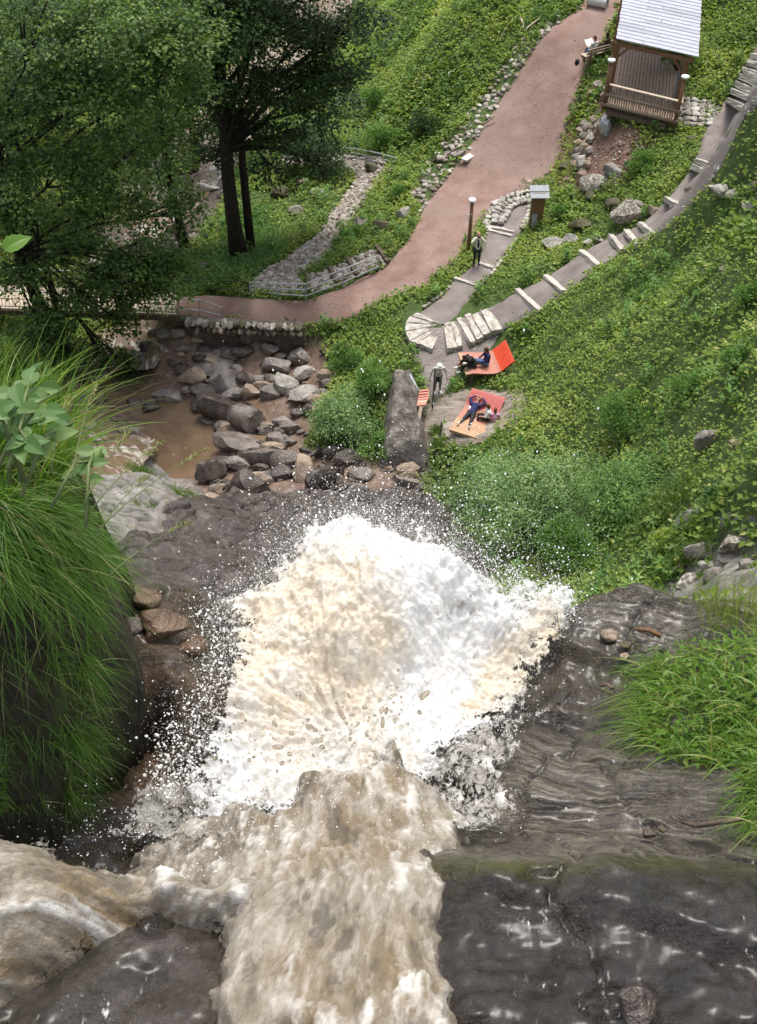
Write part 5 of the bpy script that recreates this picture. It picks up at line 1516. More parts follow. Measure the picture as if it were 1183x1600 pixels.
def meadow():
    rr, x, y, z, px, py = cover(90000, 99)
    keep = (fbm(x * .3, y * .3, 21, 3) > -.05) | (rr.random(len(x)) < .25)
    x, y, z = x[keep], y[keep], z[keep]; n = len(x)
    P = np.stack([x, y, z - .03], -1)
    D = np.stack([rr.normal(size=n) * .45, rr.normal(size=n) * .45, np.ones(n)], -1)
    v, f, m = blades(P, D, rr.uniform(.18, .5, n), rr.uniform(.018, .035, n), rr.uniform(.1, .5, n), rr, 2)
    T = np.clip(.5 + .4 * fbm(x * .3, y * .3, 2, 3) + rr.normal(size=n) * .18, 0, 1)
    o = mesh_np('meadow_grass', v, f, m_grass, smooth=False, attrs={'tint': np.repeat(T, m)})
    tag(o, 'rough green grass growing through the ground cover of the slopes', kind='stuff')
meadow()
def tufts(name, rows, label):
    rr = np.random.default_rng(len(label)); parts = []
    for px, py, w, n, L in rows:
        c = hit(px, py); k = depth_of(c) / F * w
        P = c + rr.normal(size=(n, 3)) * [k * .4, k * .4, 0]; P[:, 2] = TERR(P[:, 0], P[:, 1]) + .25
        D = np.stack([rr.normal(size=n) * .5, rr.normal(size=n) * .5, np.ones(n)], -1)
        v, f, m = blades(P, D, L * rr.uniform(.5, 1.2, n), np.full(n, .022), rr.uniform(.3, 1, n), rr, 4)
        parts.append((v, f, np.repeat(np.clip(rr.normal(.6, .15, n), 0, 1), m)))
    V, F_, T = merge(parts)
    tag(mesh_np(name, V, F_, m_grass, smooth=False, attrs={'tint': T}), label, kind='stuff')
tufts('rock_grass', [(275,785,40,900,.8),(222,745,24,500,.6),(225,800,26,400,.5),(178,810,30,500,.5),(1090,822,30,500,.5),(1030,800,60,900,.7),(1075,870,40,500,.5),(640,690,14,300,.5),(682,680,8,300,.5),(684,700,8,300,.5)], 'bright grass tufts rooted in the cracks of the grey rock')

# shaded ferns under the trees
def ferns():
    rr = np.random.default_rng(5)
    q = rr.uniform([240, 300], [430, 470], (2600, 2)); q = q[inpoly(q[:, 0], q[:, 1], [(245,400),(300,410),(345,395),(360,330),(420,330),(440,400),(390,440),(270,465)])]
    C = hit(q[:, 0], q[:, 1]); k = np.repeat(np.arange(len(C)), 14); n = len(k)
    a = rr.uniform(0, 6.28, n); D = np.stack([np.cos(a), np.sin(a), rr.uniform(.1, .9, n)], -1)
    v, f = leaf_quads(C[k] + [0, 0, .1] + D * rr.uniform(0, .25, n)[:, None], D, unit(rr.normal(size=(n, 3)) * .3 + [0, 0, 1]), rr.uniform(.15, .4, n), rr.uniform(.04, .09, n))
    tag(mesh_np('fern_patch', v, f, m_bush, smooth=False, attrs={'tint': np.repeat(np.clip(rr.normal(.35, .2, n), 0, 1), 4)}), 'ferns and low green plants around the thick dark trunk', kind='stuff')
ferns()

def tall_herbs():
    rr, x, y, z, px, py = cover(9000, 123)
    keep = (fbm(x * .25, y * .25, 31, 3) > .02) & (y > 15)
    x, y, z = x[keep], y[keep], z[keep]
    per = 34; n = len(x); k = np.repeat(np.arange(n), per)
    h = rr.uniform(.35, .95, n); q = rr.uniform(.2, 1, n * per); a = rr.uniform(0, 6.28, n * per)
    r_ = (1.05 - q) * .28 * h[k] / .6 + .02
    P = np.stack([x[k] + np.cos(a) * r_ * .4, y[k] + np.sin(a) * r_ * .4, z[k] + h[k] * q], -1)
    D = np.stack([np.cos(a), np.sin(a), rr.uniform(-.25, .7, n * per)], -1)
    v, f = leaf_quads(P, D, unit(rr.normal(size=P.shape) * .4 + [0, 0, 1]), rr.uniform(.10, .24, n * per) * (.7 + h[k] * .5), rr.uniform(.05, .10, n * per))
    T = rr.normal(.5, .28, n)[k] + rr.normal(size=n * per) * .1
    tag(mesh_np('tall_herbs', v, f, m_bush, smooth=False, attrs={'tint': np.repeat(np.clip(T, 0, 1), 4)}), 'taller leafy weeds standing out of the ground cover', kind='stuff')
tall_herbs()

ribbon('side_cascade', [(120,735),(150,705),(185,690),(215,680)], [(150,790),(190,765),(222,735),(250,700)], 40, 16, .35, m_rapid, 3, .25, 'white water sliding down the pale rock into the pool')
# ------------------------------------------------------------------ the lip of the fall at the camera's feet
def nd(rows): return np.array([at_z(x, y, CAMZ - d) for x, y, d in rows])
NPTS = nd([
 (700,1660,2.0),(950,1660,2.0),(1250,1660,1.95),(700,1480,2.06),(950,1480,2.05),(1250,1480,2.0),(700,1375,2.12),(850,1365,2.12),(1000,1358,2.1),(1250,1350,2.08),
 (700,1343,2.13),(800,1338,2.13),(900,1338,2.13),(1000,1334,2.12),(1100,1334,2.11),(1250,1330,2.1),(720,1318,2.42),(800,1316,2.46),(900,1318,2.48),(1000,1318,2.46),(1100,1315,2.4),(1270,1310,2.3),(790,1240,2.6),(950,1230,2.6),(1060,1220,2.5),(1020,1260,2.58),(1150,1260,2.42),(780,1150,2.82),(900,1130,2.85),(900,1180,2.68),(1000,1165,2.7),
 (1000,1080,2.85),(880,1020,2.97),(950,1000,2.93),(1040,1000,2.88),(860,960,2.98),(930,935,2.93),(1000,912,2.86),(1120,955,2.8),(1200,995,2.65),(1130,1000,2.85),
 (1100,1070,2.62),(1180,1110,2.48),(1183,1230,2.36),(1090,1180,2.58),(1260,1050,2.4),(1260,1200,2.3),
 (500,1640,2.12),(500,1450,2.25),(450,1320,2.5),(600,1320,2.45),(560,1210,3.2),(450,1150,3.35),(600,1050,3.35),(600,960,3.2),(450,960,3.15),(750,1010,3.2),(700,940,3.05),(640,1150,3.2),(400,1080,3.3),(400,1000,3.2),
 (0,1660,2.0),(150,1620,2.05),(280,1495,2.1),(310,1440,2.18),(340,1560,2.05),(210,1505,2.08),(150,1525,2.07),(60,1575,2.02),(230,1442,2.08),(0,1480,2.25),(120,1400,2.3),(200,1330,2.5),(300,1290,2.85),(240,1240,2.8),(180,1240,2.75),(330,1220,2.95),(380,1230,3.1),
 (190,1130,2.65),(250,1055,2.5),(305,1060,2.54),(270,1110,2.58),(275,1180,2.9),(345,1110,2.8),(310,1200,2.86),(230,1180,2.9),(225,985,2.6),(260,940,2.66),(300,985,2.72),(200,915,2.74),(330,940,2.85),(100,1000,2.6),(0,1100,2.5),(-150,1100,2.3),(-150,1400,2.1)])
back = []
for px in range(-250, 1500, 110):
    p = at_z(px, 905 if px < 900 else 900, CAMZ - 2.9)
    back += [(p[0], p[1] + .28, CAMZ - 3.8), (p[0] * 1.1, p[1] + .6, CAMZ - 5.6), (p[0] * 1.2, p[1] + 1.1, CAMZ - 7.2)]
NEAR = RBF(np.vstack([NPTS, back]), .04, 1.2e-2)
def near_z(x, y): return NEAR(x, y)

def near_disp(X, Y, Z):
    """gneiss: thin wavy strata that follow a warped direction"""
    wx = X + .08 * fbm(X * 2.2, Y * 2.2, 4, 4); wy = Y + .085 * fbm(X * 1.8, Y * 2.4, 9, 5)
    s = wy * 1.0 + Z * .55 + .10 * wx
    fine = fbm(s * 60, wx * 4, 3, 3, ridged=True)
    coarse = fbm(s * 16, wx * 2.4, 7, 4, ridged=True)
    return s, coarse * .024 + fine * .008
dx = .0105
X, Y = np.meshgrid(np.arange(-1.75, 2.0, dx), np.arange(-.35, 3.6, dx))
Z = NEAR(X, Y)
s_, dn = near_disp(X, Y, Z)
lump = fbm(X * 2.4, Y * 2.4, 1, 4) * .05 + fbm(X * 8, Y * 8, 5, 3) * .012
npx, npy = proj(X, Y, Z)
gm = np.clip(1 - np.abs(sdist(npx, npy, [(720,900),(1000,890),(1140,940),(1160,990),(1060,1000),(880,960),(790,1000)])) * (~inpoly(npx, npy, [(720,900),(1000,890),(1140,940),(1160,990),(1060,1000),(880,960),(790,1000)])) / 60, 0, 1)
gm = np.maximum(gm, np.clip(1 - np.abs(np.minimum(sdist(npx, npy, [(690,1190),(1050,1160),(1183,1240),(1183,1330),(700,1330)]), 0)) / 50, 0, 1))
gm = np.maximum(gm, np.clip(1 - np.abs(np.minimum(sdist(npx, npy, [(200,960),(340,1000),(340,1230),(170,1240),(170,1050)]), 0)) / 50, 0, 1) * .6)
blk = fbm(X * 5, Y * 5, 12, 4, ridged=True) * .022 + fbm(X * 17, Y * 24, 15, 4, ridged=True, gain=.6) * .012
def blocks(X, Y, Z):
    a1 = (X * .35 + Y * .9 + Z * .3 + .12 * fbm(X * 1.5, Y * 1.5, 51, 3)) / .31
    a2 = (X * .9 - Y * .5 + .14 * fbm(X * 1.3, Y * 1.3, 57, 3)) / .43
    t1 = a1 - np.floor(a1); t2 = a2 - np.floor(a2)
    g1 = np.where(t1 < .86, t1 * .3, .258 + (t1 - .86) * 5.3) - t1
    g2 = np.where(t2 < .88, t2 * .3, .264 + (t2 - .88) * 6.1) - t2
    cr = np.exp(-(fbm(X * 2.1, Y * 2.1, 61, 4) / .022) ** 2)
    return g1 * .075 + g2 * .05 - cr * .03
Z2 = Z + lump * .8 + blocks(X, Y, Z) + dn * (.25 + .9 * gm) + blk * (1 - gm)
F_ = grid_faces(*X.shape)
def near_rock_mat():
    m, t, bs, out = nodes_of('wet_gneiss')
    v = coords(t)
    at = N(t, 'Attribute', attribute_name='strata').outputs['Fac']
    ab = N(t, 'Attribute', attribute_name='band').outputs['Fac']
    asn = N(t, 'Attribute', attribute_name='rust').outputs['Fac']
    cmb = N(t, 'CombineXYZ')
    mm = N(t, 'Math', operation='MULTIPLY'); mm.inputs[1].default_value = 85; t.links.new(at, mm.inputs[0]); t.links.new(mm.outputs[0], cmb.inputs[0])
    sx = N(t, 'SeparateXYZ'); t.links.new(v, sx.inputs[0])
    m2 = N(t, 'Math', operation='MULTIPLY'); m2.inputs[1].default_value = 5.0; t.links.new(sx.outputs[0], m2.inputs[0]); t.links.new(m2.outputs[0], cmb.inputs[1])
    bn = noise(t, cmb.outputs[0], 1.0, 5, .62, .35)
    bands = ramp(t, bn, [(.30, (.016, .013, .011)), (.42, (.055, .042, .033)), (.47, (.19, .155, .115)), (.52, (.04, .032, .026)), (.585, (.30, .26, .20)), (.64, (.09, .07, .052)), (.70, (.24, .2, .15)), (.76, (.05, .04, .03))]).outputs[0]
    plain = ramp(t, noise(t, v, 7, 10, .7, .5), [(.3, (.016, .012, .009)), (.48, (.052, .040, .031)), (.7, (.135, .108, .088))]).outputs[0]
    plain = mix(t, ramp(t, noise(t, v, 2.2, 6, .65), [(.5, (0, 0, 0)), (.66, (.6,) * 3)]).outputs[0], plain, (.10, .07, .045))
    plain = mix(t, ramp(t, noise(t, v, 3.7, 6, .65), [(.57, (0, 0, 0)), (.7, (.6,) * 3)]).outputs[0], plain, (.045, .05, .012))
    c = mix(t, ab, plain, bands)
    ll = N(t, 'Attribute', attribute_name='lowledge').outputs['Fac']
    c = mix(t, ll, c, mix(t, 1.0, c, (.46, .41, .38), 'MULTIPLY'))
    mo = N(t, 'Attribute', attribute_name='mossy').outputs['Fac']
    c = mix(t, mo, c, (.10, .10, .02))
    c = mix(t, asn, c, mix(t, noise(t, v, 14, 6), (.05, .024, .012), (.26, .15, .065)))
    t.links.new(c, bs.inputs['Base Color'])
    t.links.new(ramp(t, noise(t, v, 9, 7, .65), [(.36, (.48,) * 3), (.56, (.09,) * 3)]).outputs[0], bs.inputs['Roughness'])
    bs.inputs['Specular IOR Level'].default_value = .6; bs.inputs['Coat Weight'].default_value = .4; bs.inputs['Coat Roughness'].default_value = .27
    b1 = bump(t, bs, noise(t, v, 30, 8, .68, .4), 1.0, .06)
    b2 = bump(t, bs, bn, .5, .015, b1)
    b3 = bump(t, bs, noise(t, v, 110, 3, .6), .7, .01, b2)
    return m
rust = np.clip(1 - np.maximum(-sdist(npx, npy, [(170,1060),(260,1050),(345,1060),(310,1200),(180,1230)]), 0) / 30, 0, 1) * .8
rust = np.maximum(rust, np.clip(1 - np.maximum(-sdist(npx, npy, [(190,930),(330,930),(330,1010),(200,1010)]), 0) / 30, 0, 1) * .35)
nr = mesh_np('ledge_rock', np.stack([X, Y, Z2], -1).reshape(-1, 3), F_, near_rock_mat(), attrs={'lowledge': np.clip(sdist(npx, npy, [(690,1350),(850,1345),(1000,1338),(1300,1335),(1300,1700),(690,1700)]) / 8 + .5 + .5 * fbm(X * 9, Y * 9, 77, 3), 0, 1).ravel(), 'mossy': np.clip(1 - np.abs(npy - 1352 - 6 * fbm(X * 4, 3, 0, 3)) / 20, 0, 1).ravel() * np.clip(.5 + 1.6 * fbm(X * 5, Y * 5, 71, 4), 0, 1).ravel(), 'strata': s_.ravel(), 'band': np.clip(gm, 0, 1).ravel(), 'rust': rust.ravel()})
tag(nr, 'dark wet banded rock ledges at the lip of the waterfall', 'rock')

# ------------------------------------------------------------------ waterfall: brown stream, leaping foam, spray
def dissolve(t, v, surf, out, s1, s2):
    """water breaking into strands and drops where the 'edge' attribute is low"""
    e = N(t, 'Attribute', attribute_name='edge').outputs['Fac']
    n = N(t, 'Math', operation='MULTIPLY_ADD'); t.links.new(noise(t, v, s1, 4, .6, .3), n.inputs[0]); n.inputs[1].default_value = .6
    n2 = N(t, 'Math', operation='MULTIPLY'); t.links.new(noise(t, v, s2, 3, .6), n2.inputs[0]); n2.inputs[1].default_value = .4
    t.links.new(n2.outputs[0], n.inputs[2])
    k = N(t, 'Math', operation='MULTIPLY_ADD'); t.links.new(e, k.inputs[0]); k.inputs[1].default_value = .6; t.links.new(n.outputs[0], k.inputs[2])
    r = ramp(t, k.outputs[0], [(.76, (0, 0, 0)), (.84, (1, 1, 1))]).outputs[0]
    tb = N(t, 'BsdfTransparent'); ms = N(t, 'MixShader')
    t.links.new(r, ms.inputs[0]); t.links.new(tb.outputs[0], ms.inputs[1]); t.links.new(surf, ms.inputs[2]); t.links.new(ms.outputs[0], out.inputs[0])
def foam_mat(name, cream, white, dark, d0, d1):
    m, t, bs, out = nodes_of(name)
    v = coords(t)
    cr = N(t, 'Attribute', attribute_name='cream').outputs['Fac']
    th = N(t, 'Attribute', attribute_name='thin').outputs['Fac']
    n1 = noise(t, v, 9, 6, .65, .6)
    k = N(t, 'Math', operation='MULTIPLY_ADD'); t.links.new(n1, k.inputs[0]); k.inputs[1].default_value = 1.5; k.inputs[2].default_value = -.75
    k2 = N(t, 'Math', operation='ADD', use_clamp=True); t.links.new(k.outputs[0], k2.inputs[0]); t.links.new(cr, k2.inputs[1])
    c = mix(t, k2.outputs[0], white, cream)
    vs = coords(t, (1, .45, 1))
    n2 = noise(t, vs, 16, 8, .7, 1.2)
    k3 = N(t, 'Math', operation='ADD'); t.links.new(n2, k3.inputs[0]); t.links.new(th, k3.inputs[1])
    f = ramp(t, k3.outputs[0], [(d0, (0, 0, 0)), (d1, (1, 1, 1))]).outputs[0]
    c = mix(t, f, c, dark)
    t.links.new(c, bs.inputs['Base Color'])
    t.links.new(mix(t, f, (.5,) * 3, (.15,) * 3), bs.inputs['Roughness'])
    bs.inputs['IOR'].default_value = 1.33
    bs.inputs['Subsurface Weight'].default_value = .35; bs.inputs['Subsurface Radius'].default_value = (1, .95, .85); bs.inputs['Subsurface Scale'].default_value = .02
    b1 = bump(t, bs, noise(t, v, 40, 7, .7, .6), .8, .03)
    bump(t, bs, noise(t, v, 150, 4, .7), .5, .008, b1)
    tr = N(t, 'BsdfTranslucent'); t.links.new(c, tr.inputs[0])
    ms = N(t, 'MixShader'); ms.inputs[0].default_value = .12
    t.links.new(bs.outputs[0], ms.inputs[1]); t.links.new(tr.outputs[0], ms.inputs[2]); dissolve(t, v, ms.outputs[0], out, 45, 130)
    return m
m_foam = foam_mat('white_foam', (.86, .74, .57), (.93, .925, .91), (.34, .31, .28), .80, .95)
FOAM = [(290,1245),(312,1180),(330,1120),(362,1060),(362,1000),(345,955),(365,940),(405,945),(435,905),(480,868),(545,850),(620,858),(690,882),(740,910),(810,915),(915,903),(895,960),(848,1035),(815,1095),(775,1130),(735,1170),(705,1215),(640,1290),(430,1330),(320,1310)]
FD = lambda x, y: 2.83 - .22 * min(1, max(0, (400 - x) / 70)) * min(1, max(0, (y - 980) / 60))
FP = nd([(x, y, FD(x, y)) for x, y in FOAM])[:, :2]
FCT = nd([(262,1270,2.58),(300,1200,2.58),(335,1110,2.58),(430,1330,2.60),(560,1300,2.62),(640,1290,2.62),(700,1210,2.72),(350,1050,2.60),(335,950,2.74),(400,1200,2.66),(420,1090,2.66),(430,1000,2.68),(430,900,2.74),(520,1100,2.80),(520,990,2.62),(520,900,2.6),(540,830,2.62),(620,1080,2.88),(620,980,2.70),(620,900,2.60),(640,840,2.68),(720,1080,2.97),(720,990,2.88),(720,910,2.72),(800,1060,2.94),(800,980,2.84),(810,925,2.80),(890,925,2.88),(850,980,2.86),(740,1130,2.84),(560,1220,2.74),(650,1170,2.82)])
FB = RBF(FCT, .06, 1e-3)
dx = .0055
X, Y = np.meshgrid(np.arange(FP[:, 0].min() - .15, FP[:, 0].max() + .15, dx), np.arange(FP[:, 1].min() - .12, FP[:, 1].max() + .2, dx))
d = sdist(X, Y, FP)
rag = fbm(X * 9, Y * 9, 2, 4) * .075 + fbm(X * 28, Y * 28, 8, 3) * .035
de = d + rag
fpx, fpy = proj(X, Y, FB(X, Y))
# radial flow away from the plunge so that strands point outwards
cxp, cyp = at_z(560, 1190, CAMZ - 2.9)[:2]
an = np.arctan2(X - cxp, Y - cyp); rd = np.hypot(X - cxp, Y - cyp)
wa = an + .25 * fbm(X * 3, Y * 3, 4, 3); wr = rd + .1 * fbm(X * 4, Y * 4, 14, 3)
strand = fbm(wa * 7.0, wr * 3.2, 5, 5, ridged=True)
bil = fbm(X * 6, Y * 6, 6, 5, billow=True, gain=.6)
fin = .45 * fbm(wa * 26, wr * 13, 16, 4, ridged=True, gain=.65) + .95 * fbm(X * 38, Y * 38, 26, 4, ridged=True, gain=.6)
Zf = FB(X, Y) + strand * .034 + bil * .055 + fin * .022
Zf -= .16 * np.exp(-np.maximum(de + .07, 0) / .05)
thin = np.clip(1 - np.maximum(-sdist(fpx, fpy, [(665,970),(760,940),(815,955),(800,1000),(760,1040),(690,1050),(655,1030)]), 0) / 40, 0, 1) * .26
thin = thin - .02 + .15 * np.exp(-np.maximum(de, 0) / .03)
cream = np.clip(1 - np.maximum(-sdist(fpx, fpy, [(400,960),(470,900),(560,900),(600,1000),(560,1110),(420,1100),(370,1060)]), 0) / 70, 0, 1) * .75
cream = np.maximum(cream, np.clip(1 - np.maximum(-sdist(fpx, fpy, [(850,960),(880,985),(800,1090),(735,1110),(770,1050)]), 0) / 30, 0, 1) * .8)
cream = np.maximum(cream, np.clip(1 - np.maximum(-sdist(fpx, fpy, [(380,1120),(560,1110),(630,1190),(430,1230)]), 0) / 40, 0, 1) * .45)
hole = fbm(wa * 11, wr * 5.5, 33, 4, ridged=True, gain=.6) + .5 * fbm(X * 16, Y * 16, 37, 4)
rim = np.clip(1 - de / .22, 0, 1) * .95 + np.clip(thin, 0, 1) * 1.3
F_ = grid_faces(*X.shape); keep = (de > -.07).ravel()[F_].all(1)
edge_ = np.clip((de + .07) / .27, 0, 1) + .22 * hole * np.clip(1.25 - de / .3, .0, 1) - .55 * np.clip(thin, 0, 1)
# compact the vertices
def compact(V, F_):
    u_, inv = np.unique(F_, return_inverse=True)
    return V[u_], inv.reshape(F_.shape), u_
V, Fk, ui = compact(np.stack([X, Y, Zf], -1).reshape(-1, 3), F_[keep])
wf = mesh_np('white_water', V, Fk, m_foam, attrs={'edge': np.clip(edge_, 0, 1).ravel()[ui], 'cream': cream.ravel()[ui], 'thin': thin.ravel()[ui]})
tag(wf, 'white and cream foaming water leaping over the lip of the fall', kind='structure')

m_brown = None
def brown_mat():
    m, t, bs, out = nodes_of('brown_torrent')
    v = coords(t)
    at = N(t, 'Attribute', attribute_name='fx').outputs['Fac']; al = N(t, 'Attribute', attribute_name='fy').outputs['Fac']; ag = N(t, 'Attribute', attribute_name='gold').outputs['Fac']
    cmb = N(t, 'CombineXYZ'); t.links.new(at, cmb.inputs[0]); t.links.new(al, cmb.inputs[1])
    n1 = noise(t, cmb.outputs[0], 6, 12, .78, .25)
    n2 = noise(t, cmb.outputs[0], 2.6, 10, .72, .3)
    body = ramp(t, n2, [(.3, (.12, .10, .075)), (.46, (.24, .205, .155)), (.7, (.34, .30, .24))]).outputs[0]
    gold = ramp(t, n2, [(.3, (.12, .075, .03)), (.7, (.25, .175, .085))]).outputs[0]
    gk = N(t, 'Math', operation='MULTIPLY', use_clamp=True); t.links.new(ag, gk.inputs[0]); t.links.new(ramp(t, noise(t, v, 6, 4), [(.35, (0, 0, 0)), (.6, (.9,) * 3)]).outputs[0], gk.inputs[1])
    c = mix(t, gk.outputs[0], body, gold)
    ac = N(t, 'Attribute', attribute_name='crest').outputs['Fac']
    cm = N(t, 'Math', operation='MULTIPLY_ADD'); t.links.new(ac, cm.inputs[0]); cm.inputs[1].default_value = .62; cm2 = N(t, 'Math', operation='MULTIPLY'); t.links.new(n1, cm2.inputs[0]); cm2.inputs[1].default_value = .5; t.links.new(cm2.outputs[0], cm.inputs[2])
    foam = ramp(t, cm.outputs[0], [(.58, (0, 0, 0)), (.68, (.45,) * 3), (.80, (1,) * 3)]).outputs[0]
    foam = mix(t, 1.0, foam, ramp(t, noise(t, cmb.outputs[0], 1.7, 6, .65, .3), [(.36, (.1,) * 3), (.58, (1,) * 3)]).outputs[0], 'MULTIPLY')
    c = mix(t, foam, c, (.68, .65, .60))
    dk = ramp(t, cm.outputs[0], [(.28, (.6,) * 3), (.42, (0, 0, 0))]).outputs[0]
    cs_ = N(t, 'CombineXYZ'); ma = N(t, 'Math', operation='MULTIPLY'); ma.inputs[1].default_value = 8; mb_ = N(t, 'Math', operation='MULTIPLY'); mb_.inputs[1].default_value = 4.5
    t.links.new(at, ma.inputs[0]); t.links.new(al, mb_.inputs[0]); t.links.new(ma.outputs[0], cs_.inputs[0]); t.links.new(mb_.outputs[0], cs_.inputs[1])
    stk = noise(t, cs_.outputs[0], 2.0, 7, .7, .4)
    c = mix(t, ramp(t, stk, [(.48, (0, 0, 0)), (.68, (.42,) * 3)]).outputs[0], c, (.66, .62, .56))
    c = mix(t, ramp(t, stk, [(.30, (.5,) * 3), (.46, (0, 0, 0))]).outputs[0], c, (.13, .105, .075))
    c = mix(t, dk, c, (.085, .075, .062))
    t.links.new(c, bs.inputs['Base Color'])
    t.links.new(mix(t, foam, (.07,) * 3, (.35,) * 3), bs.inputs['Roughness'])
    bs.inputs['IOR'].default_value = 1.33; bs.inputs['Specular IOR Level'].default_value = .6
    b1 = bump(t, bs, n1, .6, .025)
    bump(t, bs, noise(t, v, 55, 6, .65), .6, .012, b1)
    dissolve(t, v, bs.outputs[0], out, 40, 110)
    return m
m_brown = brown_mat()
def torrent(name, outline, ctrl, flow, label, lift=.0, rag=.05, amp=.05, gold_poly=None, holes=0.0, overhang=False, seed=0, edge=.12, soft=.025):
    P = nd(outline)
    R = RBF(nd(ctrl), .06, 1e-3)
    dx = .006
    X, Y = np.meshgrid(np.arange(P[:, 0].min() - .1, P[:, 0].max() + .1, dx), np.arange(P[:, 1].min() - .1, P[:, 1].max() + .15, dx))
    Zb = R(X, Y)
    f = np.array(flow, float); f /= np.linalg.norm(f)
    a = X * f[0] + Y * f[1]; c = -X * f[1] + Y * f[0]
    c = c + .06 * fbm(a * 2.5, c * 2.5, 4 + seed, 3)
    d = sdist(X, Y, P[:, :2])
    de = d + fbm(X * 8, Y * 8, 3 + seed, 4) * rag + fbm(X * 30, Y * 30, 6 + seed, 3) * rag * .35
    wn = .45 * fbm(a * 3.2, c * 5, seed, 5, ridged=True, gain=.6) + .4 * fbm(a * 5.5 + .6 * fbm(a * 4, c * 4, 71, 2), c * 13, 5 + seed, 5, ridged=True, gain=.62) + .22 * fbm(a * 26, c * 36, 9 + seed, 4, ridged=True, gain=.6)
    w = wn * amp * 1.0
    Zt = Zb + w + lift - edge * np.exp(-np.maximum(de, 0) / soft)
    hm = np.ones(X.shape, bool)
    if holes:
        hm = fbm(a * 4, c * 7, 40 + seed, 4) < holes
    F_ = grid_faces(*X.shape); keep = ((de > -.05) & hm).ravel()[F_].all(1)
    edge_ = np.clip((de + .05) / .11, 0, 1) + .15 * fbm(a * 9, c * 14, 81 + seed, 4)
    ppx, ppy = proj(X, Y, Zb)
    gold = np.zeros(X.shape)
    for g_ in gold_poly or []:
        gold = np.maximum(gold, np.clip(1 - np.maximum(-sdist(ppx, ppy, g_), 0) / 110, 0, 1))
    V, Fk, ui = compact(np.stack([X, Y, Zt], -1).reshape(-1, 3), F_[keep])
    o = mesh_np(name, V, Fk, m_brown, attrs={'edge': np.clip(edge_, 0, 1).ravel()[ui], 'crest': np.clip(.5 + (wn - wn.mean()) / wn.std() * .2, 0, 1).ravel()[ui], 'fx': (c * 1.9).ravel()[ui], 'fy': (a * 1.25).ravel()[ui], 'gold': gold.ravel()[ui]})
    if overhang:
        md = o.modifiers.new('t', 'SOLIDIFY'); md.thickness = .012
    return tag(o, label, kind='structure')
torrent('side_torrent', [(-60,1255,1.95),(20,1265,1.97),(80,1290,1.98),(150,1310,2.0),(220,1335,2.05),(300,1350,2.1),(400,1370,2.12),(420,1430,2.12),(350,1440,2.12),(300,1425,2.12),(240,1435,2.1),(170,1470,2.1),(110,1500,2.1),(40,1560,2.05),(-60,1600,2.0)],
        [(-60,1270,2.02),(60,1310,2.05),(150,1350,2.08),(260,1390,2.10),(330,1390,2.11),(400,1400,2.09),(100,1420,2.02),(0,1450,1.98),(0,1560,2.06),(180,1460,2.16),(-80,1580,2.0),(-80,1400,1.93)], (1, .12), 'golden brown torrent pouring in from the side channel', amp=.045, lift=.03, edge=.14, soft=.045, gold_poly=[[(0,1400),(160,1400),(200,1440),(60,1490),(0,1500)]], seed=3)
torrent('main_torrent', [(330,1660,2.0),(318,1560,2.05),(330,1480,2.1),(345,1420,2.15),(300,1400,2.2),(230,1370,2.3),(180,1330,2.35),(230,1290,2.45),(330,1255,2.4),(350,1205,2.3),(400,1215,2.28),(440,1230,2.26),(480,1190,2.3),(520,1185,2.3),(560,1190,2.3),(600,1180,2.3),(608,1130,2.3),(622,1125,2.3),(632,1175,2.3),(680,1200,2.32),(730,1260,2.4),(745,1310,2.35),(705,1350,2.15),(700,1450,2.08),(720,1560,2.0),(770,1660,1.98)],
        [(330,1640,2.0),(500,1640,1.95),(740,1640,1.95),(330,1500,2.08),(500,1500,2.05),(690,1500,2.05),(400,1400,2.14),(550,1400,2.1),(690,1380,2.13),(250,1370,2.35),(350,1330,2.38),(500,1310,2.22),(600,1300,2.22),(700,1300,2.36),(340,1240,2.42),(430,1230,2.34),(520,1200,2.30),(600,1190,2.30),(680,1220,2.38),(615,1120,2.32),(720,1280,2.42)], (.08, 1),
        'churning grey brown torrent plunging from the ledge', amp=.05, gold_poly=[[(450,1260),(580,1230),(600,1290),(480,1310)],[(480,1540),(620,1520),(640,1600),(480,1620)]], overhang=True, seed=9)
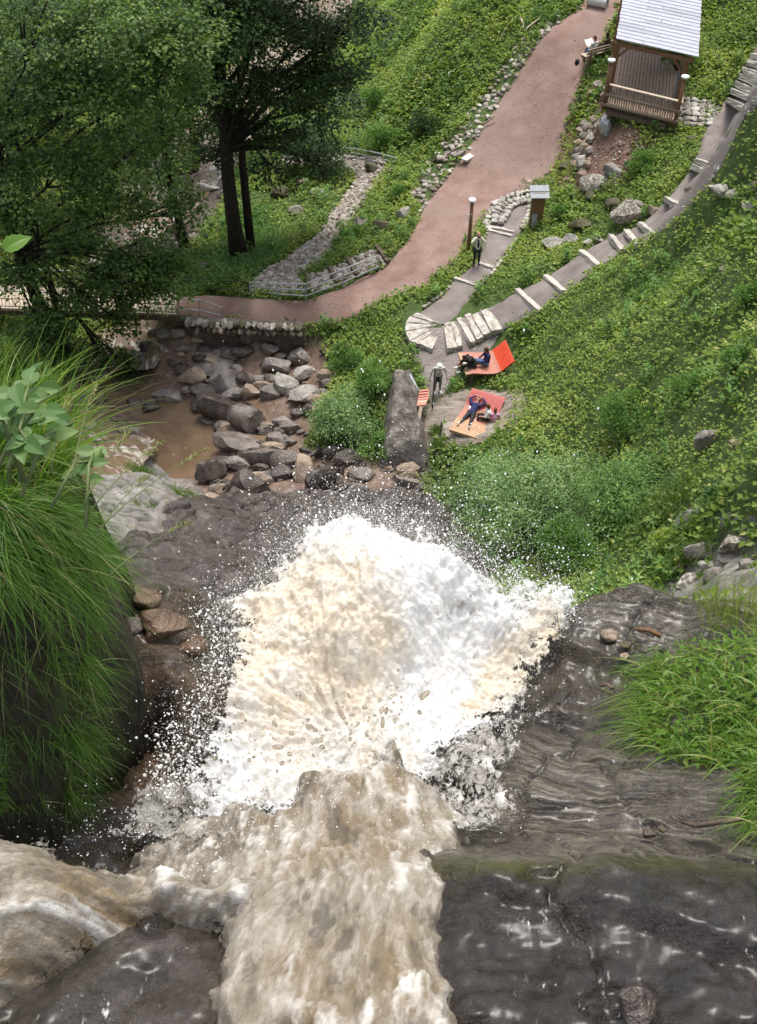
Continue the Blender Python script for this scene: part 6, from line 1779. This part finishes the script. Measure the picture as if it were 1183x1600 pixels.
# thin broken water sliding over the right ledges
def veil_mat():
    m, t, bs, out = nodes_of('water_veil')
    v = coords(t, (1, .6, 1))
    t.links.new(ramp(t, noise(t, v, 14, 7, .7), [(.35, (.16, .145, .125)), (.52, (.36, .34, .31)), (.68, (.72, .70, .67))]).outputs[0], bs.inputs['Base Color'])
    bs.inputs['Roughness'].default_value = .15; bs.inputs['IOR'].default_value = 1.33
    bump(t, bs, noise(t, v, 60, 6, .7), .8, .012)
    dissolve(t, coords(t, (1.5, .55, 1)), bs.outputs[0], out, 38, 130)
    return m
m_veil = veil_mat()
def veil(name, outline, eb, lift, amp, label, seed, fade=.12):
    """thin broken water that follows the rock below it"""
    P = nd(outline)
    dx = .009
    X, Y = np.meshgrid(np.arange(P[:, 0].min() - .1, P[:, 0].max() + .1, dx), np.arange(P[:, 1].min() - .1, P[:, 1].max() + .1, dx))
    d = sdist(X, Y, P[:, :2])
    Zv = NEAR(X, Y) + lift + amp * fbm(X * 7, Y * 5, seed, 5, ridged=True, gain=.6) + .03
    e = np.clip((d + .04) / fade, 0, 1) * (eb + .30 * fbm(X * 4, Y * 3, 20 + seed, 4) + .22 * fbm(X * 15, Y * 8, 30 + seed, 4, ridged=True))
    F_ = grid_faces(*X.shape); keep = (d > -.03).ravel()[F_].all(1)
    V, Fk, ui = compact(np.stack([X, Y, Zv], -1).reshape(-1, 3), F_[keep])
    return tag(mesh_np(name, V, Fk, m_veil, attrs={'edge': np.clip(e, 0, 1).ravel()[ui]}), label, kind='structure')
veil('thin_water', [(620,1180,2.8),(700,1120,2.85),(780,1100,2.85),(850,1130,2.8),(840,1180,2.72),(800,1220,2.62),(830,1290,2.5),(770,1335,2.35),(690,1345,2.3),(660,1250,2.5)], .40, .03, .05, 'broken grey white water splashing over the ledge beside the main torrent', 3)
veil('thin_water', [(200,1270,2.8),(260,1235,2.85),(320,1215,2.9),(400,1230,2.9),(380,1360,2.5),(250,1370,2.4),(170,1330,2.45)], .46, .06, .06, 'broken water washing between the side torrent and the main torrent', 5)
veil('thin_water', [(690,1350,2.12),(900,1345,2.12),(1250,1340,2.1),(1260,1660,1.97),(690,1660,2.0)], .085, -.022, .008, 'thin water film with white ripples running over the dark lower ledge', 8)
veil('thin_water', [(-40,1560,2.05),(60,1540,2.06),(200,1480,2.07),(290,1430,2.1),(345,1440,2.1),(335,1660,2.02),(-40,1660,2.0)], .17, -.015, .015, 'thin water running down the dark rock below the side torrent', 11)
veil('thin_water', [(760,1110,2.85),(880,1085,2.87),(1000,1065,2.86),(1010,1090,2.83),(880,1120,2.84),(780,1160,2.8)], .36, -.01, .012, 'shallow water trickling across the banded ledge', 14)


def drops(name, C, R, stretch_dir, mat, label, rr, sub=1, kind='stuff'):
    b = ICO[sub][0]; n = len(C)
    sc = np.ones((n, 3)) * R[:, None]
    V = b[None] * sc[:, None] * rr.uniform(.8, 1.2, (n, 1, 3))
    sd = unit(stretch_dir); st_ = rr.uniform(0, 1.2, n) ** 2
    V = V + (V @ sd[..., None]) * sd[:, None] * st_[:, None, None]
    V = V + C[:, None]
    Fk = (ICO[sub][1][None] + (np.arange(n) * len(b))[:, None, None]).reshape(-1, 3)
    o = mesh_np(name, V.reshape(-1, 3), Fk, mat)
    return tag(o, label, kind=kind)
m_drop = pm('spray_drops', [(.3, (.80, .78, .74)), (.7, (.90, .89, .87))], 6, 3, .3, 0)
rr = np.random.default_rng(41)
# ballistic spray: thrown from the crest of the foam, up and outwards over the edge
def spray(n, crest, v_up, v_out, jit, rmin, rmax, tmax, spread=.5):
    p = resample(crest, 200)[rr.integers(0, 200, n)]
    p = p + rr.normal(size=(n, 2)) * jit
    z = FB(*at_z(p[:, 0], p[:, 1], CAMZ - 2.7)[:, :2].T)
    C = np.stack(list(at_z(p[:, 0], p[:, 1], CAMZ - 2.7)[:, :2].T) + [z - .03], -1)
    out_ = unit(np.stack([C[:, 0] - cxp, C[:, 1] - cyp, np.zeros(n)], -1) + rr.normal(size=(n, 3)) * spread * [1, 1, 0])
    sp = np.abs(rr.normal(size=n)) * .55 + .2
    vel = out_ * (v_out * sp * rr.uniform(.5, 1.3, n))[:, None]; vel[:, 2] = v_up * sp * rr.uniform(.5, 1.3, n)
    t = rr.uniform(.02, tmax, n)
    P = C + vel * t[:, None]; P[:, 2] -= 4.9 * t * t
    vel = vel - np.array([0, 0, 9.8]) * t[:, None]
    R = rmin + (rmax - rmin) * rr.random(n) ** 3.4
    return P, R, vel
crest = [(325,945),(380,935),(430,885),(480,845),(560,825),(640,835),(720,880),(800,912),(895,915)]
crest2 = [(300,1200),(330,1110),(360,1040),(345,980),(330,945)]
sets = [spray(5200, crest, 1.5, .8, 14, .0008, .0032, .22), spray(2000, [(430,885),(480,845),(560,825),(640,835),(720,880),(800,912)], 2.4, 1.2, 14, .0008, .0034, .30), spray(900, [(640,840),(720,885),(800,912),(890,915)], 2.6, 1.0, 12, .0008, .0036, .30),
        spray(1200, crest2, 1.1, .55, 14, .0012, .0045, .22), spray(11000, [(340,1180),(400,1100),(450,960),(560,900),(680,950),(800,960),(700,1080),(560,1080)], 1.0, .6, 60, .0008, .0028, .14), spray(700, [(262,1255),(290,1215),(320,1240),(350,1270)], 1.2, .4, 14, .0012, .005, .18)]
hz_ = [spray(15000, crest, 1.3, .7, 20, .0005, .0017, .20), spray(11000, [(430,885),(480,845),(560,825),(640,835),(720,880),(800,912),(890,915)], 2.0, 1.0, 22, .0005, .0019, .27), spray(5000, crest2, .9, .5, 20, .0005, .0015, .2)]
Ch, Rh, Dh = [np.concatenate([s[i] for s in hz_]) for i in range(3)]
C = np.concatenate([s[0] for s in sets]); R = np.concatenate([s[1] for s in sets]); D = np.concatenate([s[2] for s in sets])
ICO[0] = (np.array([[1,0,0],[-1,0,0],[0,1,0],[0,-1,0],[0,0,1],[0,0,-1]], float), np.array([[0,2,4],[2,1,4],[1,3,4],[3,0,4],[2,0,5],[1,2,5],[3,1,5],[0,3,5]]))
drops('fine_spray', Ch, Rh, Dh, m_drop, 'haze of fine water droplets round the leaping foam', rr, 0)
sm_ = R < .0019
drops('scattered_spray', C[sm_], R[sm_], D[sm_], m_drop, 'small water drops scattered round the leaping foam', rr, 0)
C, R, D = C[~sm_], R[~sm_], D[~sm_]
drops('spray_drops', C, R, D, m_drop, 'flying white spray drops thrown up by the leaping water', rr)
# dark near drops ahead of the brown water
def water_drop_mat():
    m, t, bs, out = nodes_of('brown_drops')
    bs.inputs['Base Color'].default_value = (.62, .56, .47, 1); bs.inputs['Transmission Weight'].default_value = .9; bs.inputs['Roughness'].default_value = .05; bs.inputs['IOR'].default_value = 1.33
    return m
m_bd = water_drop_mat()
n = 150
p = resample([(300,1210),(360,1180),(430,1180),(480,1150),(560,1150),(620,1100),(640,1150)], 100)[rr.integers(0, 100, n)] + rr.normal(size=(n, 2)) * [22, 26] - [0, 14]
C = at_z(p[:, 0], p[:, 1], CAMZ - 2.25 + rr.normal(size=n) * .05)
drops('brown_drops', C, .0016 + .0055 * rr.random(n) ** 2.5, rr.normal(size=(n, 3)), m_bd, 'grey brown drops flung ahead of the plunging torrent', rr, 2)
n = 2600
p = np.stack([rr.normal(470, 130, n), rr.normal(1290, 90, n)], -1)
p[::4] = np.stack([rr.normal(220, 110, len(p[::4])), rr.normal(1300, 30, len(p[::4]))], -1)
C = at_z(p[:, 0], p[:, 1], CAMZ - 2.25 + rr.normal(size=n) * .05)
drops('torrent_drops', C, .0006 + .0019 * rr.random(n) ** 4, rr.normal(size=(n, 3)), m_drop, 'small pale drops dancing over the torrent', rr, 0)
# ------------------------------------------------------------------ grassy bank beside the fall
BR = [[(-300,690,1.30),(-100,690,1.42),(0,700,1.5),(70,720,1.6),(110,760,1.75),(125,800,1.95)],
 [(-300,760,1.3),(-100,770,1.42),(10,790,1.5),(80,810,1.6),(135,840,1.78),(150,870,2.0)],
 [(-300,860,1.4),(-100,870,1.5),(0,890,1.58),(80,900,1.68),(140,930,1.88),(165,960,2.1)],
 [(-300,1000,1.6),(-100,1000,1.68),(0,1010,1.75),(80,1020,1.86),(135,1040,2.02),(160,1060,2.25)],
 [(-300,1130,1.85),(-100,1130,1.9),(0,1130,1.95),(70,1140,2.06),(120,1150,2.2),(150,1160,2.45)],
 [(-300,1260,2.1),(-100,1260,2.12),(0,1255,2.15),(60,1255,2.25),(105,1250,2.4),(135,1245,2.65)]]
BG = np.array([nd(r_) for r_ in BR])
BG = np.concatenate([(BG[0] + [-.05, .35, -1.2])[None], (BG[0] + [0, .12, -.12])[None], BG, (BG[-1] + [0, 0, -.25])[None], (BG[-1] + [.02, .05, -1.0])[None]])
BG = np.concatenate([BG, (BG[:, -1] + [.015, .05, -.30])[:, None], (BG[:, -1] + [-.03, .12, -1.1])[:, None]], 1)
def bank_at(u_, v_):
    """smooth place on the bank, u across 0..1, v down 0..1"""
    nv, nu = BG.shape[:2]
    def wts(q, n):
        q = np.clip(q, 0, 1) * (n - 1)
        i = np.arange(n)
        w = np.exp(-((q[..., None] - i) / .5) ** 2)
        return w / w.sum(-1, keepdims=True)
    return np.einsum('...i,...j,ijk->...k', wts(np.asarray(v_), nv), wts(np.asarray(u_), nu), BG)
nu, nv = 200, 240
U_, V_ = np.meshgrid(np.linspace(0, 1, nu), np.linspace(0, 1, nv))
Q = bank_at(U_, V_)
Q = Q + (fbm(Q[..., 0] * 6, Q[..., 1] * 6, Q[..., 2] * 6, 4) * .05 + fbm(Q[..., 0] * 26, Q[..., 1] * 26, Q[..., 2] * 26, 3, ridged=True) * .014)[..., None] * np.array([.3, -.5, .6])
m_bank = pm('bank_soil', [(.3, (.012, .010, .006)), (.55, (.035, .028, .014)), (.75, (.05, .06, .012))], 9, 8, .95, .9, 30, .03)
tag(mesh_np('earth_bank', Q.reshape(-1, 3), grid_faces(nv, nu), m_bank), 'dark mossy earth bank overhung by long grass beside the fall', kind='structure')
BANK = 'bank'
def bank_roots(poly_, n, rr):
    u_, v_ = rr.random(n * 30), rr.random(n * 30)
    c = bank_at(u_, v_); px, py = proj(c[:, 0], c[:, 1], c[:, 2])
    return c[inpoly(px, py, poly_)][:n]
def roots_on(poly_, n, surf, rr, d0):
    if isinstance(surf, str): return bank_roots(poly_, n, rr)
    P = np.array(poly_, float); lo, hi = P.min(0), P.max(0)
    q = rr.uniform(lo, hi, (n * 3, 2)); q = q[inpoly(q[:, 0], q[:, 1], poly_)][:n]
    z = np.full(len(q), CAMZ - d0)
    for _ in range(14):
        c = at_z(q[:, 0], q[:, 1], z); z = .5 * z + .5 * np.clip(surf(c[:, 0], c[:, 1]), CAMZ - 3.2, CAMZ - .9)
    c = at_z(q[:, 0], q[:, 1], z)
    return c
m_lush = leaf_mat('long_grass', [(0, (.03, .075, .012)), (.42, (.08, .18, .025)), (.75, (.15, .26, .04)), (.93, (.25, .32, .08)), (1, (.40, .36, .19))], trans=.48, rough=.4)
m_sun = leaf_mat('sunny_grass', [(0, (.04, .10, .015)), (.4, (.085, .18, .022)), (.8, (.15, .26, .04)), (1, (.32, .32, .12))], trans=.42, rough=.4)
rr = np.random.default_rng(61)
parts = []
def add_blades(poly_, n, surf, d0, dirm, djit, L, W_, droop, tint, segs=6):
    P = roots_on(poly_, n, surf, rr, d0); n = len(P)
    D = np.array(dirm) + rr.normal(size=(n, 3)) * djit
    v, f, m = blades(P, D, rr.uniform(*L, n), rr.uniform(*W_, n), rr.uniform(*droop, n), rr, segs)
    parts.append((v, f, np.repeat(np.where(rr.random(n) < .06, 1.0, np.clip(rr.normal(tint, .23, n), 0, .95)), m)))
add_blades([(-60,690),(70,700),(105,760),(125,860),(60,880),(-60,880)], 3000, BANK, 1.5, (.22, -.10, .8), (.5, .4, .3), (.06, .17), (.0016, .0042), (.4, 1.2), .48, 7)
add_blades([(-60,760),(120,790),(160,880),(60,930),(-60,900)], 1700, BANK, 1.6, (.28, -.4, .5), (.42, .3, .3), (.06, .17), (.0016, .0038), (.6, 1.3), .4, 7)
add_blades([(85,900),(150,880),(160,1000),(150,1240),(100,1265),(80,1100)], 2300, BANK, 2.0, (.1, -.25, .3), (.45, .35, .4), (.03, .10), (.0014, .003), (.7, 1.4), .42, 6)
add_blades([(-60,660),(60,670),(110,730),(60,780),(-60,760)], 700, BANK, 1.4, (.3, .1, 1), (.35, .3, .15), (.2, .42), (.002, .0045), (.15, .6), .6, 7)
add_blades([(-60,1130),(20,1140),(60,1230),(90,1265),(-60,1265)], 900, BANK, 2.1, (.2, -.4, .7), (.5, .4, .4), (.012, .05), (.0014, .003), (.2, .9), .35, 3)
add_blades([(-60,900),(90,900),(90,1200),(-60,1150)], 380, BANK, 2.0, (.25, -.5, .1), (.5, .3, .4), (.04, .13), (.001, .0024), (.7, 1.4), .25, 5)
V, F_, T = merge(parts)
tag(mesh_np('long_grass', V, F_, m_lush, smooth=True, attrs={'tint': T}), 'long drooping grass hanging over the dark bank', kind='stuff')
parts = []
RG = [(1010,1050),(1060,1015),(1120,1000),(1190,985),(1260,985),(1260,1230),(1140,1200),(1060,1195),(1020,1165),(990,1150)]
add_blades(RG, 2300, NEAR, 2.5, (-.12, -.05, 1), (.6, .5, .25), (.04, .15), (.0018, .005), (.2, 1.1), .5, 5)
add_blades(RG, 420, NEAR, 2.5, (-.25, -.1, 1), (.55, .5, .2), (.14, .26), (.003, .0065), (.3, 1.1), .72, 6)
add_blades([(1000,1060),(1040,1010),(1060,1160),(1000,1150)], 500, NEAR, 2.6, (-.6, -.2, .6), (.4, .3, .2), (.1, .2), (.002, .0045), (.5, 1.2), .6, 6)
add_blades([(1150,1190),(1260,1200),(1260,1310),(1165,1300)], 500, NEAR, 2.35, (-.4, -.2, .8), (.5, .4, .25), (.05, .16), (.002, .005), (.5, 1.2), .55, 6)
add_blades([(1080,930),(1200,930),(1200,990),(1100,990)], 420, NEAR, 2.75, (-.05, .0, 1), (.2, .2, .1), (.12, .26), (.0012, .0026), (.1, .4), .8, 5)
V, F_, T = merge(parts)
tag(mesh_np('ledge_grass', V, F_, m_sun, smooth=True, attrs={'tint': T}), 'bright sunlit grass clump growing on the rock ledge', kind='stuff')
# broad leaves among the ledge grass
P = roots_on(RG, 1300, NEAR, rr, 2.5); n = len(P); P[:, 2] += rr.uniform(0, .07, n)
a = rr.uniform(0, 6.28, n)
D = np.stack([np.cos(a), np.sin(a), rr.uniform(-.1, .7, n)], -1)
v, f = leaf_quads(P, D, unit(rr.normal(size=(n, 3)) * .4 + [0, 0, 1]), rr.uniform(.014, .034, n), rr.uniform(.008, .017, n))
tag(mesh_np('ledge_herbs', v, f, m_sun, smooth=False, attrs={'tint': np.repeat(np.clip(rr.normal(.55, .2, n), 0, 1), 4)}), 'small leafy herbs between the bright ledge grass', kind='stuff')
parts = []

# plants with large leaves on top of the bank
def big_leaf(t, base, d, nrm, L, W_, mat, tint):
    d = unit(np.array(d)); s_ = unit(np.cross(nrm, d)); u_ = np.cross(d, s_)
    m, k = 11, 4
    V = []
    for i in range(m + 1):
        q = i / m
        w = W_ * .5 * (math.sin(math.pi * min(q * 1.02, 1) ** .75) ** .85)
        if i % 2: w *= .9
        c = np.array(base) + d * L * q - u_ * L * .28 * q * q
        for j in range(-k, k + 1):
            e = j / k
            V.append(c + s_ * w * e + u_ * (abs(e) * w * .35 - ((.05 * w) * ((i + j) % 2))))
    nn = 2 * k + 1
    F_ = [[i * nn + j, i * nn + j + 1, (i + 1) * nn + j + 1, (i + 1) * nn + j] for i in range(m) for j in range(2 * k)]
    o = mesh_np('leaf', V, F_, mat, t, smooth=True, attrs={'tint': np.full(len(V), tint)}, off=t.location)
    return o
m_big = leaf_mat('large_leaves', [(0, (.045, .10, .03)), (.5, (.10, .19, .06)), (1, (.2, .29, .11))], trans=.4, rough=.45)
m_stem = pm('green_stem', [(.3, (.06, .09, .02)), (.7, (.12, .15, .05))], 10, 3, .6, .1)
def leafy(name, label, base, stems, rr, cat='plant', mat=None, lsize=(.028, .05)):
    t = wthing(name, base, label, cat)
    for tip, nl in stems:
        A = np.array(base) + rr.normal(size=3) * .02; B = np.array(tip)
        M_ = (A + B) / 2 + np.array([.0, .02, .04])
        MB().tube([A, M_, B], [.0045, .0035, .002], 6).build('stem', m_stem, t, True)
        for i in range(nl):
            q = .35 + .65 * (i + 1) / nl
            c = A * (1 - q) ** 2 + 2 * M_ * q * (1 - q) + B * q * q
            a = rr.uniform(0, 6.28)
            L = rr.uniform(*lsize)
            big_leaf(t, c, (math.cos(a), math.sin(a) * .8, rr.uniform(-.1, .45)), (rr.normal() * .25, -.35 + rr.normal() * .25, 1), L, L * rr.uniform(.62, .8), mat or m_big, float(np.clip(rr.normal(.6, .2), 0, 1)))
    return t
def atd(px, py, dist):   # a place at a given distance along a sight line
    X_, Y_, Z_ = ray(px, py); v_ = np.array([X_, Y_, Z_]); return np.array([0, 0, CAMZ]) + v_ / np.linalg.norm(v_) * dist
rr = np.random.default_rng(77)
leafy('broadleaf_plant', 'plant with large pale green toothed leaves on top of the grassy bank', atd(20, 760, 1.9), [(atd(70,640,1.95), 10), (atd(25,600,1.9), 8), (atd(115,660,2.0), 9), (atd(50,585,2.05), 4), (atd(-20,640,1.85), 9), (atd(45,690,1.85), 9), (atd(95,610,2.05), 6)], rr)
leafy('hazel_sprig', 'single yellow green leaf sprig reaching in above the footbridge', atd(-60, 400, 1.6), [(atd(6,392,1.6), 1), (atd(-20,385,1.6), 3)], rr, lsize=(.04, .05), mat=m_sun)
leafy('bramble_shoot', 'leafy shoot drooping over the edge of the long grass', atd(90, 800, 2.05), [(atd(150,700,2.15), 6), (atd(160,720,2.15), 4)], rr, lsize=(.03, .045))
# tall seeding stalks
def stalk(label, A, B, rr, seeds=16, name='seed_stalk', group=None, sag=.03, L=.012):
    t = wthing(name, A, label, 'stalk', group)
    A, B = np.array(A), np.array(B); M_ = (A + B) / 2 + [0, 0, sag]
    pts = [A * (1 - q) ** 2 + 2 * M_ * q * (1 - q) + B * q * q for q in np.linspace(0, 1, 8)]
    MB().tube(pts, [.0017 - .0012 * i / 7 for i in range(8)], 5).build('stem', m_stem, t, True)
    n = seeds
    q = rr.uniform(.72, 1, n); P = A * ((1 - q) ** 2)[:, None] + 2 * M_ * (q * (1 - q))[:, None] + B * (q * q)[:, None]
    D = (B - A) / np.linalg.norm(B - A) + rr.normal(size=(n, 3)) * .7
    v, f = leaf_quads(P, D, unit(rr.normal(size=(n, 3))), rr.uniform(.6, 1.5, n) * L, np.full(n, L * .4))
    o = mesh_np('seed_head', v, f, m_grass, t, smooth=False, attrs={'tint': np.full(len(v), .95)}, off=t.location); o['kind'] = 'stuff'
for i, (a, b, lb_) in enumerate([((110,760),(150,600),'upright seeding grass stalk beside the large leaves'),((130,790),(205,672),'arching grass stalk in front of the brown pool'),((140,800),(255,690),'longest arching grass stalk reaching over the pool'),((150,840),(230,745),'grass stalk crossing the grey rock'),((80,740),(108,618),'thin upright grass stalk over the shaded shore'),((170,900),(300,815),'low grass stalk bending over the wet face'),((150,830),(325,700),'green stalk stretched towards the boulders')]):
    stalk(lb_, atd(*a, 2.05), atd(*b, 2.2), rr, 26, group='seeding stalks above the bank')
for i, (a, b, lb_) in enumerate([((1010,1110),(972,1055),'drooping seed stalk over the ledge'),((1030,1080),(985,990),'slanting seed stalk beside the small stones'),((1110,1000),(1125,900),'upright stalk before the fissured cliff'),((1150,1000),(1160,890),'tallest thin stalk before the cliff'),((1080,1030),(1060,930),'stalk leaning over the banded rock'),((1000,1120),(940,1075),'flat seed stalk near the floating twig')]):
    c = roots_on([(a[0] - 3, a[1] - 3), (a[0] + 3, a[1] - 3), (a[0] + 3, a[1] + 3), (a[0] - 3, a[1] + 3)], 2, NEAR, rr, 2.6)[0]
    stalk(lb_, c, atd(*b, np.linalg.norm(c - [0, 0, CAMZ]) - .03), rr, 14, group='seed stalks on the ledge', L=.010)
# sprig on the lower rock
c = roots_on([(280,1402),(290,1402),(290,1408),(280,1408)], 2, NEAR, rr, 2.15)[0]
t = wthing('grass_sprig', c, 'small green sprig growing from the rock between the two torrents', 'plant', None)
for (tx, ty) in ((313,1346),(300,1378),(303,1388),(245,1395)):
    A, B = c, atd(tx, ty, np.linalg.norm(c - [0, 0, CAMZ]) - .02)
    v, f, m = blades(np.array([A]), np.array([B - A]) + [0, 0, .02], np.array([np.linalg.norm(B - A) * 1.05]), np.array([.006]), np.array([.1]), rr, 5)
    mesh_np('blade', v, f, m_sun, t, attrs={'tint': np.full(len(v), .6)}, off=c)
# sticks, stones and moss on the ledges
def on_near(px, py): 
    return roots_on([(px - 2, py - 2), (px + 2, py - 2), (px + 2, py + 2), (px - 2, py + 2)], 3, NEAR, rr, 2.6)[0]
def twig(pts, r_, label, mat):
    P = [on_near(*p) + [0, 0, .03 + .008 * (i % 2)] for i, p in enumerate(pts)]
    o = MB().tube(P, [r_ * (1 - .5 * i / len(P)) for i in range(len(P))], 7).build('twig', mat, None, True); tag(o, label, 'twig')
twig([(1150,1287),(1120,1296),(1085,1299),(1062,1296)], .008, 'dark reddish stick lying on the rock below the ledge grass', m_tdark)
twig([(955,1084),(945,1080),(934,1078)], .007, 'short dark twig lying in the shallow water on the ledge', m_tdark)
twig([(1030,1000),(1010,996),(993,991)], .011, 'reddish brown bark piece beside the yellowish stones', m_wood)
for i, (x, y, s_, m, lb_) in enumerate([(952,998,.034,'tan','yellowish stone standing in the shallow water of the ledge'),(975,1012,.028,'moss','olive stone behind the yellowish ledge stone'),(974,1030,.018,'tan','small rusty stone below the yellowish ledge stone'),(1004,1020,.02,'dark','dark pebble at the edge of the ledge grass'),(1035,1018,.022,'dark','dark stone under the first blades of the ledge grass'),(1010,1302,.022,'dark','dark pebble in the crack below the grass'),(1030,1296,.014,'moss','small pebble in the crack beside the dark pebble'),(992,1580,.045,'dark','black stone in the splashing water at the bottom ledge'),(665,1345,.03,'dark','dark stone at the edge of the torrent'),(255,985,.085,'rust','rounded brown rock on the ledge between long grass and foam'),(225,945,.07,'rust','rusty brown rock behind the rounded brown ledge rock'),(300,1015,.06,'rust','wet brown rock beside the left rim of the foam'),(205,990,.045,'wet','small wet rock under the tips of the long grass')]):
    c = on_near(x, y)
    V = rock_shape(4000 + i, 3, 8, .1) * [s_, s_ * .8, s_ * .75]
    o = mesh_np('stone', V, ICO[3][1], S[m]); o.location = c + [0, 0, s_ * .5]
    tag(o, lb_, 'stone', 'stones on the ledge')
print('TRIS', sum(len(o.data.loops) - 2 * len(o.data.polygons) for o in bpy.data.objects if o.type == 'MESH'))
